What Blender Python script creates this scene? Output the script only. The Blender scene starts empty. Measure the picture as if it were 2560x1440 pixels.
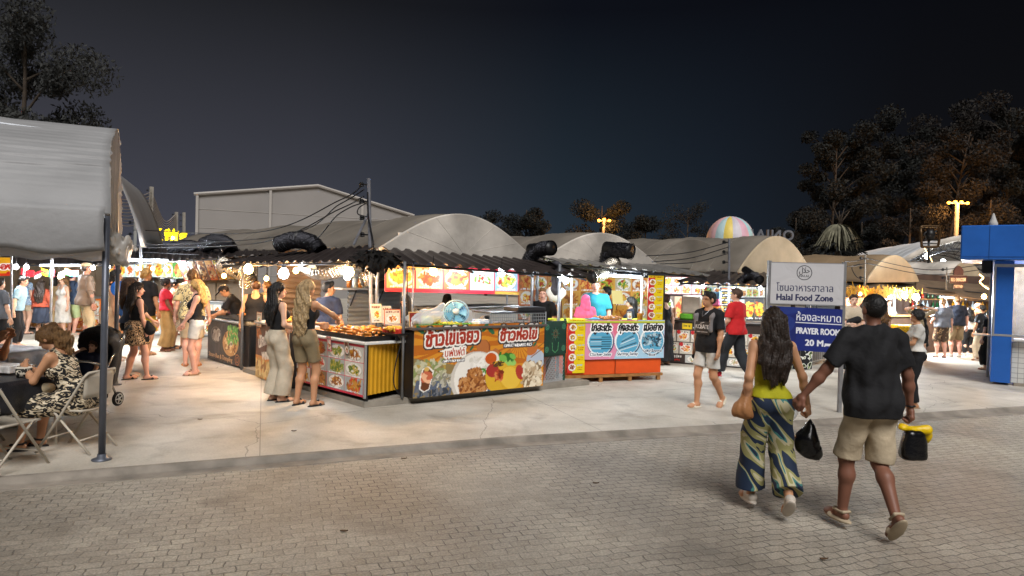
import bpy, math, random
import numpy as np
from mathutils import Vector, Matrix
R = math.radians
rng = np.random.default_rng(7)
random.seed(7)
SC = bpy.context.scene
COL = SC.collection
# ---------------------------------------------------------------- camera, sky, moonlit/flood light, exposure
F_PX, CAM_H = 1707.0, 1.9
ROLL, PITCH = R(1.5), math.atan(30 / 1707)
_r = np.array([math.cos(ROLL), 0, math.sin(ROLL)])
_u0 = np.array([-math.sin(ROLL), 0, math.cos(ROLL)])
_f0 = np.array([0, 1.0, 0])
_f = _f0 * math.cos(PITCH) - _u0 * math.sin(PITCH)
_u = _u0 * math.cos(PITCH) + _f0 * math.sin(PITCH)
_O = np.array([0, 0, CAM_H])
cam = bpy.data.cameras.new('camera')
cam.sensor_width = 36
cam.lens = 36 * F_PX / 2560
cam.clip_end = 2000
cam.clip_start = 0.05
cam_o = bpy.data.objects.new('camera', cam)
COL.objects.link(cam_o)
cam_o.matrix_world = Matrix(((_r[0], _u[0], -_f[0], 0), (_r[1], _u[1], -_f[1], 0), (_r[2], _u[2], -_f[2], CAM_H), (0, 0, 0, 1)))
SC.camera = cam_o
SC.view_settings.view_transform = 'Standard'
SC.view_settings.look = 'None'
SC.view_settings.exposure = 0.7
SC.view_settings.gamma = 1
SC.cycles.use_denoising = True
SC.cycles.max_bounces = 6
SC.cycles.diffuse_bounces = 3
SC.cycles.transparent_max_bounces = 8
SC.cycles.sample_clamp_indirect = 4
SC.cycles.caustics_reflective = False
SC.cycles.caustics_refractive = False


def lin(c):
    c = c / 255.0
    return c / 12.92 if c <= 0.04045 else ((c + 0.055) / 1.055) ** 2.4


def hx(s):
    s = s.lstrip('#')
    if len(s) == 3: s = ''.join(a * 2 for a in s)
    return tuple(lin(int(s[i:i + 2], 16)) for i in (0, 2, 4))


world = bpy.data.worlds.new('World')
SC.world = world
world.use_nodes = True
_n, _l = world.node_tree.nodes, world.node_tree.links
_bg = _n['Background']
_tc = _n.new('ShaderNodeTexCoord')
_sx = _n.new('ShaderNodeSeparateXYZ')
_l.new(_tc.outputs['Generated'], _sx.inputs[0])


def _ramp(stops):
    r = _n.new('ShaderNodeValToRGB')
    e = r.color_ramp.elements
    while len(e) < len(stops): e.new(0.5)
    for q, (p, c) in zip(e, stops):
        q.position = p
        q.color = (*hx(c), 1)
    return r


_mx = _n.new('ShaderNodeMapRange')
_mx.inputs['From Min'].default_value = -0.7
_mx.inputs['From Max'].default_value = 0.7
_l.new(_sx.outputs['X'], _mx.inputs['Value'])
_lo = _ramp([(0, '#50505a'), (0.3, '#4a4c57'), (0.55, '#2c3843'), (0.7, '#212a35'), (0.84, '#17181c'), (1, '#131314')])
_hi = _ramp([(0, '#26272a'), (0.3, '#202125'), (0.55, '#10131b'), (0.8, '#0d0f15'), (1, '#0b0b0d')])
_l.new(_mx.outputs[0], _lo.inputs[0])
_l.new(_mx.outputs[0], _hi.inputs[0])
_mz = _n.new('ShaderNodeMapRange')
_mz.inputs['From Min'].default_value = 0.04
_mz.inputs['From Max'].default_value = 0.36
_l.new(_sx.outputs['Z'], _mz.inputs['Value'])
_mix = _n.new('ShaderNodeMix')
_mix.data_type = 'RGBA'
_l.new(_mz.outputs[0], _mix.inputs['Factor'])
_l.new(_lo.outputs[0], _mix.inputs['A'])
_l.new(_hi.outputs[0], _mix.inputs['B'])
_l.new(_mix.outputs['Result'], _bg.inputs['Color'])
_bg.inputs['Strength'].default_value = 0.5

sun = bpy.data.lights.new('night_floodlight', 'SUN')
sun.energy = 2.15
sun.angle = R(30)
sun.color = (1.0, 0.975, 0.95)
sun_o = bpy.data.objects.new('night_floodlight', sun)
COL.objects.link(sun_o)
sun_o.rotation_euler = (R(42), 0, R(12))


def ray(px, py): return _f + _r * (px - 1280) / F_PX - _u * (py - 720) / F_PX


def P(px, py, d):
    return Vector(_O + ray(px, py) * d)


def G(px, py, z=0.0):
    q = ray(px, py)
    return Vector(_O + q * ((z - CAM_H) / q[2]))


def gnd(p): return Vector((p.x, p.y, 0))


def dep(p): return float((np.array(p) - _O) @ _f)


# ---------------------------------------------------------------- objects
INV = {}


def tag(o, label=None, cat=None, group=None, kind=None):
    if label: o['label'] = label
    if cat: o['category'] = cat
    if group: o['group'] = group
    if kind: o['kind'] = kind
    return o


def thing(name, label, cat, loc=(0, 0, 0), rz=0.0, group=None, kind=None):
    o = bpy.data.objects.new(name, None)
    o.empty_display_size = 0.1
    COL.objects.link(o)
    o.location = loc
    o.rotation_euler = (0, 0, rz)
    INV[o] = (Matrix.Translation(loc) @ Matrix.Rotation(rz, 4, 'Z')).inverted()
    return tag(o, label, cat, group, kind)


def np_mesh(name, V, faces, mats, parent=None, smooth=False, midx=None, cols=None, inv=True):
    """V (n,3) world coordinates; faces (m,4) array or list of index lists"""
    V = np.asarray(V, np.float32)
    if parent is not None and parent in INV and inv:
        M = np.array(INV[parent])
        V = V @ M[:3, :3].T.astype(np.float32) + M[:3, 3].astype(np.float32)
    me = bpy.data.meshes.new(name)
    if isinstance(faces, np.ndarray):
        m, k = faces.shape
        me.vertices.add(len(V)); me.vertices.foreach_set('co', V.astype(np.float32).ravel())
        me.loops.add(m * k); me.loops.foreach_set('vertex_index', faces.astype(np.int32).ravel())
        me.polygons.add(m)
        me.polygons.foreach_set('loop_start', np.arange(0, m * k, k, dtype=np.int32))
        me.update(calc_edges=True)
    else:
        me.from_pydata(V.tolist(), [], faces)
    if not isinstance(mats, (list, tuple)): mats = [mats]
    for m in mats: me.materials.append(m)
    n = len(me.polygons)
    if midx is not None: me.polygons.foreach_set('material_index', np.asarray(midx, np.int32))
    if smooth: me.polygons.foreach_set('use_smooth', np.ones(n, bool))
    if cols is not None:
        at = me.color_attributes.new('Col', 'FLOAT_COLOR', 'POINT')
        c = np.ones((len(V), 4), np.float32); c[:, :3] = cols
        at.data.foreach_set('color', c.ravel())
    me.update()
    o = bpy.data.objects.new(name, me)
    COL.objects.link(o)
    if parent is not None:
        o.parent = parent
        if parent in INV: INV[o] = INV[parent]
    return o


class MB:
    """collects boxes, tubes, sheets; build() links them as ONE mesh object"""

    def __init__(s, T=None):
        s.v, s.f, s.m, s.T, s.cm = [], [], [], T or Matrix(), 0

    def add(s, vs, fs, m=None):
        b = len(s.v)
        s.v += [tuple(s.T @ Vector(q)) for q in vs]
        s.f += [[b + i for i in q] for q in fs]
        s.m += [s.cm if m is None else m] * len(fs)
        return s

    def box(s, c, d, rz=0.0, m=None, bev=0.0):
        x, y, z = d[0] / 2, d[1] / 2, d[2] / 2
        if bev:
            b = min(bev, x * .9, y * .9, z * .9)
            pts = []
            for sx in (-1, 1):
                for sy in (-1, 1):
                    for sz in (-1, 1):
                        pts += [(sx * (x - b), sy * (y - b), sz * z), (sx * (x - b), sy * y, sz * (z - b)), (sx * x, sy * (y - b), sz * (z - b))]
            import bmesh
            bm = bmesh.new()
            vs = [bm.verts.new(q) for q in pts]
            bmesh.ops.convex_hull(bm, input=vs)
            bm.verts.index_update()
            V = [tuple(q.co) for q in bm.verts]
            Fs = [[q.index for q in f.verts] for f in bm.faces]
            bm.free()
        else:
            V = [(i * x, j * y, k * z) for i in (-1, 1) for j in (-1, 1) for k in (-1, 1)]
            Fs = [(0, 1, 3, 2), (4, 6, 7, 5), (0, 4, 5, 1), (2, 3, 7, 6), (0, 2, 6, 4), (1, 5, 7, 3)]
        M = Matrix.Translation(c) @ Matrix.Rotation(rz, 4, 'Z')
        return s.add([tuple(M @ Vector(q)) for q in V], Fs, m)

    def tube(s, pts, r, n=8, m=None, cap=True):
        pts = [Vector(p) for p in pts]
        rr = r if isinstance(r, (list, tuple)) else [r] * len(pts)
        vs, fs = [], []
        ref = None
        for i, p in enumerate(pts):
            d = (pts[min(i + 1, len(pts) - 1)] - pts[max(i - 1, 0)])
            if d.length < 1e-9: d = Vector((0, 0, 1))
            d.normalize()
            if ref is None:
                ref = Vector((0, 0, 1)) if abs(d.z) < .9 else Vector((1, 0, 0))
            a = d.cross(ref)
            if a.length < 1e-6: a = d.orthogonal()
            a.normalize()
            b = a.cross(d)
            ref = b
            for k in range(n):
                t = 2 * math.pi * k / n
                vs.append(p + (a * math.cos(t) + b * math.sin(t)) * rr[i])
        for i in range(len(pts) - 1):
            for k in range(n):
                k2 = (k + 1) % n
                fs.append((i * n + k, i * n + k2, i * n + n + k2, i * n + n + k))
        if cap:
            fs.append(list(range(n))[::-1])
            fs.append([(len(pts) - 1) * n + k for k in range(n)])
        return s.add(vs, fs, m)

    def lathe(s, c, prof, n=16, m=None, axis=None):
        vs, fs = [], []
        M = Matrix.Translation(c)
        if axis is not None: M = M @ Vector((0, 0, 1)).rotation_difference(Vector(axis)).to_matrix().to_4x4()
        for (r, z) in prof:
            for k in range(n):
                t = 2 * math.pi * k / n
                vs.append(M @ Vector((r * math.cos(t), r * math.sin(t), z)))
        for i in range(len(prof) - 1):
            for k in range(n):
                k2 = (k + 1) % n
                fs.append((i * n + k, i * n + k2, i * n + n + k2, i * n + n + k))
        fs.append(list(range(n))[::-1])
        fs.append([(len(prof) - 1) * n + k for k in range(n)])
        return s.add(vs, fs, m)

    def sheet(s, fn, nu, nv, th=0.0, m=None):
        """fn(u,v)->Vector on [0,1]^2; th: thickness along normal"""
        g = [[Vector(fn(i / nu, j / nv)) for j in range(nv + 1)] for i in range(nu + 1)]
        vs = [g[i][j] for i in range(nu + 1) for j in range(nv + 1)]
        idx = lambda i, j: i * (nv + 1) + j
        fs = [(idx(i, j), idx(i + 1, j), idx(i + 1, j + 1), idx(i, j + 1)) for i in range(nu) for j in range(nv)]
        if th:
            N = len(vs)
            ns = []
            for i in range(nu + 1):
                for j in range(nv + 1):
                    a = g[min(i + 1, nu)][j] - g[max(i - 1, 0)][j]
                    b = g[i][min(j + 1, nv)] - g[i][max(j - 1, 0)]
                    q = a.cross(b)
                    ns.append(q.normalized() if q.length > 1e-9 else Vector((0, 0, 1)))
            vs += [p - q * th for p, q in zip(vs, ns)]
            fs += [(a + N, d + N, c + N, b + N) for (a, b, c, d) in list(fs)]
            for i in range(nu):
                fs.append((idx(i, 0), idx(i, 0) + N, idx(i + 1, 0) + N, idx(i + 1, 0)))
                fs.append((idx(i, nv), idx(i + 1, nv), idx(i + 1, nv) + N, idx(i, nv) + N))
            for j in range(nv):
                fs.append((idx(0, j), idx(0, j + 1), idx(0, j + 1) + N, idx(0, j) + N))
                fs.append((idx(nu, j), idx(nu, j) + N, idx(nu, j + 1) + N, idx(nu, j + 1)))
        return s.add(vs, fs, m)

    def poly(s, pts, th, m=None):
        """planar polygon extruded along -normal"""
        pts = [Vector(p) for p in pts]
        n = Vector((0, 0, 0))
        for i in range(len(pts)): n += pts[i].cross(pts[(i + 1) % len(pts)])
        n.normalize()
        N = len(pts)
        vs = pts + [p - n * th for p in pts]
        fs = [list(range(N)), [N + i for i in range(N)][::-1]]
        for i in range(N):
            j = (i + 1) % N
            fs.append((i, i + N, j + N, j))
        return s.add(vs, fs, m)

    def build(s, name, mats, parent=None, smooth=False):
        return np_mesh(name, s.v, s.f, mats, parent, smooth, s.m)


def frame(o, ex):
    """local x along ex (horizontal), y = inward (left-hand normal away), z up"""
    ex = Vector(ex); ex.z = 0; ex.normalize()
    ey = Vector((-ex.y, ex.x, 0))
    o = Vector(o)
    return Matrix(((ex.x, ey.x, 0, o.x), (ex.y, ey.y, 0, o.y), (0, 0, 1, o.z), (0, 0, 0, 1)))


# ---------------------------------------------------------------- materials
MATS = {}


def M(name, col, rough=.6, var=.18, scale=6.0, bump=0.0, metal=0.0, emit=0.0, alpha=1.0, trans=0.0, spec=.4, bscale=None, fn=None, sub=0.0):
    """principled material with noise variation; fn(nodes, links, bsdf) may rewire it"""
    if name in MATS: return MATS[name]
    m = bpy.data.materials.new(name)
    m.use_nodes = True
    n, l = m.node_tree.nodes, m.node_tree.links
    b = n['Principled BSDF']
    c = hx(col) if isinstance(col, str) else col
    b.inputs['Roughness'].default_value = rough
    b.inputs['Metallic'].default_value = metal
    b.inputs['Specular IOR Level'].default_value = spec
    b.inputs['Alpha'].default_value = alpha
    b.inputs['Transmission Weight'].default_value = trans
    b.inputs['Base Color'].default_value = (*c, 1)
    if emit:
        b.inputs['Emission Color'].default_value = (*c, 1)
        b.inputs['Emission Strength'].default_value = emit
    if var or bump:
        tc = n.new('ShaderNodeTexCoord')
        nz = n.new('ShaderNodeTexNoise')
        nz.inputs['Scale'].default_value = scale
        nz.inputs['Detail'].default_value = 6
        l.new(tc.outputs['Object'], nz.inputs['Vector'])
        mp = n.new('ShaderNodeMapRange')
        mp.inputs['From Min'].default_value = .3
        mp.inputs['From Max'].default_value = .7
        mp.inputs['To Min'].default_value = 1 - var
        mp.inputs['To Max'].default_value = 1 + var
        l.new(nz.outputs['Fac'], mp.inputs['Value'])
        vm = n.new('ShaderNodeVectorMath')
        vm.operation = 'SCALE'
        vm.inputs[0].default_value = c
        l.new(mp.outputs[0], vm.inputs['Scale'])
        l.new(vm.outputs[0], b.inputs['Base Color'])
        if bump:
            n2 = n.new('ShaderNodeTexNoise')
            n2.inputs['Scale'].default_value = bscale or scale * 6
            n2.inputs['Detail'].default_value = 5
            l.new(tc.outputs['Object'], n2.inputs['Vector'])
            bp = n.new('ShaderNodeBump')
            bp.inputs['Strength'].default_value = bump
            bp.inputs['Distance'].default_value = .02
            l.new(n2.outputs['Fac'], bp.inputs['Height'])
            l.new(bp.outputs[0], b.inputs['Normal'])
    if sub:
        b.inputs['Subsurface Weight'].default_value = sub
        b.inputs['Subsurface Radius'].default_value = (.02, .008, .004)
    if fn: fn(n, l, b)
    MATS[name] = m
    return m


def nd(n, t, **kw):
    q = n.new('ShaderNode' + t)
    for k, v in kw.items():
        if k.startswith('i_'):
            q.inputs[k[2:].replace('_', ' ')].default_value = v
        else: setattr(q, k, v)
    return q


def ramp(n, stops, interp='LINEAR'):
    r = n.new('ShaderNodeValToRGB')
    e = r.color_ramp.elements
    r.color_ramp.interpolation = interp
    while len(e) < len(stops): e.new(.5)
    for q, (p, c) in zip(e, stops):
        q.position = p
        q.color = (*(hx(c) if isinstance(c, str) else c), 1)
    return r


def pattern(name, stops, kind='noise', scale=10, rough=.8, stretch=(1, 1, 1), dist=0.0, interp='CONSTANT', rot=(0, 0, 0)):
    """printed cloth: a procedural texture through a hard colour ramp"""
    def fn(n, l, b, stretch=stretch):
        tc = n.new('ShaderNodeTexCoord')
        mp = n.new('ShaderNodeMapping')
        if any(rot): mp.vector_type = 'TEXTURE'; stretch = [1 / q for q in stretch]
        mp.inputs['Scale'].default_value = stretch
        mp.inputs['Rotation'].default_value = rot
        l.new(tc.outputs['Object'], mp.inputs[0])
        if kind == 'noise':
            t = nd(n, 'TexNoise', i_Scale=scale, i_Detail=1.5, i_Distortion=dist)
            o = t.outputs['Fac']
        elif kind == 'voronoi':
            t = nd(n, 'TexVoronoi', i_Scale=scale)
            t.feature = 'F1'
            o = t.outputs['Distance']
        elif kind == 'wave':
            t = nd(n, 'TexWave', i_Scale=scale, i_Distortion=dist)
            t.inputs['Detail Scale'].default_value = .8
            o = t.outputs['Fac']
        l.new(mp.outputs[0], t.inputs['Vector'])
        r = ramp(n, stops, interp)
        l.new(o, r.inputs[0])
        l.new(r.outputs[0], b.inputs['Base Color'])
    return M(name, '#888', rough, 0, fn=fn)


def _colattr(n, l, b):
    a = n.new('ShaderNodeVertexColor')
    a.layer_name = 'Col'
    l.new(a.outputs[0], b.inputs['Base Color'])
    tc = n.new('ShaderNodeTexCoord')
    z = nd(n, 'TexNoise', i_Scale=2.6, i_Detail=3.0, i_Distortion=.8)
    l.new(tc.outputs['Object'], z.inputs['Vector'])
    bp = nd(n, 'Bump', i_Strength=.6, i_Distance=.03)
    l.new(z.outputs['Fac'], bp.inputs['Height'])
    l.new(bp.outputs[0], b.inputs['Normal'])


PRINT = M('printed_vinyl', '#888', .42, 0, fn=_colattr)


# ---------------------------------------------------------------- lettering rasteriser and printed panels
_TX = {}


def glyphs(s):
    if s in _TX: return _TX[s]
    c = bpy.data.curves.new('lettering', 'FONT')
    c.body = s
    c.fill_mode = 'NONE'
    c.resolution_u = 3
    o = bpy.data.objects.new('lettering', c)
    COL.objects.link(o)
    dg = bpy.context.evaluated_depsgraph_get()
    dg.update()
    me = o.evaluated_get(dg).to_mesh()
    V = np.zeros(len(me.vertices) * 3, np.float32)
    me.vertices.foreach_get('co', V)
    V = V.reshape(-1, 3)[:, :2]
    Ed = np.zeros(len(me.edges) * 2, np.int32)
    me.edges.foreach_get('vertices', Ed)
    Ed = Ed.reshape(-1, 2)
    o.evaluated_get(dg).to_mesh_clear()
    bpy.data.objects.remove(o)
    bpy.data.curves.remove(c)
    # the edges of each closed loop run v,v+1,...: keep that order as the direction
    a, b = Ed[:, 0].copy(), Ed[:, 1].copy()
    fl = (b - a) != 1
    lo, hi = np.minimum(a, b), np.maximum(a, b)
    st = np.where(fl, hi, lo)
    en = np.where(fl, lo, hi)
    _TX[s] = (V[st], V[en])
    return _TX[s]


def dilate(m, r):
    k = int(math.ceil(r))
    if k < 1: return m
    out = m.copy()
    H, W = m.shape
    for dy in range(-k, k + 1):
        for dx in range(-k, k + 1):
            if dx * dx + dy * dy <= r * r + .5 and (dx or dy):
                out[max(0, dy):H + min(0, dy), max(0, dx):W + min(0, dx)] |= m[max(0, -dy):H + min(0, -dy), max(0, -dx):W + min(0, -dx)]
    return out


class CV:
    """printed artwork: w x h metres, pixels of res metres, origin lower left"""

    def __init__(s, w, h, res=.008, bg='#fff'):
        s.w, s.h, s.res = w, h, res
        s.nx, s.ny = max(2, int(w / res)), max(2, int(h / res))
        s.X, s.Y = np.meshgrid((np.arange(s.nx + 1)) * w / s.nx, (np.arange(s.ny + 1)) * h / s.ny)
        s.c = np.zeros((s.ny + 1, s.nx + 1, 3), np.float32)
        s.c[:] = hx(bg)

    def fill(s, m, c, a=1.0):
        c = np.array(hx(c) if isinstance(c, str) else c, np.float32)
        s.c[m] = s.c[m] * (1 - a) + c * a
        return s

    def rect(s, x0, y0, x1, y1, c, a=1.0):
        return s.fill((s.X >= x0) & (s.X <= x1) & (s.Y >= y0) & (s.Y <= y1), c, a)

    def ell(s, cx, cy, rx, ry, c, rot=0.0, a=1.0):
        x, y = s.X - cx, s.Y - cy
        cr, sr = math.cos(rot), math.sin(rot)
        return s.fill(((x * cr + y * sr) / rx) ** 2 + ((y * cr - x * sr) / ry) ** 2 <= 1, c, a)

    def ring(s, cx, cy, r, t, c):
        d = np.hypot(s.X - cx, s.Y - cy)
        return s.fill(abs(d - r) < t, c)

    def pmask(s, pts):
        ins = np.zeros(s.X.shape, bool)
        n = len(pts)
        for i in range(n):
            (x0, y0), (x1, y1) = pts[i], pts[(i + 1) % n]
            if y0 == y1: continue
            q = ((y0 > s.Y) != (y1 > s.Y)) & (s.X < (x1 - x0) * (s.Y - y0) / (y1 - y0) + x0)
            ins ^= q
        return ins

    def poly(s, pts, c, a=1.0):
        return s.fill(s.pmask(pts), c, a)

    def line(s, pts, t, c):
        for (x0, y0), (x1, y1) in zip(pts, pts[1:]):
            dx, dy = x1 - x0, y1 - y0
            q = np.clip(((s.X - x0) * dx + (s.Y - y0) * dy) / (dx * dx + dy * dy + 1e-12), 0, 1)
            s.fill(np.hypot(s.X - x0 - q * dx, s.Y - y0 - q * dy) < t, c)
        return s

    def noise(s, x0, y0, x1, y1, cols, n, r, seed=0, asp=1.6):
        g = random.Random(seed)
        for _ in range(n):
            s.ell(g.uniform(x0, x1), g.uniform(y0, y1), r * g.uniform(.6, 1.4) * asp, r * g.uniform(.5, 1.2), g.choice(cols), g.uniform(0, 3.1))
        return s

    def food(s, cx, cy, rx, ry, seed=0, pal=None, plate='#f4f1ea', n=26):
        g = random.Random(seed)
        pals = [['#c8741c', '#e09a34', '#a85414', '#f0b858', '#7c3c10'], ['#b83a18', '#d8622a', '#8c2410', '#e8943c', '#4c7a24'],
                ['#5c9a2c', '#88bc3c', '#3c7420', '#d8c048', '#b83820'], ['#e8b428', '#f4cc50', '#d09018', '#c8501c', '#609830'],
                ['#8c4c1c', '#b06c30', '#6c3410', '#d09850', '#e8d0a0']]
        pal = pal or g.choice(pals)
        if plate:
            s.ell(cx, cy, rx, ry, '#b9b2a6')
            s.ell(cx, cy + ry * .04, rx * .95, ry * .93, plate)
        for i in range(n):
            t, q = g.uniform(0, 6.28), math.sqrt(g.random()) * .62
            s.ell(cx + math.cos(t) * q * rx, cy + math.sin(t) * q * ry, rx * g.uniform(.1, .3), ry * g.uniform(.07, .2), g.choice(pal), g.uniform(0, 3.1))
        return s

    def text(s, st, x, y, size, c, bold=0.0, anchor='l', out=None, skew=0.0, rot=0.0, mir=False, fit=None):
        """size: em height in metres; bold: extra stroke in metres; out: [(metres, colour), ...] widest first"""
        A, B = glyphs(st)
        A, B = A * size, B * size
        if not len(A): return s
        wd = max(A[:, 0].max(), B[:, 0].max())
        if fit and wd > 0: A, B = A * [fit / wd, 1], B * [fit / wd, 1]; wd = fit
        if mir: A, B = (A * [-1, 1] + [wd, 0]), (B * [-1, 1] + [wd, 0])
        off = {'l': 0, 'c': wd / 2, 'r': wd}[anchor]
        ca, sa = math.cos(rot), math.sin(rot)

        def tr(Q):
            q = np.stack([Q[:, 0] - off + Q[:, 1] * skew, Q[:, 1]], 1)
            return np.stack([x + q[:, 0] * ca - q[:, 1] * sa, y + q[:, 0] * sa + q[:, 1] * ca], 1)
        A, B = tr(A), tr(B)
        m = np.zeros(s.X.shape, bool)
        hy, hxs = s.h / s.ny, s.w / s.nx
        for j in range(s.ny + 1):
            yy = j * hy + 1e-5
            k = (A[:, 1] <= yy) != (B[:, 1] <= yy)
            if not k.any(): continue
            a, b = A[k], B[k]
            xs = a[:, 0] + (yy - a[:, 1]) / (b[:, 1] - a[:, 1]) * (b[:, 0] - a[:, 0])
            d = np.where(b[:, 1] > a[:, 1], 1, -1)
            o = np.argsort(xs)
            w = 0
            for q, i in enumerate(o[:-1]):
                w += d[i]
                if w != 0:
                    i0 = int(math.ceil(xs[i] / hxs - .35)); i1 = int(math.floor(xs[o[q + 1]] / hxs + .35))
                    if i1 >= 0 and i0 <= s.nx: m[j, max(0, i0):min(s.nx, i1) + 1] = True
        m = dilate(m, bold / s.res) if bold else m
        for (r, cc) in (out or []): s.fill(dilate(m, r / s.res), cc)
        return s.fill(m, c)

    def scribble(s, x0, y0, w, h, c, seed=0):
        """illegibly small print"""
        g = random.Random(seed)
        x = x0
        while x < x0 + w:
            q = g.uniform(.4, 1.1) * h
            s.rect(x, y0 + g.uniform(0, .2) * h, x + q * .7, y0 + h * g.uniform(.7, 1), c)
            x += q
        return s

    def panel(s, name, fn, parent=None, th=.012, mats=None, back=None):
        """fn(u,v)->point with u right, v up; printed face towards the side where u x v points to the viewer"""
        nx, ny = s.nx, s.ny
        p00, p10, p01, p11 = (np.array(fn(a, b)) for a, b in ((0, 0), (1, 0), (0, 1), (1, 1)))
        u = (s.X / s.w)[..., None]
        v = (s.Y / s.h)[..., None]
        V = (p00 * (1 - u) * (1 - v) + p10 * u * (1 - v) + p01 * (1 - u) * v + p11 * u * v).reshape(-1, 3)
        n = np.cross(p10 - p00, p01 - p00); n /= np.linalg.norm(n)
        idx = np.arange((nx + 1) * (ny + 1)).reshape(ny + 1, nx + 1)
        Q = np.stack([idx[:-1, :-1], idx[:-1, 1:], idx[1:, 1:], idx[1:, :-1]], -1).reshape(-1, 4)
        N = len(V)
        c4 = np.array([p00, p10, p11, p01]) + n * 0.0
        V = np.concatenate([V, c4, c4 - n * th])
        ex = np.array([[N + 4, N + 7, N + 6, N + 5], [N, N + 4, N + 5, N + 1], [N + 1, N + 5, N + 6, N + 2], [N + 2, N + 6, N + 7, N + 3], [N + 3, N + 7, N + 4, N]])
        Q = np.concatenate([Q, ex])
        cols = np.concatenate([s.c.reshape(-1, 3), np.tile(hx(back or '#77736c'), (8, 1))])
        return np_mesh(name, V, Q, mats or PRINT, parent, False, None, cols)


def quad(p0, p1, z0, z1, z0b=None, z1b=None):
    """upright panel from ground point p0 (left) to p1 (right)"""
    p0, p1 = Vector(p0), Vector(p1)
    z0b = z0 if z0b is None else z0b
    z1b = z1 if z1b is None else z1b
    return lambda u, v: (p0.x + (p1.x - p0.x) * u, p0.y + (p1.y - p0.y) * u, (z0 + (z0b - z0) * u) * (1 - v) + (z1 + (z1b - z1) * u) * v)


def corners(a, b, c, d):
    """bottom-left, bottom-right, top-right, top-left"""
    a, b, c, d = (np.array(q, float) for q in (a, b, c, d))
    return lambda u, v: a * (1 - u) * (1 - v) + b * u * (1 - v) + c * u * v + d * (1 - u) * v
# ---------------------------------------------------------------- smooth solid surfaces (bodies, clothes, hair, bags)
def _bb(p):
    if p[0] == 'c': a, b = np.array(p[1]), np.array(p[2]); r = max(p[3], p[4]); return np.minimum(a, b) - r, np.maximum(a, b) + r
    c, r = np.array(p[1]), max(p[2]); return c - r, c + r


def _ev(p, X):
    if p[0] == 'c':
        a, b, ra, rb = np.array(p[1], np.float32), np.array(p[2], np.float32), p[3], p[4]
        d = b - a; q = X - a
        t = np.clip((q @ d) / max(float(d @ d), 1e-9), 0, 1)
        e = np.linalg.norm(q - t[..., None] * d, axis=-1) - (ra + (rb - ra) * t)
        if len(p) > 5 and p[5]:
            n = d / (np.linalg.norm(d) + 1e-9)
            e = np.maximum(e, (X - b) @ n)
        return e
    c, r = np.array(p[1], np.float32), np.array(p[2], np.float32)
    q = X - c
    if len(p) > 3 and p[3] is not None: q = q @ np.array(p[3], np.float32)
    k0 = np.linalg.norm(q / r, axis=-1)
    k1 = np.linalg.norm(q / (r * r), axis=-1)
    return k0 * (k0 - 1) / (k1 + 1e-6)


def solid(prims, res, k=.03, clips=(), subs=(), disp=None):
    lo = np.min([_bb(p)[0] for p in prims], 0) - 3 * res - .01
    hi = np.max([_bb(p)[1] for p in prims], 0) + 3 * res + .01
    n = np.maximum(((hi - lo) / res).astype(int) + 2, 4)
    ax = [lo[i] + np.arange(n[i]) * res for i in range(3)]
    D = np.full(n, .25, np.float32)

    def blk(p, pad):
        a, b = _bb(p)
        i0 = np.clip(((a - pad - lo) / res).astype(int), 0, n - 1)
        i1 = np.clip(((b + pad - lo) / res).astype(int) + 2, 1, n)
        sl = tuple(slice(i0[i], max(i1[i], i0[i] + 1)) for i in range(3))
        X = np.stack(np.meshgrid(*[ax[i][sl[i]] for i in range(3)], indexing='ij'), -1).astype(np.float32)
        return sl, X
    for p in prims:
        sl, X = blk(p, .05)
        d = _ev(p, X)
        o = D[sl]
        h = np.maximum(k - np.abs(o - d), 0) / k
        D[sl] = np.minimum(o, d) - h * h * k * .25
    if disp or len(clips):
        X = np.stack(np.meshgrid(*ax, indexing='ij'), -1).astype(np.float32)
        if disp: D = D + disp(X)
        for (q, nn) in clips:
            D = np.maximum(D, (X - np.array(q, np.float32)) @ np.array(nn, np.float32))
    for p in subs:
        sl, X = blk(p, .05)
        D[sl] = np.maximum(D[sl], -_ev(p, X))
    D[0] = D[-1] = .2; D[:, 0] = D[:, -1] = .2; D[:, :, 0] = D[:, :, -1] = .2
    return snet(D, lo, res)


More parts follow.
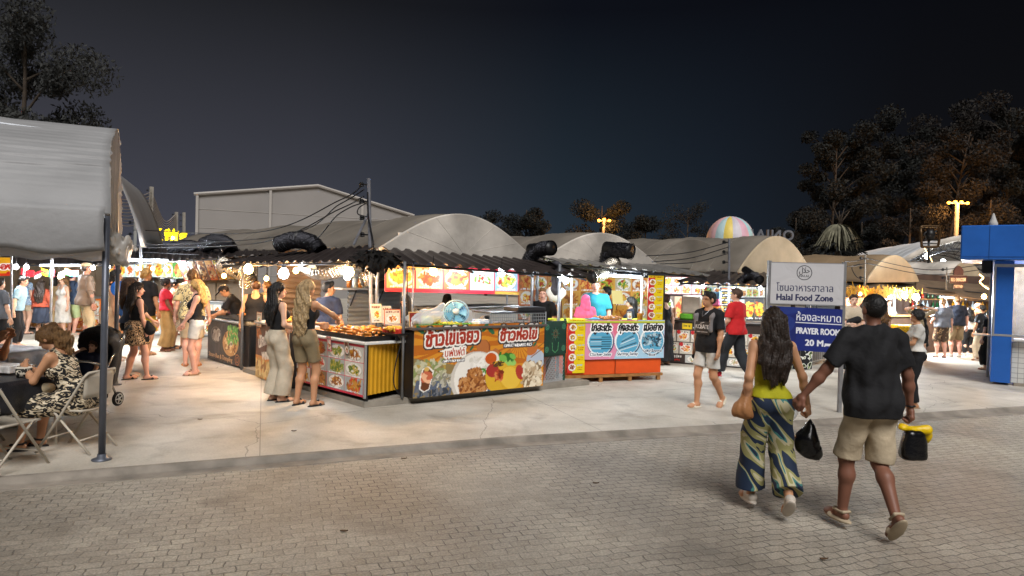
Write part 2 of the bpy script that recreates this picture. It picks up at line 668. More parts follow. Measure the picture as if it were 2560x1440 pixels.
def snet(D, o, res):
    S = D < 0
    c = [S[i:S.shape[0] - 1 + i, j:S.shape[1] - 1 + j, k:S.shape[2] - 1 + k] for i in (0, 1) for j in (0, 1) for k in (0, 1)]
    s = sum(q.astype(np.int8) for q in c)
    act = np.argwhere((s > 0) & (s < 8))
    if not len(act): return np.zeros((0, 3)), np.zeros((0, 4), int)
    cor = np.array([(i, j, k) for i in (0, 1) for j in (0, 1) for k in (0, 1)])
    val = np.stack([D[tuple((act + q).T)] for q in cor], 1)
    acc = np.zeros((len(act), 3)); cnt = np.zeros(len(act))
    for a in range(8):
        for b in range(a + 1, 8):
            if np.abs(cor[a] - cor[b]).sum() != 1: continue
            va, vb = val[:, a], val[:, b]
            m = (va < 0) != (vb < 0)
            t = np.where(m, va / np.where(m, va - vb, 1), 0)
            acc += np.where(m[:, None], cor[a] + t[:, None] * (cor[b] - cor[a]), 0)
            cnt += m
    V = o + (act + acc / cnt[:, None]) * res
    mp = np.full(np.array(D.shape) - 1, -1, np.int64)
    mp[tuple(act.T)] = np.arange(len(act))
    Q = []
    for x in range(3):
        y, z = (x + 1) % 3, (x + 2) % 3
        sl0 = [slice(None)] * 3; sl1 = [slice(None)] * 3
        sl0[x] = slice(0, -1); sl1[x] = slice(1, None)
        e = np.argwhere(S[tuple(sl0)] != S[tuple(sl1)])
        e = e[(e[:, y] > 0) & (e[:, z] > 0)]
        ey, ez = np.zeros(3, int), np.zeros(3, int)
        ey[y] = 1; ez[z] = 1
        q = np.stack([mp[tuple((e - ey - ez).T)], mp[tuple((e - ez).T)], mp[tuple(e.T)], mp[tuple((e - ey).T)]], 1)
        ins = S[tuple(e.T)]
        q[~ins] = q[~ins][:, ::-1]
        Q.append(q)
    Q = np.concatenate(Q)
    return V, Q[(Q >= 0).all(1)]


def blob(name, prims, mat, parent=None, res=.012, k=.03, loc=None, rz=0.0, **kw):
    V, Q = solid(prims, res, k, **kw)
    if loc is not None:
        c, s = math.cos(rz), math.sin(rz)
        V = V @ np.array([[c, -s, 0], [s, c, 0], [0, 0, 1]]).T + np.array(loc)
    return np_mesh(name, V, Q, mat, parent, True)


def wrinkle(amp, seed, f=18):
    g = np.random.default_rng(seed)
    W = g.normal(size=(5, 3)) * f * np.array([1, 1, .6]); ph = g.uniform(0, 6, 5)
    return lambda X: sum(amp * .45 * np.sin(X @ W[i].astype(np.float32) + ph[i] + 1.5 * np.sin(X[..., 2] * 9 + i)) for i in range(5)).astype(np.float32)
# ================================================================ SETTING
E1, E2 = Vector((.80, .60, 0)), Vector((-.69, .724, 0))
CN = Vector((-2.02, 9.52, 0))


def _street(n, l, b):
    tc = nd(n, 'TexCoord')
    mp = n.new('ShaderNodeMapping')
    mp.inputs['Rotation'].default_value = (0, 0, R(-19))
    l.new(tc.outputs['Object'], mp.inputs[0])

    def wob(src, sc, amp):
        z = nd(n, 'TexNoise', i_Scale=sc, i_Detail=2.0)
        l.new(src, z.inputs['Vector'])
        s = nd(n, 'VectorMath', operation='SUBTRACT'); s.inputs[1].default_value = (.5, .5, .5)
        l.new(z.outputs['Color'], s.inputs[0])
        k = nd(n, 'VectorMath', operation='SCALE'); k.inputs['Scale'].default_value = amp
        l.new(s.outputs[0], k.inputs[0])
        a = nd(n, 'VectorMath', operation='ADD')
        l.new(src, a.inputs[0]); l.new(k.outputs[0], a.inputs[1])
        return a.outputs[0]
    v = wob(wob(mp.outputs[0], 1.7, .11), 11, .045)
    br = nd(n, 'TexBrick')
    br.inputs['Scale'].default_value = 1
    br.inputs['Brick Width'].default_value = .15
    br.inputs['Row Height'].default_value = .098
    br.inputs['Mortar Size'].default_value = .0055
    br.inputs['Mortar Smooth'].default_value = .6
    br.inputs['Color1'].default_value = (.75, .75, .75, 1)
    br.inputs['Color2'].default_value = (1.1, 1.1, 1.1, 1)
    br.inputs['Mortar'].default_value = (.9, .9, .9, 1)
    l.new(v, br.inputs['Vector'])
    # wear: joints fade away in trodden patches, more so west of the seam
    wn = nd(n, 'TexNoise', i_Scale=.9, i_Detail=4.0)
    l.new(tc.outputs['Object'], wn.inputs['Vector'])
    sp = nd(n, 'SeparateXYZ')
    l.new(tc.outputs['Object'], sp.inputs[0])
    sx = nd(n, 'Math', operation='MULTIPLY_ADD'); sx.inputs[1].default_value = .67; sx.inputs[2].default_value = -5.2
    l.new(sp.outputs['Y'], sx.inputs[0])
    s2 = nd(n, 'Math', operation='ADD'); l.new(sp.outputs['X'], s2.inputs[0]); l.new(sx.outputs[0], s2.inputs[1])
    side = nd(n, 'MapRange'); side.inputs['From Min'].default_value = -.05; side.inputs['From Max'].default_value = .05
    l.new(s2.outputs[0], side.inputs['Value'])
    ed = nd(n, 'Math', operation='ABSOLUTE'); l.new(s2.outputs[0], ed.inputs[0])
    wr = nd(n, 'MapRange'); wr.inputs['From Min'].default_value = .38; wr.inputs['From Max'].default_value = .62
    wr.inputs['To Min'].default_value = .25; wr.inputs['To Max'].default_value = 1
    l.new(wn.outputs['Fac'], wr.inputs['Value'])
    st = nd(n, 'Math', operation='MAXIMUM'); l.new(wr.outputs[0], st.inputs[0])
    sc_ = nd(n, 'Math', operation='MULTIPLY'); sc_.inputs[1].default_value = .95; l.new(side.outputs[0], sc_.inputs[0])
    l.new(sc_.outputs[0], st.inputs[1])
    jn = nd(n, 'Math', operation='MULTIPLY'); l.new(br.outputs['Fac'], jn.inputs[0]); l.new(st.outputs[0], jn.inputs[1])
    big = nd(n, 'TexNoise', i_Scale=.55, i_Detail=6.0); l.new(tc.outputs['Object'], big.inputs['Vector'])
    cr = ramp(n, [(.3, '#787065'), (.5, '#928a7e'), (.7, '#aba395')])
    l.new(big.outputs['Fac'], cr.inputs[0])
    m1 = nd(n, 'Mix', data_type='RGBA', blend_type='MULTIPLY'); m1.inputs['Factor'].default_value = .55
    l.new(cr.outputs[0], m1.inputs['A']); l.new(br.outputs['Color'], m1.inputs['B'])
    fine = nd(n, 'TexNoise', i_Scale=70.0, i_Detail=3.0); l.new(tc.outputs['Object'], fine.inputs['Vector'])
    fr = nd(n, 'MapRange'); fr.inputs['From Min'].default_value = .3; fr.inputs['From Max'].default_value = .7; fr.inputs['To Min'].default_value = .72; fr.inputs['To Max'].default_value = 1.25
    l.new(fine.outputs['Fac'], fr.inputs['Value'])
    m2 = nd(n, 'Mix', data_type='RGBA', blend_type='MULTIPLY'); m2.inputs['Factor'].default_value = 1
    l.new(m1.outputs['Result'], m2.inputs['A']); l.new(fr.outputs[0], m2.inputs['B'])
    so = nd(n, 'TexNoise', i_Scale=1.1, i_Detail=5.0, i_Distortion=.6); l.new(v, so.inputs['Vector'])
    sm = nd(n, 'MapRange'); sm.inputs['From Min'].default_value = .56; sm.inputs['From Max'].default_value = .68; sm.inputs['To Max'].default_value = .5; l.new(so.outputs['Fac'], sm.inputs['Value'])
    ms = nd(n, 'Mix', data_type='RGBA'); ms.inputs['B'].default_value = (.11, .095, .08, 1)
    l.new(sm.outputs[0], ms.inputs['Factor']); l.new(m2.outputs['Result'], ms.inputs['A'])
    m3 = nd(n, 'Mix', data_type='RGBA'); m3.inputs['B'].default_value = (.035, .031, .028, 1)
    l.new(ms.outputs['Result'], m3.inputs['A'])
    jc = nd(n, 'Math', operation='MULTIPLY'); jc.inputs[1].default_value = .72; l.new(jn.outputs[0], jc.inputs[0])
    l.new(jc.outputs[0], m3.inputs['Factor'])
    sv = nd(n, 'TexVoronoi', i_Scale=5.0); l.new(tc.outputs['Object'], sv.inputs['Vector'])
    sl = nd(n, 'Math', operation='LESS_THAN'); sl.inputs[1].default_value = .022; l.new(sv.outputs['Distance'], sl.inputs[0])
    m4 = nd(n, 'Mix', data_type='RGBA'); m4.inputs['B'].default_value = (.5, .48, .44, 1)
    l.new(sl.outputs[0], m4.inputs['Factor']); l.new(m3.outputs['Result'], m4.inputs['A'])
    l.new(m4.outputs['Result'], b.inputs['Base Color'])
    rr = nd(n, 'MapRange'); rr.inputs['To Min'].default_value = .42; rr.inputs['To Max'].default_value = .8
    l.new(big.outputs['Fac'], rr.inputs['Value']); l.new(rr.outputs[0], b.inputs['Roughness'])
    h = nd(n, 'Math', operation='MULTIPLY_ADD'); h.inputs[1].default_value = -1.0; l.new(jn.outputs[0], h.inputs[0])
    hf = nd(n, 'Math', operation='MULTIPLY'); hf.inputs[1].default_value = .35; l.new(fine.outputs['Fac'], hf.inputs[0])
    l.new(hf.outputs[0], h.inputs[2])
    bp = nd(n, 'Bump', i_Strength=.8, i_Distance=.012); l.new(h.outputs[0], bp.inputs['Height'])
    l.new(bp.outputs[0], b.inputs['Normal'])


def _concrete(n, l, b):
    tc = nd(n, 'TexCoord')
    o = tc.outputs['Object']
    a = nd(n, 'TexNoise', i_Scale=.7, i_Detail=8.0, i_Roughness=.65); l.new(o, a.inputs['Vector'])
    cr = ramp(n, [(.25, '#938b7e'), (.5, '#b5aea2'), (.75, '#cfc9be')]); l.new(a.outputs['Fac'], cr.inputs[0])
    f = nd(n, 'TexNoise', i_Scale=45.0, i_Detail=4.0); l.new(o, f.inputs['Vector'])
    fr = nd(n, 'MapRange'); fr.inputs['To Min'].default_value = .78; fr.inputs['To Max'].default_value = 1.2; l.new(f.outputs['Fac'], fr.inputs['Value'])
    m = nd(n, 'Mix', data_type='RGBA', blend_type='MULTIPLY'); m.inputs['Factor'].default_value = 1
    l.new(cr.outputs[0], m.inputs['A']); l.new(fr.outputs[0], m.inputs['B'])
    # hairline cracks and cast joints
    dn = nd(n, 'TexNoise', i_Scale=1.4, i_Detail=5.0); l.new(o, dn.inputs['Vector'])
    sc = nd(n, 'VectorMath', operation='SCALE'); sc.inputs['Scale'].default_value = .5; l.new(dn.outputs['Color'], sc.inputs[0])
    ad = nd(n, 'VectorMath', operation='ADD'); l.new(o, ad.inputs[0]); l.new(sc.outputs[0], ad.inputs[1])
    v = nd(n, 'TexVoronoi', feature='DISTANCE_TO_EDGE', i_Scale=.28); l.new(ad.outputs[0], v.inputs['Vector'])
    lt = nd(n, 'Math', operation='LESS_THAN'); lt.inputs[1].default_value = .0016; l.new(v.outputs['Distance'], lt.inputs[0])
    mp = nd(n, 'Mapping'); mp.inputs['Rotation'].default_value = (0, 0, R(-20)); l.new(o, mp.inputs[0])
    br = nd(n, 'TexBrick', offset=0.0); br.inputs['Scale'].default_value = 1; br.inputs['Brick Width'].default_value = 4.0; br.inputs['Row Height'].default_value = 3.2
    br.inputs['Mortar Size'].default_value = .006; l.new(mp.outputs[0], br.inputs['Vector'])
    mx = nd(n, 'Math', operation='MAXIMUM'); l.new(lt.outputs[0], mx.inputs[0]); l.new(br.outputs['Fac'], mx.inputs[1])
    st = nd(n, 'TexNoise', i_Scale=1.5, i_Detail=6.0, i_Distortion=.7); l.new(o, st.inputs['Vector'])
    sr = nd(n, 'MapRange'); sr.inputs['From Min'].default_value = .54; sr.inputs['From Max'].default_value = .7; sr.inputs['To Max'].default_value = .45; l.new(st.outputs['Fac'], sr.inputs['Value'])
    sm = nd(n, 'Mix', data_type='RGBA'); sm.inputs['B'].default_value = (*hx('#6e665c'), 1)
    l.new(sr.outputs[0], sm.inputs['Factor']); l.new(m.outputs['Result'], sm.inputs['A'])
    m3 = nd(n, 'Mix', data_type='RGBA'); m3.inputs['B'].default_value = (.13, .12, .105, 1)
    k = nd(n, 'Math', operation='MULTIPLY'); k.inputs[1].default_value = .6; l.new(mx.outputs[0], k.inputs[0])
    l.new(k.outputs[0], m3.inputs['Factor']); l.new(sm.outputs['Result'], m3.inputs['A'])
    l.new(m3.outputs['Result'], b.inputs['Base Color'])
    bp = nd(n, 'Bump', i_Strength=.3, i_Distance=.006); l.new(f.outputs['Fac'], bp.inputs['Height']); l.new(bp.outputs[0], b.inputs['Normal'])


STREET = M('stamped_paving', '#888', .6, 0, fn=_street)
CONC = M('concrete_paving', '#999', .62, 0, fn=_concrete)
GUTTER = M('gutter_concrete', '#857d73', .8, .35, 3, bump=.5)
KP = [(-60, -16.5), (-12, 2.9), (-4.51, 6.05), (.05, 8.08), (4.66, 9.69), (8.4, 11.1), (14, 13.0), (60, 29)]
mb = MB()
mb.add([(-400, -60, -.06), (400, -60, -.06), (400, 400, -.07), (-400, 400, -.07)], [(0, 1, 2, 3)])
tag(mb.build('street', STREET), kind='structure')
mb = MB()
for (a, b) in zip(KP, KP[1:]):
    mb.add([(a[0], a[1], 0), (b[0], b[1], 0), (b[0], 300, 0), (a[0], 300, 0)], [(0, 1, 2, 3)])
tag(mb.build('pavement', CONC), kind='structure')
mb = MB()
nx_, ny_ = .38, -.92
for (a, b) in zip(KP, KP[1:]):
    pr = [(0, .0), (.04, -.008), (.10, -.05), (.12, -.056), (.27, -.056), (.28, -.075)]
    for (o1, z1), (o2, z2) in zip(pr, pr[1:]):
        mb.add([(a[0] + nx_ * o1, a[1] + ny_ * o1, z1), (a[0] + nx_ * o2, a[1] + ny_ * o2, z2), (b[0] + nx_ * o2, b[1] + ny_ * o2, z2), (b[0] + nx_ * o1, b[1] + ny_ * o1, z1)], [(0, 1, 2, 3)])
tag(mb.build('kerb', GUTTER), kind='structure')
# raised slab under the corner stalls
q0, q1, q2 = CN, CN + E1 * 4.3, CN + E2 * 4.2
mb = MB()
ins = Vector((.1, 1.3, 0))
mb.poly([Vector((q0.x, q0.y, .085)), Vector((q1.x, q1.y, .085)), Vector((q1.x - 2.4, q1.y + 3, .085)), Vector((q2.x + 2, q2.y + 2.5, .085)), Vector((q2.x, q2.y, .085))], .083)
tag(mb.build('market_platform', M('slab_concrete', '#8d867b', .8, .25, 4, bump=.4)), kind='structure')

# ---------------------------------------------------------------- far warehouse
WH = M('warehouse_sheet', '#8a8683', .7, .06, .4)
WHT = M('warehouse_trim', '#a29d98', .6, .05, 1)
wa, wb = P(488, 640, 44), P(1027, 640, 50)
wl = thing('warehouse', 'large pale grey gabled warehouse behind the market roofs', 'warehouse', (wa.x, wa.y, 0))
wd = wb - wa; wd.z = 0
wn_ = Vector((wd.y, -wd.x, 0)).normalized()


def wp(u, z, off=0.0):
    p = wa + wd * u + wn_ * off
    return Vector((p.x, p.y, z))


zl, za, zr = 6.6, 7.75, 6.1
ua = .53
mb = MB(); mb.poly([wp(0, 0), wp(1, 0), wp(1, zr), wp(ua, za), wp(0, zl)], 20)
mb.build('wall', WH, wl)
for (u, z) in ((.004, zl), (.315, (zl + (za - zl) * .6)), (.745, za - (za - zr) * .47), (.985, zr)):
    mb = MB(frame(wp(u, 0, .08), wd)); mb.box((0, 0, z / 2), (.16, .12, z - .05)); mb.build('downpipe', WHT, wl)
mb = MB()
mb.tube([wp(-.01, zl + .02, .1), wp(ua, za + .02, .1), wp(1.01, zr + .02, .1)], .11, 6)
for z in (1.5, 3.0, 4.5, 5.7): mb.tube([wp(0, z, .01), wp(1, z, .01)], .02, 4)
mb.build('roof_trim', WHT, wl)

# ---------------------------------------------------------------- vault tents over the stalls
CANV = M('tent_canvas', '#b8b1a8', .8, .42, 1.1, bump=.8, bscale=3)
CANVD = M('tent_canvas_dark', '#6c655c', .85, .25, 1.1, bump=.3, bscale=5)  # darker canvas, mostly for the vault slopes behind the gables
CANVT = M('tent_canvas_tan', '#b8a68a', .8, .15, 2, bump=.3, bscale=7)
STEEL = M('galvanised_steel', '#8b8e93', .4, .15, 8, metal=.7)
DARKM = M('dark_painted_steel', '#2c2c30', .5, .2, 8)
BLACK = M('black_plastic', '#131315', .45, .1, 8)


def vault(label, A, B, dv, rise, mg, mc, pw=1.0, gable=True, legs=True, group='vaulted market tents', band=None):
    A, B, dv = Vector(A), Vector(B), Vector(dv)
    t = thing('market_tent', label, 'tent', (A.x, A.y, 0), 0, group)

    def prof(u, v=0.0):
        p = A.lerp(B, u) + dv * v
        s = math.sin(math.pi * u)
        p.z += rise * (s ** pw) + .03 * math.sin(v * 25) * s
        return p
    mb = MB()
    mb.sheet(lambda u, v: prof(u, v) + Vector((0, 0, .015)), 28, 24, .012)
    mb.build('canopy', mc, t, True)
    if gable:
        pts = [prof(i / 28) - dv * .004 + Vector((0, 0, -.005)) for i in range(29)]
        mb = MB()
        e = A - B
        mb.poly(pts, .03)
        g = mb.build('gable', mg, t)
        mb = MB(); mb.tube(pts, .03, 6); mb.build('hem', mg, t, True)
        if band:
            f = (lambda u: A.lerp(B, band[0] + (band[1] - band[0]) * u) - dv.normalized() * .05)
            mb = MB()
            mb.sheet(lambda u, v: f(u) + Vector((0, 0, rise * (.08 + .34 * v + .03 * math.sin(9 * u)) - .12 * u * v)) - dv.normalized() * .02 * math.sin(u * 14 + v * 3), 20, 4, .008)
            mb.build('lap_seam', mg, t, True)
    mb = MB()
    for i in range(1, 9): mb.tube([prof(k / 20, i / 9) + Vector((0, 0, .016)) for k in range(21)], .012, 4)
    mb.build('seam', mc, t)
    if gable:
        mb = MB(); o_ = A.lerp(B, .5) - dv * .006
        for u in (.15, .32, .52, .7, .86): mb.tube([o_, o_.lerp(prof(u) - dv * .006, .5) + Vector((0, 0, .02)), prof(u) - dv * .006], .011, 4)
        mb.build('crease', mg, t)
    if legs:
        mb = MB()
        for p in (A, B, A + dv, B + dv):
            mb.tube([Vector((p.x, p.y, 0)), Vector((p.x, p.y, p.z))], .03, 8)
        for i in range(6):
            mb.tube([prof(k / 10, i / 5) - Vector((0, 0, .04)) for k in range(11)], .02, 6)
        mb.build('frame', STEEL, t)
    return t


dvA = Vector((-.69, .724, 0))
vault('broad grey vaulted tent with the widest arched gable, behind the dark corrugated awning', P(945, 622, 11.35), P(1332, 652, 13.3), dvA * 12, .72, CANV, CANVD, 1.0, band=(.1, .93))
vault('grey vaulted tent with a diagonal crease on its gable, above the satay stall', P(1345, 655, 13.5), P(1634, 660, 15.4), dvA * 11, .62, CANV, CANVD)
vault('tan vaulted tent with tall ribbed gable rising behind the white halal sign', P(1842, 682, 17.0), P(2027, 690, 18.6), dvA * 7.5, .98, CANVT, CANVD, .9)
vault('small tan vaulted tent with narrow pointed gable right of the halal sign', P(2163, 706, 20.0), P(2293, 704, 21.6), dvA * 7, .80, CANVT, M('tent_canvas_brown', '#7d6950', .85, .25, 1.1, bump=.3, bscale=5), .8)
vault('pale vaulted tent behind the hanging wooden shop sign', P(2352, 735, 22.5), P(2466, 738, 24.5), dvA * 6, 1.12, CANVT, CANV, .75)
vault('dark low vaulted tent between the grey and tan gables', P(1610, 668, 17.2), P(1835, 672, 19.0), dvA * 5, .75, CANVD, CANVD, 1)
# wide white hall canopy on trusses
gA, gB = P(2165, 705, 30), P(2660, 700, 33)
hall = vault('wide white vaulted hall canopy on open steel trusses beyond the stalls', gA, gB, Vector((3, 13, 0)), 2.05, CANV, M('white_pvc', '#c4c6c8', .6, .08, 2), 1.0, False, True, None)
mb = MB()
for v in (0, .2, .4, .6, .8):
    lo = []
    for i in range(29):
        p = gA.lerp(gB, i / 28) + Vector((3, 9, 0)) * v
        s = math.sin(math.pi * i / 28)
        lo.append((p + Vector((0, 0, 2.05 * s - .06)), p + Vector((0, 0, 1.85 * s - .32))))
    mb.tube([a for a, b in lo], .025, 5); mb.tube([b for a, b in lo], .025, 5)
    for i in range(28): mb.tube([lo[i][i % 2], lo[i + 1][(i + 1) % 2]], .014, 4)
mb.build('truss', DARKM, hall)
mb = MB(); mb.poly([gA.lerp(gB, i / 28) + Vector((3, 13, 2.05 * math.sin(math.pi * i / 28))) for i in range(29)] + [gnd(gB) + Vector((3, 13, 0)), gnd(gA) + Vector((3, 13, 0))], .03); mb.build('end_wall', MATS['white_pvc'], hall)
mb = MB(); mb.sheet(lambda u, v: gA.lerp(gB, u) + Vector((-.1, -.3, 2.1 * math.sin(math.pi * u) - .28 * v + .03)), 30, 2, .02)
mb.build('valance', CANV, hall, True)

# corrugated awnings
CORR = M('corrugated_sheet_brown', '#352e2c', .45, .25, 3, metal=.15)
CORRG = M('corrugated_sheet_grey', '#83807c', .45, .2, 3, metal=.3)
CLOTHT = M('awning_cloth', '#6b5a48', .85, .25, 2, bump=.3)


def awning(label, c00, c10, c11, c01, n, m, amp=.022, flat=False, und=None):
    fn = corners(c00, c10, c11, c01)
    nrm = (Vector(c10) - Vector(c00)).cross(Vector(c01) - Vector(c00)).normalized()
    t = thing('awning', label, 'awning', (c00[0], c00[1], 0), 0, 'stall awnings')
    mb = MB()
    if flat: mb.sheet(lambda u, v: Vector(fn(u, v)) + nrm * (-.10 * math.sin(math.pi * v) * math.sin(math.pi * u * 2) ** 2), 24, 6, .012)
    else:
        def w(u): return max(-.6, min(1, 1.6 * math.cos(2 * math.pi * u * n)))
        mb.sheet(lambda u, v: Vector(fn(u, v)) + nrm * amp * w(u), n * 8, 2, .004)
    mb.build('roof_sheet', m, t)
    mb = MB()
    for v in (.06, .5, .94):
        mb.tube([Vector(fn(.01, v)) - nrm * .055, Vector(fn(.99, v)) - nrm * .055], .02, 6)
    for u in (.02, .34, .66, .98):
        mb.tube([Vector(fn(u, .02)) - nrm * .09, Vector(fn(u, .98)) - nrm * .09], .018, 6)
    mb.build('rafters', DARKM, t)
    return t


awning('dark brown corrugated awning over the omelet stall', P(1000, 655, 10.1), P(1478, 690, 12.5), P(1345, 650, 13.4), P(950, 616, 11.5), 15, CORR, .03)
awning('brown sloping corrugated awning over the fried snack counter', P(548, 658, 13.1), P(898, 652, 9.9), P(938, 613, 11.3), P(640, 640, 14.3), 18, CORR)
awning('corrugated awning with pale scalloped edge over the satay stall', P(1392, 655, 12.5), P(1778, 690, 14.2), P(1660, 664, 15.6), P(1345, 640, 13.8), 15, CORRG)
awning('dark corrugated awning over the food picture stalls, left of the halal sign', P(1690, 704, 15.0), P(2000, 716, 14.8), P(1970, 684, 17.4), P(1790, 676, 17.6), 12, CORR)
awning('long dark awning over the dumpling stall and the alley', P(290, 660, 17.0), P(700, 634, 13.2), P(720, 606, 16.5), P(290, 618, 21), 22, CORR)
awning('long dark awning over the far stalls beyond the grey canopy', P(-160, 660, 17.2), P(288, 661, 17.2), P(288, 630, 21.5), P(-160, 632, 21.5), 22, CORR)
awning('tan cloth awning with straw fringe right of the halal sign', P(2085, 716, 18.2), P(2296, 728, 19.4), P(2310, 704, 22.5), P(2085, 694, 21.5), 10, CLOTHT, flat=True)
awning('brown cloth awning over the bar beside the blue kiosk', P(2290, 728, 19.4), P(2482, 752, 20.0), P(2482, 712, 23), P(2290, 698, 22.5), 10, CLOTHT, flat=True)

# ---------------------------------------------------------------- ducts, poles, cables


def arc(p, pts):
    """smooth path through control points (Catmull-Rom)"""
    pts = [Vector(q) for q in pts]
    ext = [pts[0] * 2 - pts[1]] + pts + [pts[-1] * 2 - pts[-2]]
    out = []
    for i in range(1, len(ext) - 2):
        a, b, c, d = ext[i - 1:i + 3]
        for k in range(p):
            t = k / p
            out.append(.5 * ((2 * b) + (c - a) * t + (2 * a - 5 * b + 4 * c - d) * t * t + (3 * b - a - 3 * c + d) * t ** 3))
    out.append(ext[-2])
    return out


FOILB = M('black_duct_foil', '#3c3c41', .2, .3, 20, metal=.85, bump=1.0, bscale=45)
FOIL = M('silver_duct_foil', '#c6bfb2', .24, .1, 20, metal=.85, bump=.8, bscale=50)


def duct(label, pts, r, m, n=34, cat='duct', group='ventilation ducts'):
    path = arc(max(4, n * 2 // (len(pts) - 1)), pts)
    ln = sum((b - a).length for a, b in zip(path, path[1:])); k_ = max(1, int(ln / .014 / len(path)) + 1)
    path = [a.lerp(b, j / k_) for a, b in zip(path, path[1:]) for j in range(k_)] + [path[-1]]
    st = ln / len(path)
    rr = [r * (1 + .10 * math.sin(i * st / .056 * 6.283) + .03 * math.sin(i * .37)) if n > 12 else r * (1 + .06 * (i * st > .5 * ln) * math.sin(i * st / .05 * 6.283)) for i in range(len(path))]
    mb = MB()
    mb.tube(path, rr, 18, cap=False)
    o = path[0]; d = (path[1] - path[0]).normalized()
    mb.tube([o, o + d * .6], [r * .93, r * .9], 16, m=1, cap=True)
    mb.tube([o - d * .012, o + d * .012], [r * 1.1, r * 1.1], 16, cap=False)
    q = mb.build('flexible_duct', [m, BLACK], None, True)
    return tag(q, label, cat, group)


duct('black foil duct lying furthest left on the awning, near the yellow neon sign', [P(432, 622, 17.5), P(455, 616, 17.3), P(484, 618, 17), P(494, 634, 16.8)], .15, FOILB)
duct('black foil duct bent over the awning below the warehouse, second from left', [P(512, 612, 16), P(540, 603, 15.6), P(566, 612, 15.2), P(576, 632, 15)], .165, FOILB)
duct('shiny black ribbed duct on the awning left of the wooden utility post', [P(700, 610, 12.6), P(735, 600, 12.4), P(775, 606, 12.2), P(800, 630, 12.1)], .145, FOILB)
duct('black crinkled duct opening right, between two arched gables', [P(1378, 620, 12.6), P(1356, 622, 12.8), P(1335, 634, 13), P(1318, 655, 13.1)], .13, FOILB)
duct('smooth black elbow duct with round open mouth above the satay stall', [P(1576, 628, 13.6), P(1545, 625, 13.8), P(1522, 634, 14), P(1516, 665, 14.1)], .16, FOILB, 12)
duct('small dark duct on the awning just left of the halal sign', [P(1900, 700, 14.8), P(1885, 690, 15), P(1865, 694, 15.2), P(1850, 706, 15.3)], .09, FOILB)
duct('silver foil duct drooping under the awning over the fried snacks', [P(764, 662, 11.8), P(800, 680, 11.4), P(850, 672, 11.2), P(880, 652, 11.2)], .13, FOIL)
duct('silver foil duct coming down onto the rice cooker shelf', [P(905, 700, 11.4), P(935, 690, 11.5), P(930, 668, 11.7), P(905, 655, 11.8)], .12, FOIL)
duct('silver foil duct bundle above the dumpling counter', [P(560, 662, 14.4), P(590, 672, 14.2), P(615, 690, 14.2), P(622, 712, 14.3)], .17, FOIL)
duct('silver duct glowing yellow under the satay awning', [P(1480, 692, 13.3), P(1505, 684, 13.5), P(1520, 668, 13.7), P(1540, 655, 13.9)], .13, FOIL)

CONCP = M('concrete_post', '#8d8880', .8, .2, 5, bump=.3)
WOODP = M('grey_wooden_post', '#6f7077', .7, .25, 12)


def post(label, base, top, w, m, name='utility_pole', insul=0, side=-1, group='utility poles'):
    t = thing(name, label, 'pole', (base[0], base[1], 0), 0, group)
    mb = MB(); mb.tube([base, top], [w, w * .85], 4 if m is CONCP else 8); mb.build('shaft', m, t)
    base, top = Vector(base), Vector(top)
    for i in range(insul):
        c = top.lerp(base, .03 + .1 * i * min(1, 4 / insul)) + Vector((side * (w + .06), 0, 0))
        mb = MB(); mb.tube([c + Vector((-side * .07, 0, 0)), c + Vector((side * .03, 0, 0))], .012, 5)
        mb.lathe(c + Vector((side * .03, 0, -.04)), [(.02, 0), (.045, .01), (.03, .03), (.045, .05), (.02, .08)], 8)
        mb.build('insulator', BLACK, t)
    return t




t0 = P(922, 446, 11.3); b0 = P(938, 680, 11.3)
up = post('grey wooden utility post bristling with insulators, between awnings', gnd(b0), t0, .035, WOODP, insul=5)
mb = MB(); mb.tube([P(921, 535, 11.3), P(884, 612, 11.25)], .022, 6); mb.build('brace', WOODP, up)
post('tall concrete pole carrying nine wires, behind the grey canopy', gnd(P(372, 640, 34)), P(379, 467, 34), .13, CONCP, insul=8)
post('short concrete pole where nine wires end', gnd(P(440, 640, 38)), P(441, 530, 38), .12, CONCP, insul=6)
post('shortest concrete pole nearest the warehouse', gnd(P(460, 640, 40)), P(460, 531, 40), .11, CONCP, insul=6)
post('thin post with insulators right beside the grey canopy', gnd(P(340, 650, 19)), P(338, 548, 19), .05, CONCP, insul=3)
post('slim post with insulators between the satay awning and the tan gable', gnd(P(1827, 700, 15.8)), P(1823, 596, 15.8), .03, WOODP, insul=5)
post('thin post with coiled wire beside the small tan tent', gnd(P(2164, 720, 19.2)), P(2163, 638, 19.2), .03, CONCP, insul=3)
post('thin grey post in front of the dark tent slope, left of the wooden shop sign', gnd(P(2368, 730, 21)), P(2367, 668, 21), .03, CONCP, insul=2)
# cables
CAB = M('black_cable', '#15151a', .6, 0, 1)
CABL = M('pale_cable', '#9d948a', .6, 0, 1)


def cable(label, pts, r=.012, m=None, n=14, group='overhead cables', coil=None):
    mb = MB()
    for seg in pts: mb.tube(arc(n, seg), r, 5)
    q = mb.build('cable', m or CAB)
    return tag(q, label, 'cable', group)


def sag(a, b, s):
    m_ = a.lerp(b, .5); m_.z -= s
    return [a, m_, b]


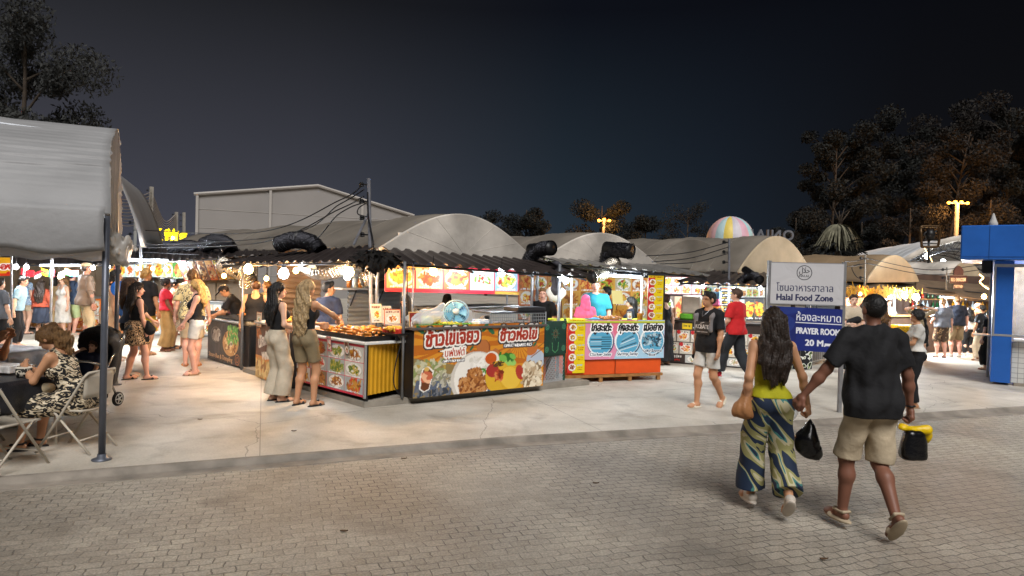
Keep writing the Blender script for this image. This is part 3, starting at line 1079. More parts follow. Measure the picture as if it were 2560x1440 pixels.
for i, y in enumerate((460, 474, 490, 505)):
    e = P((330, 250, 300, 330)[i], (575, 618, 620, 630)[i], 17.5)
    s = P(910, y, 11.3)
    mid = P((640, 690, 640, 700)[i], (585, 596, 612, 640)[i] - 4, 13.6)
    cable(('topmost', 'second', 'third', 'lowest')[i] + ' black cable running left from the wooden utility post', [[s, P(850, y + 40 - i * 4, 11.8), mid, e]], .011)
cable('looped black cable on the wooden utility post', [[P(915, 508, 11.2), P(897, 520, 11.2), P(895, 535, 11.2), P(918, 542, 11.2)]], .01)
cable('black lead running down the wooden utility post', [[P(919, 480, 11.25), P(921, 540, 11.25), P(932, 600, 11.25), P(934, 640, 11.2)]], .014)
for i in range(9):
    y = 480 + i * 8.5
    cable('pale wire, %s of nine, slung between two concrete poles' % ('top', '2nd', '3rd', '4th', '5th', '6th', '7th', '8th', 'lowest')[i], [sag(P(379, y, 34), P(441, 535 + i * 4.2, 38), .9)], .022, CABL)
    cable('pale wire, %s of nine, running left from the tall concrete pole' % ('top', '2nd', '3rd', '4th', '5th', '6th', '7th', '8th', 'lowest')[i], [sag(P(379, y, 34), P(250, 484 + i * 8, 27), .3)], .018, CABL)
for i, (y0, xe, ye) in enumerate(((606, 1615, 640), (618, 1630, 655), (634, 1650, 660))):
    cable(('upper', 'middle', 'lower')[i] + ' black cable running left from the slim post by the tan gable', [sag(P(1820, y0, 15.8), P(xe, ye, 14.6), .08)], .01)
for i, y0 in enumerate((646, 658)):
    cable(('upper', 'lower')[i] + ' black cable strung past the small tan tent', [sag(P(2110, y0 + 8, 18), P(2165, y0, 19.2), .03), sag(P(2165, y0, 19.2), P(2470, y0 + 14, 21), .25)], .012)
cable('coil of black wire hanging by the small tan tent', [[P(2150, 660, 19), P(2130, 668, 19), P(2140, 690, 19), P(2158, 702, 19)]], .012)

# ---------------------------------------------------------------- trees
LEAF = M('dark_foliage', '#0f110e', .8, .5, .6)
LEAFO = M('brown_foliage', '#17120d', .8, .5, .6)  # browner leaf colour for the trees round the lamp mast
LEAFP = M('feathery_foliage', '#2f302f', .8, .25, .8)
BARK = M('tree_bark', '#3d342b', .9, .3, 3, bump=.5)


def leaves(cl, n, size, seed, droop=0.0):
    """cl: list of (centre, radius) clumps -> scattered leaf faces"""
    g = np.random.default_rng(seed)
    C = np.array([c for c, r in cl]); Rr = np.array([r for c, r in cl])
    k = g.integers(0, len(cl), n)
    d = g.normal(size=(n, 3)); d /= np.linalg.norm(d, axis=1)[:, None]
    p = C[k] + d * (Rr[k] * g.uniform(.15, 1, n) ** .6)[:, None] * np.array([1, 1, .75])
    a = g.normal(size=(n, 3)); a[:, 2] -= droop; a /= np.linalg.norm(a, axis=1)[:, None]
    b = np.cross(a, g.normal(size=(n, 3))); b /= np.linalg.norm(b, axis=1)[:, None]
    s = (size * g.uniform(.5, 1.4, n))[:, None]
    a, b = a * s, b * s * .4
    V = np.stack([p - a, p + b, p + a, p - b], 1).reshape(-1, 3)
    return V, np.arange(n * 4).reshape(n, 4)


def tree(label, base, h, rad, n=2600, size=.3, sf=.34, nf=6.5, seed=1, m=LEAF, lean=(0, 0), low=.35, nl=9, droop=.3, group='trees beyond the market', tr=.16, cl_r=.42):
    g = random.Random(seed)
    base = gnd(base)
    t = thing('tree', label, 'tree', base, 0, group)
    top = base + Vector((lean[0], lean[1], h))
    mb = MB()
    tp = arc(5, [base, base.lerp(top, .4) + Vector((g.uniform(-.3, .3), 0, 0)), base.lerp(top, .75), top])
    mb.tube(tp, [tr * (1 - .8 * i / (len(tp) - 1)) for i in range(len(tp))], 7)
    cl = []
    for i in range(nl):
        f = low + (1 - low) * (i + .5) / nl
        s = base.lerp(top, f * .9)
        an = i * 2.4 + g.random()
        rr = rad * (1 - .55 * abs(f - .55)) * g.uniform(.5, 1)
        e = s + Vector((math.cos(an) * rr, math.sin(an) * rr * .8, h * g.uniform(.05, .16)))
        mb.tube(arc(4, [s, s.lerp(e, .5) + Vector((0, 0, .1 * h * .3)), e]), [tr * .4, tr * .3, tr * .26, tr * .22, tr * .18, tr * .14, tr * .1, tr * .07, tr * .05], 5)
        cl += [(tuple(e), rad * cl_r * g.uniform(.6, 1.1)), (tuple(s.lerp(e, .6)), rad * cl_r * .7 * g.uniform(.6, 1.1))]
    mb.build('trunk', BARK, t, True)
    V, Q = leaves(cl, int(n * nf), size * sf, seed, droop)
    np_mesh('crown', V, Q, m, t)
    return t


def tpx(label, px, ytop, d, rad, **kw):
    b = P(px, 700, d); tz = P(px, ytop, d).z
    return tree(label, b, tz, rad, **kw)


tpx('feathery casuarina rising above the grey canopy at upper left', 55, 60, 26, 2.6, n=4200, size=.26, seed=3, m=LEAFP, low=.3, nl=16, droop=1.0, cl_r=.5)
tpx('tall dark tree behind the palm, right of the balloon', 2080, 330, 55, 4.2, n=3600, size=.4, seed=4, low=.25, nl=26, cl_r=.27)
tpx('tall thin dark tree left of the lamp mast', 2200, 300, 58, 4.6, n=3600, size=.4, seed=5, low=.3, nl=26, cl_r=.27)
tpx('leaning bare-limbed tree lit orange beside the lamp mast', 2330, 330, 50, 4.0, n=3000, size=.35, seed=6, m=LEAFO, lean=(2.4, 0), low=.4, nl=26, cl_r=.27)
tpx('tall brownish tree directly behind the lamp mast', 2420, 280, 62, 5.2, n=4200, size=.45, seed=8, m=LEAFO, low=.25, nl=26, cl_r=.27)
tpx('tall dark tree above the blue kiosk roof', 2510, 270, 54, 4.6, n=4200, size=.4, seed=9, m=LEAFO, low=.2, nl=26, cl_r=.27)
tpx('large dark tree at the far right edge', 2640, 250, 50, 5, n=4200, size=.4, seed=10, low=.2, nl=26, cl_r=.27)
tpx('low bushy tree lit orange just left of the shop sign mast', 2270, 520, 46, 2.2, n=2200, size=.25, seed=11, m=LEAFO, low=.3, nl=9)
tpx('orange lit bushy tree right of the lamp mast', 2470, 500, 46, 2.4, n=2200, size=.25, seed=12, m=LEAFO, low=.3, nl=9)
tpx('round dark tree behind the back-to-front roof letters', 1985, 545, 50, 2.6, n=2200, size=.3, seed=13, low=.3)
tpx('dim round tree behind the widest grey gable', 1312, 525, 60, 2.7, n=2200, size=.35, seed=14, low=.3)
tpx('small dim tree half hidden by the widest gable', 1215, 535, 64, 2.2, n=1600, size=.35, seed=15, low=.35)
tpx('dim tree glittering around the small orange lamp', 1500, 515, 62, 3.4, n=2600, size=.35, seed=16, low=.25, nl=11)
tpx('pale bare-branched tree left of the balloon', 1715, 520, 56, 2.6, n=700, size=.25, seed=17, low=.4, nl=11, tr=.12)
tpx('dim wide tree between the orange lamp and the bare tree', 1610, 545, 66, 3.0, n=2200, size=.35, seed=18, low=.25)
tpx('dark low tree right of the palm', 2150, 555, 52, 2.4, n=2000, size=.3, seed=19, low=.25)
# thatch-like palm
pb = gnd(P(2100, 700, 38))
t = thing('palm_tree', 'shaggy palm with drooping dead fronds behind the small tan tent', 'palm', pb, 0, 'trees beyond the market')
mb = MB(); mb.tube([pb, P(2094, 610, 38), P(2100, 560, 38)], [.2, .17, .14], 8)
for k in range(4): mb.tube([P(2100, 560, 38), P(2085 + 13 * k, 520 + 7 * (k % 2), 38)], [.05, .02], 5)
mb.build('trunk', BARK, t, True)
g = np.random.default_rng(5)


def fronds(c, n, L, up, dr, seed, lean=0):
    g = np.random.default_rng(seed)
    Vs, Qs = [], []
    for i in range(n):
        a = g.uniform(0, 6.28); l = L * g.uniform(.7, 1.15); uu = up * g.uniform(.3, 1.2)
        prev = None
        for k in range(7):
            s = k / 6
            p = np.array([c.x + math.cos(a) * l * s * .75 + lean * s, c.y + math.sin(a) * l * s * .75, c.z + uu * s - dr * s * s * g.uniform(.9, 1.1)])
            w = .1 * (1 - s * .8)
            e = np.array([-math.sin(a), math.cos(a), 0]) * w
            cur = (p - e, p + e + np.array([0, 0, -.05]))
            if prev is not None:
                b = len(Vs); Vs += [prev[0], prev[1], cur[1], cur[0]]; Qs.append((b, b + 1, b + 2, b + 3))
            prev = cur
    return np.array(Vs), np.array(Qs)


V, Q = fronds(P(2098, 562, 38), 170, 1.5, .35, 1.5, 3)
np_mesh('dead_fronds', V, Q, M('dry_palm', '#6d6a58', .9, .4, 3), t)
V, Q = fronds(P(2092, 628, 38), 90, 2.0, 1.3, 1.0, 6)
np_mesh('crown', V, Q, LEAF, t)

# ---------------------------------------------------------------- lamps: every lamp carries its own light


def point(p, e, c, r=.04, parent=None, name='lamp_light'):
    l = bpy.data.lights.new(name, 'POINT')
    l.energy = e; l.color = c; l.shadow_soft_size = r
    o = bpy.data.objects.new(name, l)
    COL.objects.link(o)
    o.location = p if parent is None else INV[parent] @ Vector(p)
    if parent is not None: o.parent = parent
    return o


WARM, COOL, ORNG = (1, .54, .2), (.86, .94, 1), (1, .45, .1)
GLW = M('warm_bulb_glow', '#ffca7a', .5, 0, emit=26)
GLC = M('white_bulb_glow', '#f2f8ff', .5, 0, emit=26)
GLO = M('sodium_glow', '#ff9a30', .5, 0, emit=9)
SOCK = M('bulb_socket', '#2a2a2a', .5, 0)


def bulb(label, px, py, d, warm, e=45, r=.035, drop=.25, z=None):
    p = P(px, py, d)
    t = thing('light_bulb', label, 'light bulb', (p.x, p.y, p.z), 0, 'bare bulbs under the awnings')
    mb = MB(); mb.lathe(p, [(.004, -r), (r * .7, -r * .7), (r, 0), (r * .75, r * .7), (r * .35, r * 1.2)], 12); mb.build('bulb', GLW if warm else GLC, t, True)
    mb = MB(); mb.lathe(p + Vector((0, 0, r * 1.15)), [(r * .4, 0), (r * .45, .03), (r * .3, .045)], 8); mb.build('socket', SOCK, t)
    mb = MB(); mb.tube([p + Vector((0, 0, r * 1.2 + .04)), p + Vector((0, 0, drop))], .005, 4); mb.build('flex', CAB, t)
    point(p - Vector((0, 0, .0)), e, WARM if warm else COOL, r * 1.15, t)
    return t


def tubelamp(label, a, b, e, warm=False, n=2, r=.018, bare=False):
    a, b = Vector(a), Vector(b)
    t = thing('tube_lamp', label, 'tube lamp', (a.x, a.y, a.z), 0, 'tube lamps under the awnings')
    mb = MB(); mb.tube([a, b], r, 8); mb.build('tube', M('tube_glow', '#eef6ff', .5, 0, emit=7), t, True)
    mb = MB(); mb.tube([a + Vector((0, 0, r + .016)), b + Vector((0, 0, r + .016))], .014, 4); mb.build('fitting', STEEL, t)
    for i in range(n): point(a.lerp(b, (i + .5) / n) - Vector((0, 0, r + .03)), e, WARM if warm else COOL, .06, t)
    return t


def mast(label, px, py, d, n, w, e, rad=.09):
    p = P(px, py, d); b = gnd(p)
    t = thing('lamp_mast', label, 'street lamp', b, 0, 'orange lamp masts')
    mb = MB(); mb.tube([b, p], [.16, .12], 8)
    mb.tube([p - Vector((w * .5, 0, 0)), p + Vector((w * .5, 0, 0))], .05, 6)
    mb.build('pole', CONCP, t)
    for i in range(n):
        c = p + Vector(((i / (n - 1) - .5) * w, -.1, .1 * (1 - abs(i / (n - 1) - .5) * 2)))
        mb = MB(); mb.lathe(c, [(.02, -rad), (rad, -.4 * rad), (rad * 1.2, rad * .4), (rad * .4, rad)], 10); mb.build('lamp_head', GLO, t, True)
    point(p + Vector((0, -1.3, .1)), e, ORNG, .3, t)
    return t


mast('orange four-headed lamp mast standing before the dark trees', 2393, 508, 44, 4, 1.2, 1500)
mast('small far orange lamp mast glimpsed through a tree', 1510, 552, 60, 3, .9, 700, .12)
# ================================================================ STALLS
FOODP = {'roll': ['#b8741c', '#d09438', '#8c5014'], 'curry': ['#8c9a3c', '#c8b048', '#5c7424'], 'fry': ['#c87820', '#e0a040', '#9c5418']}
ORANGE = M('orange_painted_board', '#e0561e', .5, .1, 3)
YELC = M('yellow_corrugated_sheet', '#c8941c', .5, .15, 3)
WOOD = M('raw_timber', '#9a6c3c', .7, .3, 9)
WHITE = M('white_paint', '#d8d8d4', .5, .06, 3)
GREYS = M('grey_sheet_metal', '#9a9fa2', .45, .12, 2, metal=.08)
DKC = M('dark_counter', '#2a2523', .5, .2, 4)
ALU = M('aluminium', '#c2c4c6', .35, .05, 5, metal=.7)
KRAFT = M('cardboard', '#b08450', .8, .12, 5)
GRASSM = M('artificial_grass', '#4c9030', .9, .4, 40, bump=.6)
PLAST = M('clear_plastic', '#dfe3e6', .15, .05, 8, alpha=.55, bump=.5)
GLASSM = M('clear_glass', '#e8f0f4', .05, 0, alpha=.12)


def at(p, z): return Vector((p.x, p.y, z))


def counter(label, p0, p1, depth, z0, z1, art=None, body=DKC, top=ALU, name='stall_counter', cat='counter', topo=.04, group=None, artz=None):
    """a counter whose front runs from p0 (viewer's left) to p1; depth goes inward"""
    ex = (p1 - p0); ex.z = 0; w = ex.length
    T = frame(at(p0, 0), ex)
    t = thing(name, label, cat, (p0.x, p0.y, 0), 0, group)
    if body:
        mb = MB(T); mb.box((w / 2, depth / 2 + .01, (z0 + z1) / 2 - .02), (w, depth, z1 - z0 - .04)); mb.build('body', body, t)
    mb = MB(T); mb.box((w / 2, depth / 2, z1), (w + 2 * topo, depth + 2 * topo, .04), bev=.008); mb.build('counter_top', top, t)
    if art:
        a0, a1 = artz or (z0, z1 - .03)
        L = lambda u, v: tuple(T @ Vector((u * w, -.012, a0 + (a1 - a0) * v)))
        art(w, a1 - a0).panel('front_banner', L, t, .01)
    return t, T, w


def grid_art(n, m, seed, border='#d03030', bw=.02, bg='#d8d0c0', pal=None, res=.012, cap=True, plate='#f4f1ea'):
    def f(w, h):
        c = CV(w, h, res, border); g = random.Random(seed)
        for i in range(n):
            for j in range(m):
                x0, x1 = bw + (w - 2 * bw) * i / n, bw + (w - 2 * bw) * (i + 1) / n
                y0, y1 = bw + (h - 2 * bw) * j / m, bw + (h - 2 * bw) * (j + 1) / m
                c.rect(x0 + res * .6, y0 + res * .6, x1 - res * .6, y1 - res * .6, g.choice(bg) if isinstance(bg, list) else bg)
                cx, cy = (x0 + x1) / 2, (y0 + y1) / 2
                pl = plate if g.random() < .5 else None; q = 1 if pl else 1.35
                c.food(cx + (x1 - x0) * g.uniform(-.05, .05), cy, (x1 - x0) * .44 * q, (y1 - y0) * .42 * q, seed * 31 + i * 7 + j, g.choice(pal) if pal else None, pl, 30 if pl else 55)
                if cap: c.scribble(x0 + (x1 - x0) * .1, y0 + (y1 - y0) * .03, (x1 - x0) * .7, (y1 - y0) * .09, '#fff', seed + i + j)
        return c
    return f


# ---- fried snack counter on the corner
f0, f1, f2 = G(736, 945, .17), G(912, 989, .17), G(1026, 966, .17)
snack, TS, wS = counter('fried snack counter with nine food photos in a red frame and yellow side', f0, f1, .95, .14, .90, grid_art(4, 3, 5, '#d0384c', .03, ['#c9c2b4', '#a8b2b4', '#d8d4ca', '#7f6a50'], [FOODP['roll'], FOODP['curry'], FOODP['fry'], FOODP['roll'] + ['#d8402c']], .009), None, WHITE)
mb = MB(); e = (f2 - f1); L_ = Vector((e.x, e.y, 0))
mb.poly([at(f0, .86) + Vector((.02, .02, 0)), at(f1, .86) + Vector((0, .02, 0)), at(f2, .86) + Vector((0, .02, 0)), at(f0, .86) + L_], .7); mb.build('body', DKC, snack)
mb = MB()
nS = Vector((L_.y, -L_.x, 0)).normalized()
k_ = lambda u, v: at(f1, .17 + .72 * v) + L_ * (.03 + .96 * u) + nS * (.02 + .012 * max(-.5, min(.8, 1.5 * math.cos(u * 2 * math.pi * 11))))
mb.sheet(lambda u, v: k_(u, v), 100, 1, .004)
mb.build('yellow_side_panel', YELC, snack)
mb = MB()
mb.tube([at(f1, .13) - Vector((0, .015, 0)), at(f1, .91) - Vector((0, .015, 0))], .02, 4)
mb.tube([at(f1, .9) + nS * .02, at(f2, .9) + nS * .02], .015, 4)
mb.build('edge_trim', ALU, snack)
mb = MB()
for q in (f1 + L_ * .03, f1 + L_ * .95, f0 + L_ * .1): mb.tube([at(q, .085), at(q, .16)], .025, 6)
mb.build('foot', BLACK, snack)
TRAYM = M('black_enamel_tray', '#201d1c', .35, .1, 4)


def tray(label, T, x, y, z, w, d, h=.05, m=None, group='food trays'):
    t = thing('serving_tray', label, 'tray', tuple(T @ Vector((x, y, z))), 0, group)
    mb = MB(T)
    mb.box((x, y, z + .006), (w, d, .012))
    for (cx, cy, sx, sy) in ((x, y - d / 2, w, .012), (x, y + d / 2, w, .012), (x - w / 2, y, .012, d), (x + w / 2, y, .012, d)): mb.box((cx, cy, z + h / 2), (sx, sy, h - .002))
    np_mesh('tray', mb.v, mb.f, m or TRAYM, t)
    return t


tray('long black enamel tray heaped with brown spring rolls', TS, wS * .52, .27, .925, wS * .92, .5, .07)
tray('black raised tray holding the red box of fries', TS, wS - .12, .62, 1.0, .5, .4, .03)
mb = MB(TS)
for (x, y) in ((wS - .33, .46), (wS + .09, .46), (wS - .33, .78), (wS + .09, .78)): mb.box((x, y, .96), (.03, .03, .078))
tag(mb.build('tray_stand', BLACK), 'low black four-legged stand under the raised snack tray', 'stand')
ROLL = M('fried_pastry', '#c07c2c', .45, .4, 14, bump=.5)
rollme = None
g = random.Random(4)
for i in range(64):
    lay = 0 if i < 34 else (1 if i < 54 else 2)
    k = i - (0, 34, 54)[lay]; nr = (34, 20, 10)[lay]
    x = wS * (.14 + lay * .09) + wS * (.78 - lay * .14) * ((k % (nr // 2)) / (nr // 2 - 1)) + g.uniform(-.02, .02)
    y = .17 + .22 * (k // (nr // 2)) + g.uniform(-.03, .03) + lay * .02
    c = TS @ Vector((x, y, .965 + lay * .042))
    if rollme is None:
        V, Q = solid([('c', (-.06, 0, 0), (.06, 0, 0), .021, .021), ('e', (0, .004, .004), (.07, .022, .02))], .011, .01)
        rollme = np_mesh('spring_roll', V, Q, ROLL, None, True); o = rollme
    else: o = rollme.copy(); COL.objects.link(o)
    o.location = c; o.rotation_euler = (0, g.uniform(-.12, .12), g.uniform(-.7, .3) + 2.2)
    tag(o, 'golden brown fried roll heaped on the long tray of the snack counter', 'spring roll', 'fried rolls on the snack tray')


def pile(name, label, c, n, r, size, m, seed, group=None, flat=.5, cat=None, stuff=True):
    g = np.random.default_rng(seed); pr = []
    mb = MB()
    for i in range(n):
        a = g.uniform(0, 6.28); q = r * math.sqrt(g.random())
        p = Vector((c[0] + math.cos(a) * q, c[1] + math.sin(a) * q, c[2] + (r - q) * flat * g.random() + size * .4))
        d = Vector(g.normal(size=3)); d.z *= .4; d.normalize()
        mb.tube([p - d * size, p + d * size * .2, p + d * size], [size * .35, size * .5, size * .3], 5)
    o = mb.build(name, m, None, True)
    return tag(o, label, cat or name.replace('_', ' '), group, 'stuff' if stuff else None)


FRIES = M('yellow_fries', '#d8a030', .5, .3, 20)
pile('fried_chicken', 'heap of golden fried pieces behind the spring rolls', TS @ Vector((wS * .5, .72, .95)), 60, .24, .05, M('golden_fry', '#c8842c', .5, .35, 15), 2)
pile('french_fries', 'yellow fries filling the red paper box on the snack counter', TS @ Vector((wS - .1, .6, 1.06)), 80, .17, .04, FRIES, 3, flat=.3)
mb = MB(TS)
for i in range(5): mb.box((wS - .26 + i * .085, .5, 1.05), (.078, .05, .09), bev=.01)
tag(mb.build('fries_box', M('red_paper_box', '#c03024', .6, .2, 10)), 'row of red paper boxes filled with fries', 'box')
mb = MB(TS)
for i in range(4): mb.box((wS * .3 + i * .1, .62, .975), (.095, .12, .1 - .02 * (i % 2)), .2, bev=.01)
tag(mb.build('snack_cup', M('blue_white_paper', '#a8c0d8', .6, .35, 25)), 'blue and white paper snack trays beside the fried chicken', 'paper tray')


def card(label, c, w, h, art, rz=0.0, lean=.2, name='price_card', group='small price cards', legs=True):
    c = Vector(c); ux = Vector((math.cos(rz), math.sin(rz), 0)); uy = Vector((-math.sin(rz), math.cos(rz), 0))
    t = thing(name, label, 'price card', (c.x, c.y, c.z), 0, group)
    up = Vector((0, 0, 1)) * math.cos(lean) + uy * math.sin(lean)
    art(w, h).panel('card_face', lambda u, v: tuple(c + ux * (u - .5) * w + up * v * h), t, .006)
    if legs:
        mb = MB(); mb.tube([c + uy * .05 - Vector((0, 0, .12)), c + uy * .01 + up * .03], .006, 4); mb.build('prop', BLACK, t)
    return t


def art1(bg, bd, seed, pal=None):
    def f(w, h):
        c = CV(w, h, .008, bd); c.rect(.012, .012, w - .012, h - .012, bg)
        c.food(w / 2, h * .42, w * .38, h * .27, seed, pal); c.scribble(w * .12, h * .78, w * .76, h * .12, '#7c2410', seed); c.scribble(w * .2, h * .07, w * .5, h * .06, '#333', seed + 1)
        return c
    return f


card('dark red noodle card standing at the right end of the snack counter', TS @ Vector((wS + .12, .78, 1.02)), .2, .32, art1('#8c2c20', '#e8c080', 3, FOODP['fry']), .5)
card('orange snack card in the middle of the snack counter', TS @ Vector((wS * .72, .85, 1.08)), .26, .26, art1('#e8dcc8', '#d86428', 8, FOODP['fry']), .4)
card('pale blue fish snack card behind the blonde woman', TS @ Vector((wS * .48, .9, 1.1)), .2, .3, art1('#cfe0ee', '#f4f4f0', 9), .7)
card('pale drumstick card beside the blue fish snack card', TS @ Vector((wS * .6, .92, 1.1)), .16, .28, art1('#e8e4da', '#b8c8d8', 19), .5)
for i, (x, lab) in enumerate(((.32, 'leftmost paper price tag hanging on the snack tray, orange food'), (.55, 'middle paper price tag hanging on the snack tray, pink strip'), (.79, 'rightmost paper price tag hanging on the snack tray, brown'))):
    card(lab, TS @ Vector((wS * x, -.03, .74 - .03 * i)), .12, .22, art1(('#e8e0d8', '#e8c8c8', '#5c4030')[i], ('#c8302c', '#e05070', '#c8b8a0')[i], 20 + i), math.atan2((f1 - f0).y, (f1 - f0).x), -.12, group='price tags hanging on the snack tray', legs=False)

# ---- steel back wall with shelf and rice cooker behind the snacks
wA, wB = P(868, 860, 12.2), P(1000, 860, 13.2)
t = thing('partition_wall', 'grey corrugated steel partition behind the fried snack counter', 'partition', (wA.x, wA.y, 0))
dW = at(wB, 0) - at(wA, 0); nW = Vector((dW.y, -dW.x, 0)).normalized()
mb = MB(); mb.sheet(lambda u, v: at(wA, .2 + 2.0 * v) + dW * u + nW * .012 * math.cos(v * 2 * math.pi * 26), 1, 200, .004); mb.build('wall_sheet', GREYS, t)
wall2 = thing('partition_wall', 'dim brown steel partition behind the brown wing counter', 'partition', (wA.x, wA.y, 0))
wC, wD = P(690, 820, 14.0), P(800, 820, 13.4)
dW2 = at(wD, 0) - at(wC, 0); n2_ = Vector((dW2.y, -dW2.x, 0)).normalized()
mb = MB(); mb.sheet(lambda u, v: at(wC, .2 + 2.1 * v) + dW2 * u + n2_ * .012 * math.cos(v * 2 * math.pi * 20), 1, 160, .004); mb.build('wall_sheet', M('brown_sheet_metal', '#6c5c50', .5, .3, 2), wall2)
sh = thing('wall_shelf', 'bracketed steel shelf on the grey partition holding the rice cooker', 'shelf', tuple(P(870, 722, 12)))
s0, s1 = P(852, 722, 11.9), P(995, 722, 12.6)
mb = MB(frame(s0, s1 - s0)); lw = (s1 - s0).length; mb.box((lw / 2, .12, 0), (lw, .34, .03)); mb.build('shelf_board', GREYS, sh)
for x in (.25, .72):
    mb = MB(frame(s0, s1 - s0)); mb.tube([(lw * x, .28, -.01), (lw * x, .28, -.6)], .018, 4); mb.tube([(lw * x, -.02, -.03), (lw * x, .28, -.42)], .016, 4); mb.build('bracket', DARKM, sh)
c = P(945, 714, 12.2)
rc = thing('rice_cooker', 'white domed rice cooker on the wall shelf', 'rice cooker', tuple(c))
mb = MB(); mb.lathe(c, [(.17, -.05), (.19, 0), (.19, .14)], 18); mb.build('base', BLACK, rc, True)
mb = MB(); mb.lathe(c + Vector((0, 0, .142)), [(.185, 0), (.18, .1), (.14, .2), (.06, .25), (.02, .26)], 18); mb.build('lid', WHITE, rc, True)
mb = MB(); mb.box((c.x - .03, c.y - .19, c.z + .07), (.09, .02, .06)); mb.build('switch_plate', WHITE, rc)
for i, x in enumerate((872, 886, 900, 915)):
    c = P(x, 712, 12.1); mb = MB(); mb.lathe(c, [(.035, -.05), (.04, .0), (.04, .1), (.015, .14), (.015, .17)], 10)
    tag(mb.build('sauce_bottle', M(('amber_sauce', 'clear_bottle')[i % 2], ('#9a5a20', '#b8c4cc')[i % 2], .2, .1), None, True), ('amber bottle at the left end of the wall shelf', 'clear bottle second on the wall shelf', 'amber bottle third on the wall shelf', 'clear bottle nearest the rice cooker')[i], 'bottle', 'bottles on the wall shelf')

# ---- omelet stall


def omelet_art(w, h):
    c = CV(w, h, .0085, '#d8902c')
    for (cx, cy) in ((w * .28, h * .70), (w * .78, h * .70)):
        a = np.arctan2(c.Y - cy, c.X - cx)
        c.fill((np.sin(a * 24 + 1) > .55) & (c.Y > h * .38), '#bd6a1e')
    c.rect(w * .535, 0, w * .54, h * .5, '#d8902c')
    # left scene: bowls, eggs, mince on rice
    c.poly([(0, 0), (w * .54, 0), (w * .54, h * .22), (w * .3, h * .42), (0, h * .55)], '#8f7a4e')
    c.noise(0, h * .2, w * .22, h * .5, ['#c9c4a4', '#a8a888', '#b89a48', '#88945c'], 120, .03, 1)
    c.poly([(0, h * .02), (w * .26, h * .0), (w * .28, h * .2), (w * .02, h * .24)], '#5a6478'); c.noise(w * .02, 0, w * .25, h * .08, ['#38404c', '#6c7078', '#8c7a58'], 40, .03, 3)
    c.noise(w * .13, h * .14, w * .3, h * .3, ['#b8b4a4', '#8c8878', '#d8d4c4'], 70, .022, 2)
    for (x, y, r) in ((.41, .51, .12), (.5, .62, .15), (.56, .5, .1), (.6, .52, .1)): c.ell(w * x, h * y, w * r * .36, h * r * 1.0, '#8c4a26'); c.ell(w * (x - .006), h * (y + .02), w * r * .32, h * r * .88, '#b8703c')
    c.ell(w * .45, h * .2, w * .19, h * .4, '#cfc9c0'); c.ell(w * .46, h * .21, w * .175, h * .37, '#eeeae2')
    c.poly([(w * .54, 0), (w * .72, 0), (w * .72, h * .6), (w * .54, h * .42)], '#c07a2c')
    c.noise(w * .4, h * .26, w * .53, h * .5, ['#f4f1ea', '#e4e0d8', '#d8d4c8'], 60, .025, 4)
    for i in range(5): c.ell(w * (.5 + .01 * i), h * (.33 - .02 * i), .045, .014, '#4c8c34', .9 * i)
    c.noise(w * .33, 0, w * .53, h * .22, ['#9c5f2c', '#b87a40', '#7c4420', '#c89058'], 190, .026, 5)
    c.noise(w * .39, h * .16, w * .49, h * .34, ['#9c5f2c', '#b87a40', '#7c4420', '#c89058'], 90, .024, 6)
    c.poly([(w * .04, h * .12), (w * .07, h * .07), (w * .11, h * .1), (w * .14, h * .36), (w * .1, h * .43), (w * .06, h * .4), (w * .045, h * .3)], '#f4f0e8')
    c.poly([(w * .05, h * .12), (w * .075, h * .085), (w * .105, h * .11), (w * .13, h * .34), (w * .1, h * .41), (w * .065, h * .38)], '#6a3c20')
    c.noise(w * .065, h * .24, w * .12, h * .33, ['#e09070', '#c86848', '#f0b890'], 14, .04, 7); c.ell(w * .09, h * .39, w * .018, h * .03, '#d8b060')
    # right scene
    c.noise(w * .56, h * .3, w * .74, h * .5, ['#4c9a3a', '#78b850', '#2c6c28', '#98cc68'], 90, .045, 8)
    c.rect(w * .54, 0, w * .8, h * .02, '#4a6a88')
    c.ell(w * .565, h * .47, w * .06, h * .12, '#e8e2d6'); c.ell(w * .56, h * .48, w * .045, h * .085, '#c8581c')
    c.ell(w * .62, h * .2, w * .1, h * .24, '#dcae30', .2); c.ell(w * .73, h * .15, w * .1, h * .2, '#d8a828', -.5); c.ell(w * .72, h * .17, w * .085, h * .16, '#e8c044', -.5)
    c.ell(w * .575, h * .3, w * .05, h * .1, '#a8342c'); c.ell(w * .8, h * .24, w * .035, h * .12, '#b03a2c', .4)
    c.noise(w * .6, h * .16, w * .66, h * .28, ['#a43c20', '#c8562c', '#7c2c14', '#d8884c'], 46, .025, 9); c.noise(w * .58, h * .36, w * .66, h * .42, ['#3c3020', '#5c4020'], 30, .014, 10)
    c.ell(w * .93, h * .42, w * .08, h * .16, '#b8c4d4'); c.noise(w * .83, h * .02, w * .98, h * .36, ['#b8a080', '#d8c8ac', '#8c7454', '#e8dcc4'], 170, .032, 11)
    c.line([(w * .87, h * .5), (w * 1.0, h * .68)], .008, '#8c5a2c'); c.line([(w * .89, h * .46), (w * 1.0, h * .6)], .008, '#8c5a2c')
    c.ell(w * .9, h * .58, w * .05, h * .08, '#c07038', .5)
    for (x, y, r) in ((.04, .94, -.7), (.51, .95, .9), (.555, .9, -.7), (.99, .97, .8), (.41, .65, .8), (.92, .66, .8)):
        c.ell(w * x, h * y, .07 * (1.3 if y > .8 else .7), .028 * (1.3 if y > .8 else .7), '#2c6a48', r)
    # burst behind the small words
    bs = []
    for i in range(18):
        a = i * math.pi / 9; q = 1 if i % 2 else .62
        bs.append((w * .275 + math.cos(a) * w * .115 * q, h * .63 + math.sin(a) * h * .13 * q))
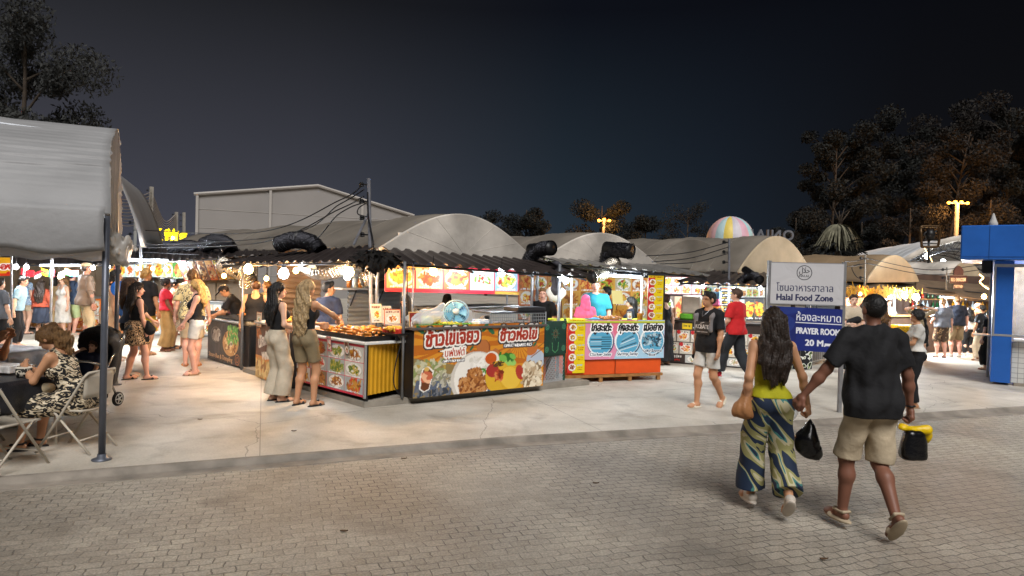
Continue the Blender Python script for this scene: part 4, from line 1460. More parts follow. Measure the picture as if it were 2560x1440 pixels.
    c.poly(bs, '#2c2018'); c.poly([(w * .275 + (x - w * .275) * .9, h * .63 + (y - h * .63) * .86) for x, y in bs], '#f4efe6')
    O = [(.05, '#2a2a30'), (.026, '#f6f2ea')]
    c.text('ข้าวไข่เจียว', w * .075, h * .70, .30, '#a8321c', .012, 'l', O, .1, .05, fit=w * .385)
    c.text('บุฟเฟต์', w * .21, h * .545, .165, '#b83a20', .006, 'l', [(.028, '#f6f2ea')], .05, .03, fit=w * .15)
    c.text('ข้าวห่อไข่', w * .625, h * .735, .26, '#a8321c', .012, 'l', O, .1, .02, fit=w * .305)
    c.text('OMELET WRAPPED RICE', w * .66, h * .635, .075, '#fff', .005, 'l', [(.022, '#2a2a30')], .1, fit=w * .235)
    c.text('OMELET RICE BUFFED', w * .2, h * .465, .05, '#fff', .004, 'l', [(.014, '#2a2a30')], .1, .01, fit=w * .155)
    return c


b0, b1 = G(1031, 997, .095), G(1356, 965, .09)
om, TO, wO = counter('omelet rice stall front with big orange food banner lettered in Thai', b0, b1, .8, .1, 1.1, omelet_art, DKC, M('counter_laminate', '#5c5450', .5), artz=(.1, 1.15))


def on(T, x, y, z): return T @ Vector((x, y, z))


mb = MB(TO); mb.sheet(lambda u, v: TO.inverted() @ (TO @ Vector((.12 + 1.0 * u, .0 + .3 * v, 1.135 + .02 * math.sin(u * 40) * math.cos(v * 21)))), 60, 12, .015)
tag(mb.build('grass_mat', GRASSM, None, True), 'strip of artificial grass along the omelet counter edge', 'mat')
blob('plastic_bag', [('e', on(TO, .22, .25, 1.2), (.22, .16, .1)), ('e', on(TO, .4, .25, 1.26), (.2, .12, .09)), ('c', on(TO, .45, .25, 1.3), on(TO, .6, .25, 1.4), .07, .02)], PLAST, res=.02, disp=wrinkle(.03, 2, 22))
tag(bpy.data.objects['plastic_bag'], 'crumpled clear plastic bag of packs at the left end of the omelet counter', 'bag')
# fan
fc = on(TO, .98, .42, 1.3)
fan = thing('desk_fan', 'round blue caged fan lying back on the omelet counter', 'fan', tuple(fc - Vector((0, 0, .17))))
fdir = Vector((.1, -.9, .35)).normalized()
ring = Vector((1, 0, 0)).cross(fdir).normalized(); rx = fdir.cross(ring).normalized()
mb = MB(); mb.lathe(fc - fdir * .03, [(.18, 0), (.185, .01)], 24, axis=fdir); mb.build('back_disc', M('fan_blue', '#3a86b4', .4, .1), fan)
mb = MB()
for r in (.06, .1, .14, .17, .2): mb.tube([fc + (rx * math.cos(k * .2618) + ring * math.sin(k * .2618)) * r + fdir * .05 * (1.1 - r * 4) for k in range(25)], .004 if r < .19 else .01, 4)
for k in range(16): mb.tube([fc + (rx * math.cos(k * .3927) + ring * math.sin(k * .3927)) * q + fdir * .05 * (1.1 - q * 4) for q in (.03, .1, .2)], .003, 3)
mb.build('cage', M('fan_cage', '#a8c8d8', .4, 0), fan)
mb = MB(); mb.lathe(fc + fdir * .055, [(.05, 0), (.045, .015), (.01, .02)], 14, axis=fdir); mb.build('hub', WHITE, fan, True)
for k in range(5):
    a = k * 1.2566; q = rx * math.cos(a) + ring * math.sin(a); pq = rx * -math.sin(a) + ring * math.cos(a)
    mb = MB(); mb.sheet(lambda u, v: fc + q * (.04 + .12 * u) + pq * (v - .5) * (.05 + .09 * u) + fdir * (.02 + .03 * v), 4, 3, .003); mb.build('blade', M('fan_blade', '#78b4d0', .3, .05), fan)
mb = MB(); mb.tube([fc - fdir * .03, fc - fdir * .06 - Vector((0, 0, .17))], .03, 8); mb.build('stand', WHITE, fan)
mb = MB(TO); mb.box((1.3, .2, 1.155), (.3, .25, .05), .2, bev=.01); mb.box((1.34, .22, 1.19), (.26, .2, .03), -.1, bev=.01)
tag(mb.build('paper_bundle', M('paper_blue_white', '#d0d8e2', .7, .3, 20)), 'stacked white and blue paper packs beside the fan', 'packs')
# wire rack box
rk = thing('wire_rack', 'long dark wire mesh rack on the right end of the omelet counter', 'rack', tuple(on(TO, 2.1, .3, 1.12)))
mb = MB(TO)
mb.box((1.95, .3, 1.31), (1.15, .5, .02)); mb.box((2.25, .28, 1.36), (.58, .4, .07), bev=.01)
mb.build('tray_top', DARKM, rk)
mb = MB(TO)
for i in range(30): mb.tube([(1.4 + .037 * i, .05, 1.12), (1.4 + .037 * i, .05, 1.3)], .004, 3)
for i in range(4): mb.tube([(1.38, .05, 1.13 + .055 * i), (2.52, .05, 1.13 + .055 * i)], .005, 3)
for x in (1.38, 2.52): mb.tube([(x, .05, 1.1), (x, .05, 1.32)], .012, 4); mb.tube([(x, .52, 1.1), (x, .52, 1.32)], .012, 4)
mb.build('mesh', GREYS, rk)
for i, (x, y, c_, lab) in enumerate(((.55, .6, '#a8c038', 'green sauce tub behind the grass mat'), (.72, .62, '#d8c050', 'yellow sauce tub behind the grass mat'), (1.62, .5, '#d8d8d8', 'white foam box under the wire rack'))):
    mb = MB(TO); mb.box((x, y, 1.18), (.16, .13, .11), bev=.02); tag(mb.build('sauce_tub', M('tub%d' % i, c_, .5)), lab, 'tub')
tag(pile('herb_garnish', 'scattered yellow and green herbs on the omelet counter', on(TO, .75, .2, 1.14), 40, .15, .03, M('herbs', '#b8b038', .7, .5, 30), 5, flat=.1), None)
# prep table and inner counters of the omelet stall
pt = counter('long white prep counter inside the omelet stall', P(1090, 790, 12.2), P(1290, 800, 14.4), .6, .3, 1.28, None, M('white_tile', '#b8b4ac', .5, .1, 3), ALU)[0]
# overhead picture menu


def over_art(w, h):
    c = CV(w, h, .011, '#c8283c'); c.rect(.0, h * .84, w * .42, h, '#e0a83c'); c.rect(w * .8, h * .0, w, h * .12, '#e0b040')
    for i, (bg, pal, rot) in enumerate((('#c89a5c', ['#d8a030', '#e8c040', '#b07820'], 0), ('#d8c09a', ['#d8601c', '#e88a2c', '#b84814'], 0), ('#b8742c', ['#d09030', '#8c3c1c', '#e8c050'], 0), ('#a8ccd8', ['#f0eada', '#6c9c3c', '#c8382c', '#e8e0c8'], 0), ('#88b4d0', ['#d8d848', '#b8341c', '#7cac38', '#f0d8b8'], 0))):
        x0, x1 = w * (.012 + .197 * i), w * (.012 + .197 * (i + 1) - .008)
        c.rect(x0, h * .14, x1, h * .9, bg); c.food((x0 + x1) / 2, h * .54, (x1 - x0) * .46, h * .36, 60 + i, pal, '#f0ece2', 40)
        c.ell((x0 + x1) / 2, h * .52, (x1 - x0) * .24, h * .2, pal[0], .4); c.noise((x0 + x1) / 2 - .15, h * .45, (x0 + x1) / 2 + .15, h * .65, pal, 30, .025, i)
        c.scribble(x0 + .05, h * .17, (x1 - x0) * .75, h * .08, '#fff', i); c.scribble(x0 + .1, h * .84, (x1 - x0) * .8, h * .07, '#3a2414' if i < 2 else '#f0e8d8', i + 9)
    return c


mn = thing('menu_banner', 'long red bordered overhead banner of five omelet dishes', 'banner', tuple(P(962, 728, 11.2)))
fo = corners(P(962, 729, 11.2), P(1297, 737, 12.9), P(1297, 676, 12.9), P(962, 660, 11.2))
over_art(2.35, .42).panel('banner_sheet', fo, mn, .01)
mb = MB(); mb.tube([Vector(fo(0, 1)) + Vector((0, .03, .01)), Vector(fo(1, 1)) + Vector((0, .03, .01))], .015, 6); mb.build('rail', DARKM, mn)
# poles of the corner
for lab, a, b, r in (('grey steel corner pole between the yellow panel and the omelet banner', G(1005, 996, .085), P(1009, 655, 10.35), .022), ('thin dark pole just inside the corner pole', G(1028, 985, .085), P(1019, 650, 10.6), .012),
                     ('dark steel pole wrapped in cloth between omelet and satay stalls', G(1393, 950, .05), P(1390, 660, 12.4), .03), ('white painted post at the left of the satay counter', G(1424, 950, 0), P(1423, 672, 12.5), .022), ('blue-white post at the right of the satay counter', G(1600, 940, 0), P(1597, 690, 13.0), .022),
                     ('steel post beside the dark dumpling counter', G(604, 925, 0), P(600, 650, 13), .025), ('slim white post above the far right bar', G(2232, 880, 0), P(2231, 720, 19.6), .03)):
    mb = MB(); a = Vector(a); mb.tube([a, Vector((b.x * .15 + a.x * .85, b.y * .15 + a.y * .85, b.z))], r, 8)
    tag(mb.build('support_pole', WHITE if 'white' in lab else STEEL, None, True), lab, 'pole', 'awning support poles')
blob('rolled_cloth', [('c', P(1391, 660, 12.35), P(1396, 685, 12.35), .07, .1), ('c', P(1396, 685, 12.35), P(1388, 735, 12.35), .1, .05)], M('dark_tarp', '#3a3a40', .8, .2), res=.02, disp=wrinkle(.03, 4, 20))
tag(bpy.data.objects['rolled_cloth'], 'dark tarp rolled and tied round the pole between two stalls', 'tarp')
cable('black cable hanging down beside the yellow panel', [[P(1018, 655, 10.3), P(1016, 800, 10.1), P(990, 905, 9.85), P(985, 960, 9.8), P(1003, 992, 9.95)]], .009)
NET = M('black_netting', '#161413', .95, .4, 20)
g = np.random.default_rng(3); J = g.uniform(.5, 1.3, 60)
nt = thing('shade_net', 'ragged black shade net hanging bunched at the awning corner', 'net', tuple(P(950, 640, 10.3)))
for i, (x0, x1, y0, y1, dp, dr, sg_) in enumerate(((872, 1004, 642, 650, 10.25, .26, 1), (890, 1000, 628, 640, 10.55, .3, -1), (905, 985, 636, 652, 10.0, .22, 1))):
    def f(u, v, i=i):
        j = J[int(u * 30) + 9 * i]
        q = P(x0 + (x1 - x0) * u, y0 + (y1 - y0) * u - 8 * math.sin(math.pi * u), dp + .05 * math.sin(u * 31 + i))
        return q - Vector((0, 0, dr * v * j * (.45 + .55 * math.sin(math.pi * min(1, u * 1.1))))) + Vector((.03 * math.sin(v * 7 + u * 40), -.10 * v * math.sin(u * 17 + i), 0))
    mb = MB(); mb.sheet(f, 60, 8, .006); mb.build('net_fold', NET, nt)

# ---- green gate
g0, g1 = G(1357, 963, .06), G(1413, 958, .03)
gt = thing('metal_gate', 'green ornamental metal gate with mesh below, between omelet and satay stalls', 'gate', (g0.x, g0.y, 0))


def gate_art(w, h):
    c = CV(w, h, .006, '#143c30')
    for r in (.04, .07, .1): c.ring(w / 2, h * .62, r, .007, '#7a5c40' if r < .09 else '#0a2018')
    for k in range(8): c.ell(w / 2 + math.cos(k * .785) * .085, h * .62 + math.sin(k * .785) * .085, .04, .016, '#2c5c48', k * .785)
    for (sx, sy) in ((-1, 1), (1, 1), (-1, -1), (1, -1)):
        for r in (.02, .045): c.ring(w / 2 + sx * w * .37, h * (.5 + sy * .33), r, .006, '#4c9470')
    c.line([(w * .36, h * .36), (w * .38, h * .14), (w * .5, h * .06), (w * .62, h * .14), (w * .64, h * .36)], .007, '#58a068')
    for x in (.02, .98): c.rect(w * x - .02, 0, w * x + .02, h, '#0f2c24')
    return c


w_ = (g1 - g0).length
gate_art(w_, .6).panel('ornament_panel', quad(g0, g1, .56, 1.14), gt, .02)
mb = MB(frame(at(g0, 0), g1 - g0))
for x in (0, w_ - .03): mb.box((x + .015, .03, .6), (.03, .03, 1.15))
for z in (.06, .55): mb.box((w_ / 2, .03, z), (w_ - .06, .028, .03))
mb.build('frame', M('green_steel', '#1c4c3c', .5, .1), gt)
mb = MB(frame(at(g0, 0), g1 - g0))
for i in range(15):
    x = .03 + (w_ - .06) * i / 14
    mb.tube([(x, .03, .08), (min(x + .28, w_ - .03), .03, .08 + .46 * min(1, (w_ - .03 - x) / .28))], .004, 3); mb.tube([(x, .032, .08), (max(x - .28, .03), .032, .08 + .46 * min(1, (x - .03) / .28))], .004, 3)
mb.build('mesh', GREYS, gt)
mb = MB(frame(at(g0, 0), g1 - g0)); mb.box((w_ * .32, .35, .28), (.24, .3, .5)); tag(mb.build('crate', M('orange_crate', '#c05a20', .6, .2)), 'orange crate behind the gate mesh', 'crate')
mb = MB(frame(at(g0, 0), g1 - g0)); mb.box((w_ * .75, .3, .3), (.2, .22, .54)); tag(mb.build('wood_block', M('brown_wood', '#6a4420', .7, .3, 12)), 'dark brown wooden cabinet behind the gate mesh', 'cabinet')

# ---- satay stall


def satay_art(w, h):
    c = CV(w, h, .008, '#dc8fae')
    c.poly([(w * .36, 0), (w * .42, h * .4), (w * .66, h), (w, h), (w, 0)], '#a9cfe4'); c.poly([(w * .3, h), (w * .66, h), (w * .42, h * .4), (w * .36, h * .6)], '#e07890')
    for i, (x, tx, en) in enumerate(((.19, 'ไก่สะเต๊ะ', 'Chicken Satay'), (.525, 'กุ้งสะเต๊ะ', 'Shrimp Satay'), (.845, 'เนื้อย่าง', 'Grilled Skewered'))):
        cx, cy = w * x, h * .44
        c.ell(cx, cy, h * .36, h * .37, '#24506c'); c.ell(cx - .01, cy + .015, h * .345, h * .355, '#f2f6f8'); c.ell(cx, cy, h * .31, h * .32, '#58a8cc')
        if i == 2:
            c.noise(cx - .2, cy - .1, cx + .18, cy + .15, ['#3a5468', '#284050', '#7898a8', '#b8d0dc'], 90, .02, 3)
        else:
            for k in range(6):
                y = cy - .13 + k * .045
                c.line([(cx - .2 + k * .02 * i, y - .05 * i), (cx + (.02 if i == 0 else .2 - .02 * k), y + .06 * i)], .011, ('#c8dce4', '#3c5c70', '#88b8cc')[k % 3])
                if i == 0: c.line([(cx + .02, y), (cx + .2, y)], .008, '#20404f')
            c.ell(cx - .12, cy + .19, .035, .05, '#2a2c34'); c.ell(cx + .13, cy + .19, .03, .05, '#2a2c34')
        c.text(tx, cx, h * .72, .20, '#17181c', .008, 'c', [(.024, '#fff')], .12, fit=w * .25)
        if i < 2: c.text(en, cx, h * .09, .085, '#1c3c5c', .004, 'c', [(.016, '#f4f8fa')], .12, fit=w * .265)
        else: c.text(en, cx, h * .16, .08, '#1c3c5c', .003, 'c', [(.014, '#f4f8fa')], .12, fit=w * .24); c.text('Beef', cx, h * .055, .08, '#1c3c5c', .003, 'c', [(.014, '#f4f8fa')], .12)
    return c


def menu_art(w, h):
    c = CV(w, h, .007, '#e8cc18'); c.poly([(0, 0), (w * .3, 0), (w * .42, h * .3), (w * .36, h * .6), (w * .45, h * .95), (0, h)], '#d02c24')
    c.rect(0, h * .945, w, h, '#e8cc18'); c.scribble(w * .1, h * .955, w * .8, h * .03, '#9c2418', 1)
    for i in range(5):
        y = h * (.85 - .185 * i)
        c.food(w * .28, y, w * .22, h * .07, 80 + i, ['#d8b83c', '#c88428', '#7c3c18'] if i < 4 else ['#7c3c20', '#9c5430'])
        c.scribble(w * .56, y + h * .025, w * .34, h * .03, '#9cc0d8', i); c.scribble(w * .58, y - h * .02, w * .3, h * .022, '#c86c20', i + 4); c.scribble(w * .6, y - h * .055, w * .26, h * .02, '#98531a', i + 8)
    return c


s0, s1 = G(1416, 958, 0), G(1651, 949, 0)
sat, TT, wT = counter('orange satay stall counter with pink and blue skewer banner on a timber base', s0, s1, .75, .14, 1.1, None, ORANGE, M('lime_counter', '#b8c038', .5, .1))
satay_art(wT * .83, .76).panel('front_banner', lambda u, v: tuple(TT @ Vector((wT * (.17 + .85 * u), -.03, .42 + .72 * v))), sat, .012)
menu_art(wT * .18, .98).panel('menu_board', lambda u, v: tuple(TT @ Vector((wT * .175 * u - .005, -.025, .18 + .97 * v))), sat, .012)
mb = MB(TT)
mb.box((wT * .5, -.006, .28), (.012, .02, .27)); mb.build('panel_joint', M('orange_joint', '#9c3c14', .6), sat)
mb = MB(TT)
mb.box((wT / 2, 0, .11), (wT + .06, .05, .05)); mb.box((wT / 2, .72, .11), (wT + .06, .05, .05))
for x in (.05, wT * .35, wT * .66, wT - .05):
    mb.box((x, .01, .045), (.07, .05, .085)); mb.box((x, .7, .045), (.07, .05, .085))
mb.build('timber_base', WOOD, sat)
menu_art(.33, .86).panel('hanging_menu', lambda u, v: tuple(TT @ Vector((wT * .83 + .34 * u, -.01, 1.14 + .84 * v))), sat, .02)
mb = MB(TT); mb.box((wT * .91, .01, 2.0), (.4, .05, .04)); mb.box((wT + .02, .01, 1.55), (.03, .05, .86)); mb.build('menu_frame', DARKM, sat)
card('white price stand on the satay counter left of the glasses woman', on(TT, wT * .68, .12, 1.13), .12, .17, art1('#f4f4f0', '#444', 31), .4, group='cards on the satay counter')
card('yellow price sign held up over the satay counter', on(TT, wT * .60, .3, 1.42), .24, .26, lambda w, h: CV(w, h, .01, '#e8dc98'), .45, group='cards on the satay counter')
mb = MB(TT); mb.lathe((wT * .79, .12, 1.12), [(.05, 0), (.055, .13), (.05, .14)], 12); tag(mb.build('sauce_jar', M('jar_amber', '#a87028', .2, .2), None, True), 'amber lidded jar at the right of the satay counter', 'jar')
pile('satay_meat', 'brown skewers laid out along the satay counter', on(TT, wT * .5, .35, 1.13), 50, .25, .05, M('satay', '#a06830', .6, .3), 12, flat=.1)
mb = MB(TT); mb.sheet(lambda u, v: (wT * (.3 + .3 * u), .2 + .3 * v, 1.14 + .03 * math.sin(9 * u) * math.sin(5 * v)), 12, 8, .01); tag(mb.build('blue_cloth', M('blue_cloth', '#4c88b8', .8, .2)), 'crumpled blue cloth on the satay counter', 'cloth')
# paddle fan shaped card on pole
pc = P(1391, 735, 12.9)
pf = thing('cloud_signboard', 'pale cloud shaped hanging board inside the satay stall', 'signboard', tuple(pc))
V, Q = solid([('e', (pc.x + a * .07, pc.y, pc.z + b * .6), (.1, .02, .095)) for a, b in ((-1.4, .06), (0, .1), (1.3, .04), (.4, -.1), (-.8, -.06))], .014, .03)
np_mesh('board', V, Q, M('pale_board', '#a8a49c', .6, .1), pf, True)
mb = MB(); mb.tube([pc + Vector((0, 0, .2)), pc + Vector((0, .05, .45))], .01, 4); mb.build('hanger', BLACK, pf)
# picture walls
PALM = [FOODP['fry'], ['#c84c20', '#e08038', '#f0c060'], ['#5c9a2c', '#d8c048', '#b83820'], ['#e8b428', '#f4cc50', '#c8501c']]


def pwall(label, bl, br, tr, tl, n, m, seed, border, bg, w=3.0, h=1.0, res=.016, bw=.01, name='picture_wall', cap=True):
    t = thing(name, label, 'menu board', tuple(bl), 0, 'picture menus in the stalls')
    grid_art(n, m, seed, border, bw, bg, PALM, res, cap)(w, h).panel('board', corners(bl, br, tr, tl), t, .02)
    mb = MB(); mb.tube([Vector(tl), Vector(tr)], .015, 4); mb.tube([Vector(bl), Vector(br)], .015, 4); mb.build('rail', DARKM, t)
    return t


pwall('yellow wall of noodle dish photos behind the satay cooks', P(1405, 800, 15.0), P(1660, 800, 15.9), P(1660, 694, 15.9), P(1405, 690, 15.0), 6, 3, 7, '#e8b048', ['#e0a848', '#d8c8a0', '#c87830'])
pwall('orange photo menu between the omelet menu and the wrapped pole', P(1296, 800, 14.6), P(1404, 800, 15.2), P(1404, 690, 15.2), P(1296, 686, 14.6), 3, 3, 12, '#c8602c', ['#d8a060', '#b86c34'], 1.2, .9)
pwall('upper white dish photos in red frames right of the satay menu', P(1652, 736, 17.2), P(1755, 738, 17.2), P(1755, 692, 17.2), P(1652, 690, 17.2), 4, 2, 21, '#c83028', ['#dce4e6', '#e8e4d8', '#ccd8dc'], 1.1, .46)
pwall('upper dish photos in pale yellow frames, above the walking man', P(1756, 738, 17.1), P(1834, 740, 17.1), P(1834, 694, 17.1), P(1756, 692, 17.1), 3, 2, 23, '#e0c848', ['#dce4e6', '#a8c0d0', '#ccd8dc'], .8, .46)
pwall('row of colourful dish photos just left of the halal sign', P(1835, 745, 17), P(1912, 745, 16.8), P(1912, 698, 16.8), P(1835, 696, 17), 5, 2, 25, '#e8e4d8', ['#e8e0c8', '#d8b870', '#c8d0a0'], .8, .5)
# black letter board
bl_ = thing('letter_board', 'tall black board of white and yellow price lines, left of the red shirted man', 'menu board', tuple(P(1801, 784, 16.2)))
c = CV(.32, .62, .012, '#22252a')
for i in range(10): c.scribble(.03, .04 + i * .055, .24, .03, ('#e8c030', '#e8e8e4')[i % 2], i)
c.rect(.04, .57, .28, .6, '#c86428'); c.panel('board', corners(P(1800, 785, 16.2), P(1834, 785, 16.2), P(1834, 719, 16.2), P(1800, 719, 16.2)), bl_, .03)
pwall('middle shelf backdrop of round salad photos right of the red shirted man', P(1838, 800, 16.5), P(1912, 800, 16.3), P(1912, 746, 16.3), P(1838, 746, 16.5), 3, 1, 29, '#6c5c4c', ['#3c3c40', '#8c6c4c', '#c8d0d0'], .75, .55)
pwall('brown shelf backdrop of dishes behind the dark haired tee shirt man', P(1655, 803, 17), P(1838, 803, 17), P(1838, 740, 17), P(1655, 738, 17), 6, 1, 33, '#8c6c50', ['#a08870', '#c8b090', '#6c5848'], 1.8, .6)


def s6_art(w, h):
    c = CV(w, h, .011, '#3a302c'); g = random.Random(3)
    for r, (y0, y1) in enumerate(((.52, .80), (.22, .5))):
        for i in range(7):
            x0 = w * (i / 7 + .005 + .03 * r); x1 = x0 + w * .135
            c.rect(x0, h * y0, x1, h * y1, '#d8d0c0'); c.food((x0 + x1) / 2, h * (y0 + y1) / 2, w * .062, h * .115, 90 + i + 9 * r, g.choice(PALM), '#f0ece4')
            c.ell(x0 + w * .02, h * y1 - .04, .045, .045, '#c82c30'); c.scribble(x0 + .1, h * y1 - .05, w * .06, .03, '#444', i)
    c.rect(w * .2, h * .84, w * .3, h * .98, '#e8c81c'); c.scribble(w * .215, h * .89, w * .07, .05, '#222', 1); c.ell(w * .34, h * .9, .06, .06, '#c8e0ec')
    for i in range(3): c.rect(w * (.42 + .03 * i), h * .84, w * (.435 + .03 * i), h * .98, '#c03028')
    c.scribble(w * .04, h * .11, w * .15, .07, '#e8e4dc', 3); c.scribble(w * .04, h * .04, w * .15, .05, '#c83028', 5)
    for x in (.24, .45, .66): c.rect(w * x, h * .01, w * (x + .16), h * .2, '#c8ccc8'); c.food(w * (x + .08), h * .1, w * .06, h * .08, int(x * 100), ['#e0d8c8', '#c8a070', '#98b070'])
    return c


c0, c1 = G(1655, 906, 0), G(1905, 925, 0)
s6, T6, w6 = counter('dark counter covered with dish photos behind the walking men', c0, c1, .8, .03, .98, s6_art, DKC, DKC)
for i, (x, z, sx, sz, col, lab) in enumerate(((.24, 1.0, .3, .14, '#6ab834', 'bright green crate on the dark photo counter'), (.64, 1.0, .3, .34, '#c87830', 'orange wooden box on the dark photo counter'), (.62, 1.34, .26, .16, '#d06a90', 'pink box stacked on the orange wooden box'), (.6, 1.5, .34, .16, '#6088a8', 'blue folded tarp on top of the pink box'), (.30, 1.14, .42, .42, '#b8ac9c', 'tan cloth covered hamper on the dark photo counter'), (.42, 1.0, .26, .09, '#c0b49c', 'bundle of paper bags beside the green crate'), (.03, 1.0, .1, .26, '#d87830', 'small orange snack poster at the left end of the dark counter'))):
    mb = MB(T6); mb.box((.1 + x * 1.6, .3, z + sz / 2 + .003), (sx, .3, sz), bev=.03)
    tag(mb.build('stall_box', M('boxcol%d' % i, col, .7, .2, 5)), lab, 'box', 'boxes on the dark photo counter')
c7 = counter('grey steel counter with folded bags right of the red shirted man', G(1890, 915, 0), G(2000, 925, 0), .7, .05, .92, grid_art(3, 3, 44, '#3a302c', .02, ['#c8c8c0', '#e8e0d0'], PALM, .014), GREYS, ALU)
flw = counter('black floral cloth covered table behind the prayer room sign', G(1985, 925, 0), G(2030, 925, 0), .5, .02, .85, None, pattern('floral_black', [(0, '#141416'), (.55, '#d8d8d0'), (.62, '#7a8c58'), (.68, '#141416')], 'noise', 9), ALU)
mb = MB(); a_, b_ = G(2030, 915, 0), G(2112, 900, 0); dv_ = b_ - a_
mb.sheet(lambda u, v: a_ + dv_ * u + Vector((.01 * math.cos(u * 90), -.02 * max(-.4, math.cos(u * 2 * math.pi * 16)), .12 + .55 * v)), 128, 1, .006)
tag(mb.build('slatted_panel', M('slat_grey', '#6c6660', .6, .1)), 'ribbed grey panel of a counter under the prayer room sign', 'panel')
# ================================================================ LEFT CANOPY, SEATING, ALLEY STALLS
p1, p2 = Vector((-3.96, 6.61, 0)), Vector((-6.28, 10.86, 0))
fd = Vector((-.92, -.39, 0)); sd = p2 - p1
tent = thing('grey_canopy', 'big grey vaulted canopy over the seating at the left edge', 'canopy', (p1.x, p1.y, 0))


def tprof(s, a, rip=0.0):
    q = p1 + sd * s + fd * a
    k = max(0.0, math.sin(math.pi * s))
    z = 2.4 + 1.2 * k ** .62
    n_ = math.sin(math.pi * min(1, s * 3))
    off = -.06 * n_ + rip * min(1, 9 * s) * (.018 * math.sin(z * 66 + a * 3.2 + .9 * math.sin(a * 1.3)) * (.6 + .4 * math.sin(z * 9 + a)) + .006 * math.sin(z * 131 - a * 3.1 + 1) + .012 * math.sin(z * 23 + a * .8))
    return Vector((q.x, q.y + off, z + .10 * k * max(0, a - 1.0) ** .9))


CANG = M('grey_tarpaulin', '#8f8f90', .6, .12, 1.5, bump=.3, bscale=14)
mb = MB(); mb.sheet(lambda u, v: tprof(u ** 1.8, -.06 + 6.5 * v, 1), 300, 70, .006); mb.build('roof_cloth', CANG, tent, True)
mb = MB(); mb.sheet(lambda u, v: p1 + fd * (-.06 + 6.5 * u) + Vector((.02 * math.sin(u * 60), -.085 - .03 * math.sin(v * 3), 2.04 + .42 * v - (.05 * math.sin(u * 25) ** 2) * (1 - v) ** 2)), 90, 8, .008); mb.build('valance', CANG, tent, True)
mb = MB(); mb.sheet(lambda u, v: p1 + sd * .9 + fd * (6.5 * u) + Vector((0, 0, 2.0 + .35 * v - .05 * math.sin(u * 30) ** 2 * (1 - v))), 60, 4, .008); mb.build('rear_valance', M('white_tarpaulin', '#c4cad4', .6, .1, 2), tent, True)
PCL = M('cloudy_plastic_curtain', '#b9b4ad', .25, .15, 4, alpha=.9, bump=.3, bscale=12)
PCL.node_tree.nodes['Principled BSDF'].inputs['Transmission Weight'].default_value = .15


def curt(u, v):
    s = .02 + .66 * u
    top = tprof(s, -.05); bot = P(272 + 14 * u, 622 - 12 * u, 6.9 + .6 * u)
    q = top.lerp(bot, v ** 1.3)
    q += Vector((.025, -.02, 0)) * math.sin(u * 34 + v * 2) * (.3 + .5 * v) + Vector((.03, -.05, 0)) * math.sin(math.pi * v) * u
    return q


mb = MB(); mb.sheet(curt, 60, 24, .004); mb.build('side_curtain', PCL, tent, True)
blob('curtain_bunch', [('c', P(270, 590, 6.75), P(300, 630, 6.9), .05, .12), ('c', P(300, 625, 6.9), P(316, 606, 6.9), .08, .02), ('c', P(300, 630, 6.9), P(302, 655, 6.9), .09, .03), ('c', P(285, 625, 6.9), P(270, 640, 6.9), .07, .02)], PCL, tent, res=.016, disp=wrinkle(.04, 3, 26))
STP = M('painted_steel_pole', '#5e626c', .4, .15, 6, metal=.4)
for (q, b_) in ((p1 + Vector((0, .03, 0)), 2.38), (p2, 2.38), (p1 + fd * 6, 2.38), (p2 + fd * 6, 2.38)):
    mb = MB(); mb.tube([q, q + Vector((.012, 0, b_))], .032, 12); mb.lathe(q, [(.09, 0), (.09, .012), (.045, .02), (.04, .06)], 14); mb.build('pole', STP, tent, True)
mb = MB()
for a in (0, 2, 4, 6): mb.tube([tprof(i / 20, a) - Vector((0, 0, .05)) for i in range(21)], .018, 6)
for s in (.0, .25, .5, .75, 1): mb.tube([tprof(s, 0) - Vector((0, 0, .05)), tprof(s, 6.3) - Vector((0, 0, .05))], .018, 6)
mb.build('frame', STEEL, tent)
mb = MB(); mb.sheet(lambda u, v: P(120, 625, 15.5).lerp(P(352, 616, 15.5), u) + Vector((-2 * v, 5 * v, 2.0 * math.sin(math.pi * u) ** .8)), 30, 8, .01)
t = thing('grey_canopy', 'second grey canopy whose slope shows right of the front canopy curtain', 'canopy', (-8, 15.5, 0)); mb.build('roof_cloth', CANG, t, True)
mb = MB()
for q in (P(352, 616, 15.5), P(130, 622, 15.5)): mb.tube([gnd(q), q], .03, 8)
mb.build('pole', STEEL, t)

CREAM = M('cream_painted_steel', '#b3aa9b', .4, .1, 8)


def fchair(label, loc, rz):
    t = thing('folding_chair', label, 'chair', loc, rz, 'folding chairs')
    T = Matrix.Translation(loc) @ Matrix.Rotation(rz, 4, 'Z')
    for sx in (-1, 1):
        x = sx * .22
        mb = MB(T); mb.tube([(x, .27, .0), (x, -.02, .43), (x, -.24, .78), (x * .86, -.265, .82)], .013, 8); mb.build('leg', CREAM, t, True)
        mb = MB(T); mb.tube([(x * .9, -.30, .0), (x * .9, .12, .44)], .012, 8); mb.build('leg', CREAM, t, True)
    for a_, b_, r_ in (((-.19, -.265, .82), (.19, -.265, .82), .013), ((-.2, -.19, .14), (.2, -.19, .14), .009), ((-.22, .18, .14), (.22, .18, .14), .009)):
        mb = MB(T); mb.tube([a_, b_], r_, 8); mb.build('stretcher', CREAM, t, True)
    mb = MB(T); mb.sheet(lambda u, v: (-.2 + .4 * u, -.2 + .4 * v, .445 - .015 * math.sin(math.pi * u)), 8, 8, .02); mb.build('seat', CREAM, t, True)
    mb = MB(T); mb.sheet(lambda u, v: (-.205 + .41 * u, -.25 + .1 * (.8 - (.56 + .24 * v)) - .03 * math.sin(math.pi * u), .56 + .25 * v), 10, 5, .014); mb.build('backrest', CREAM, t, True)
    return t


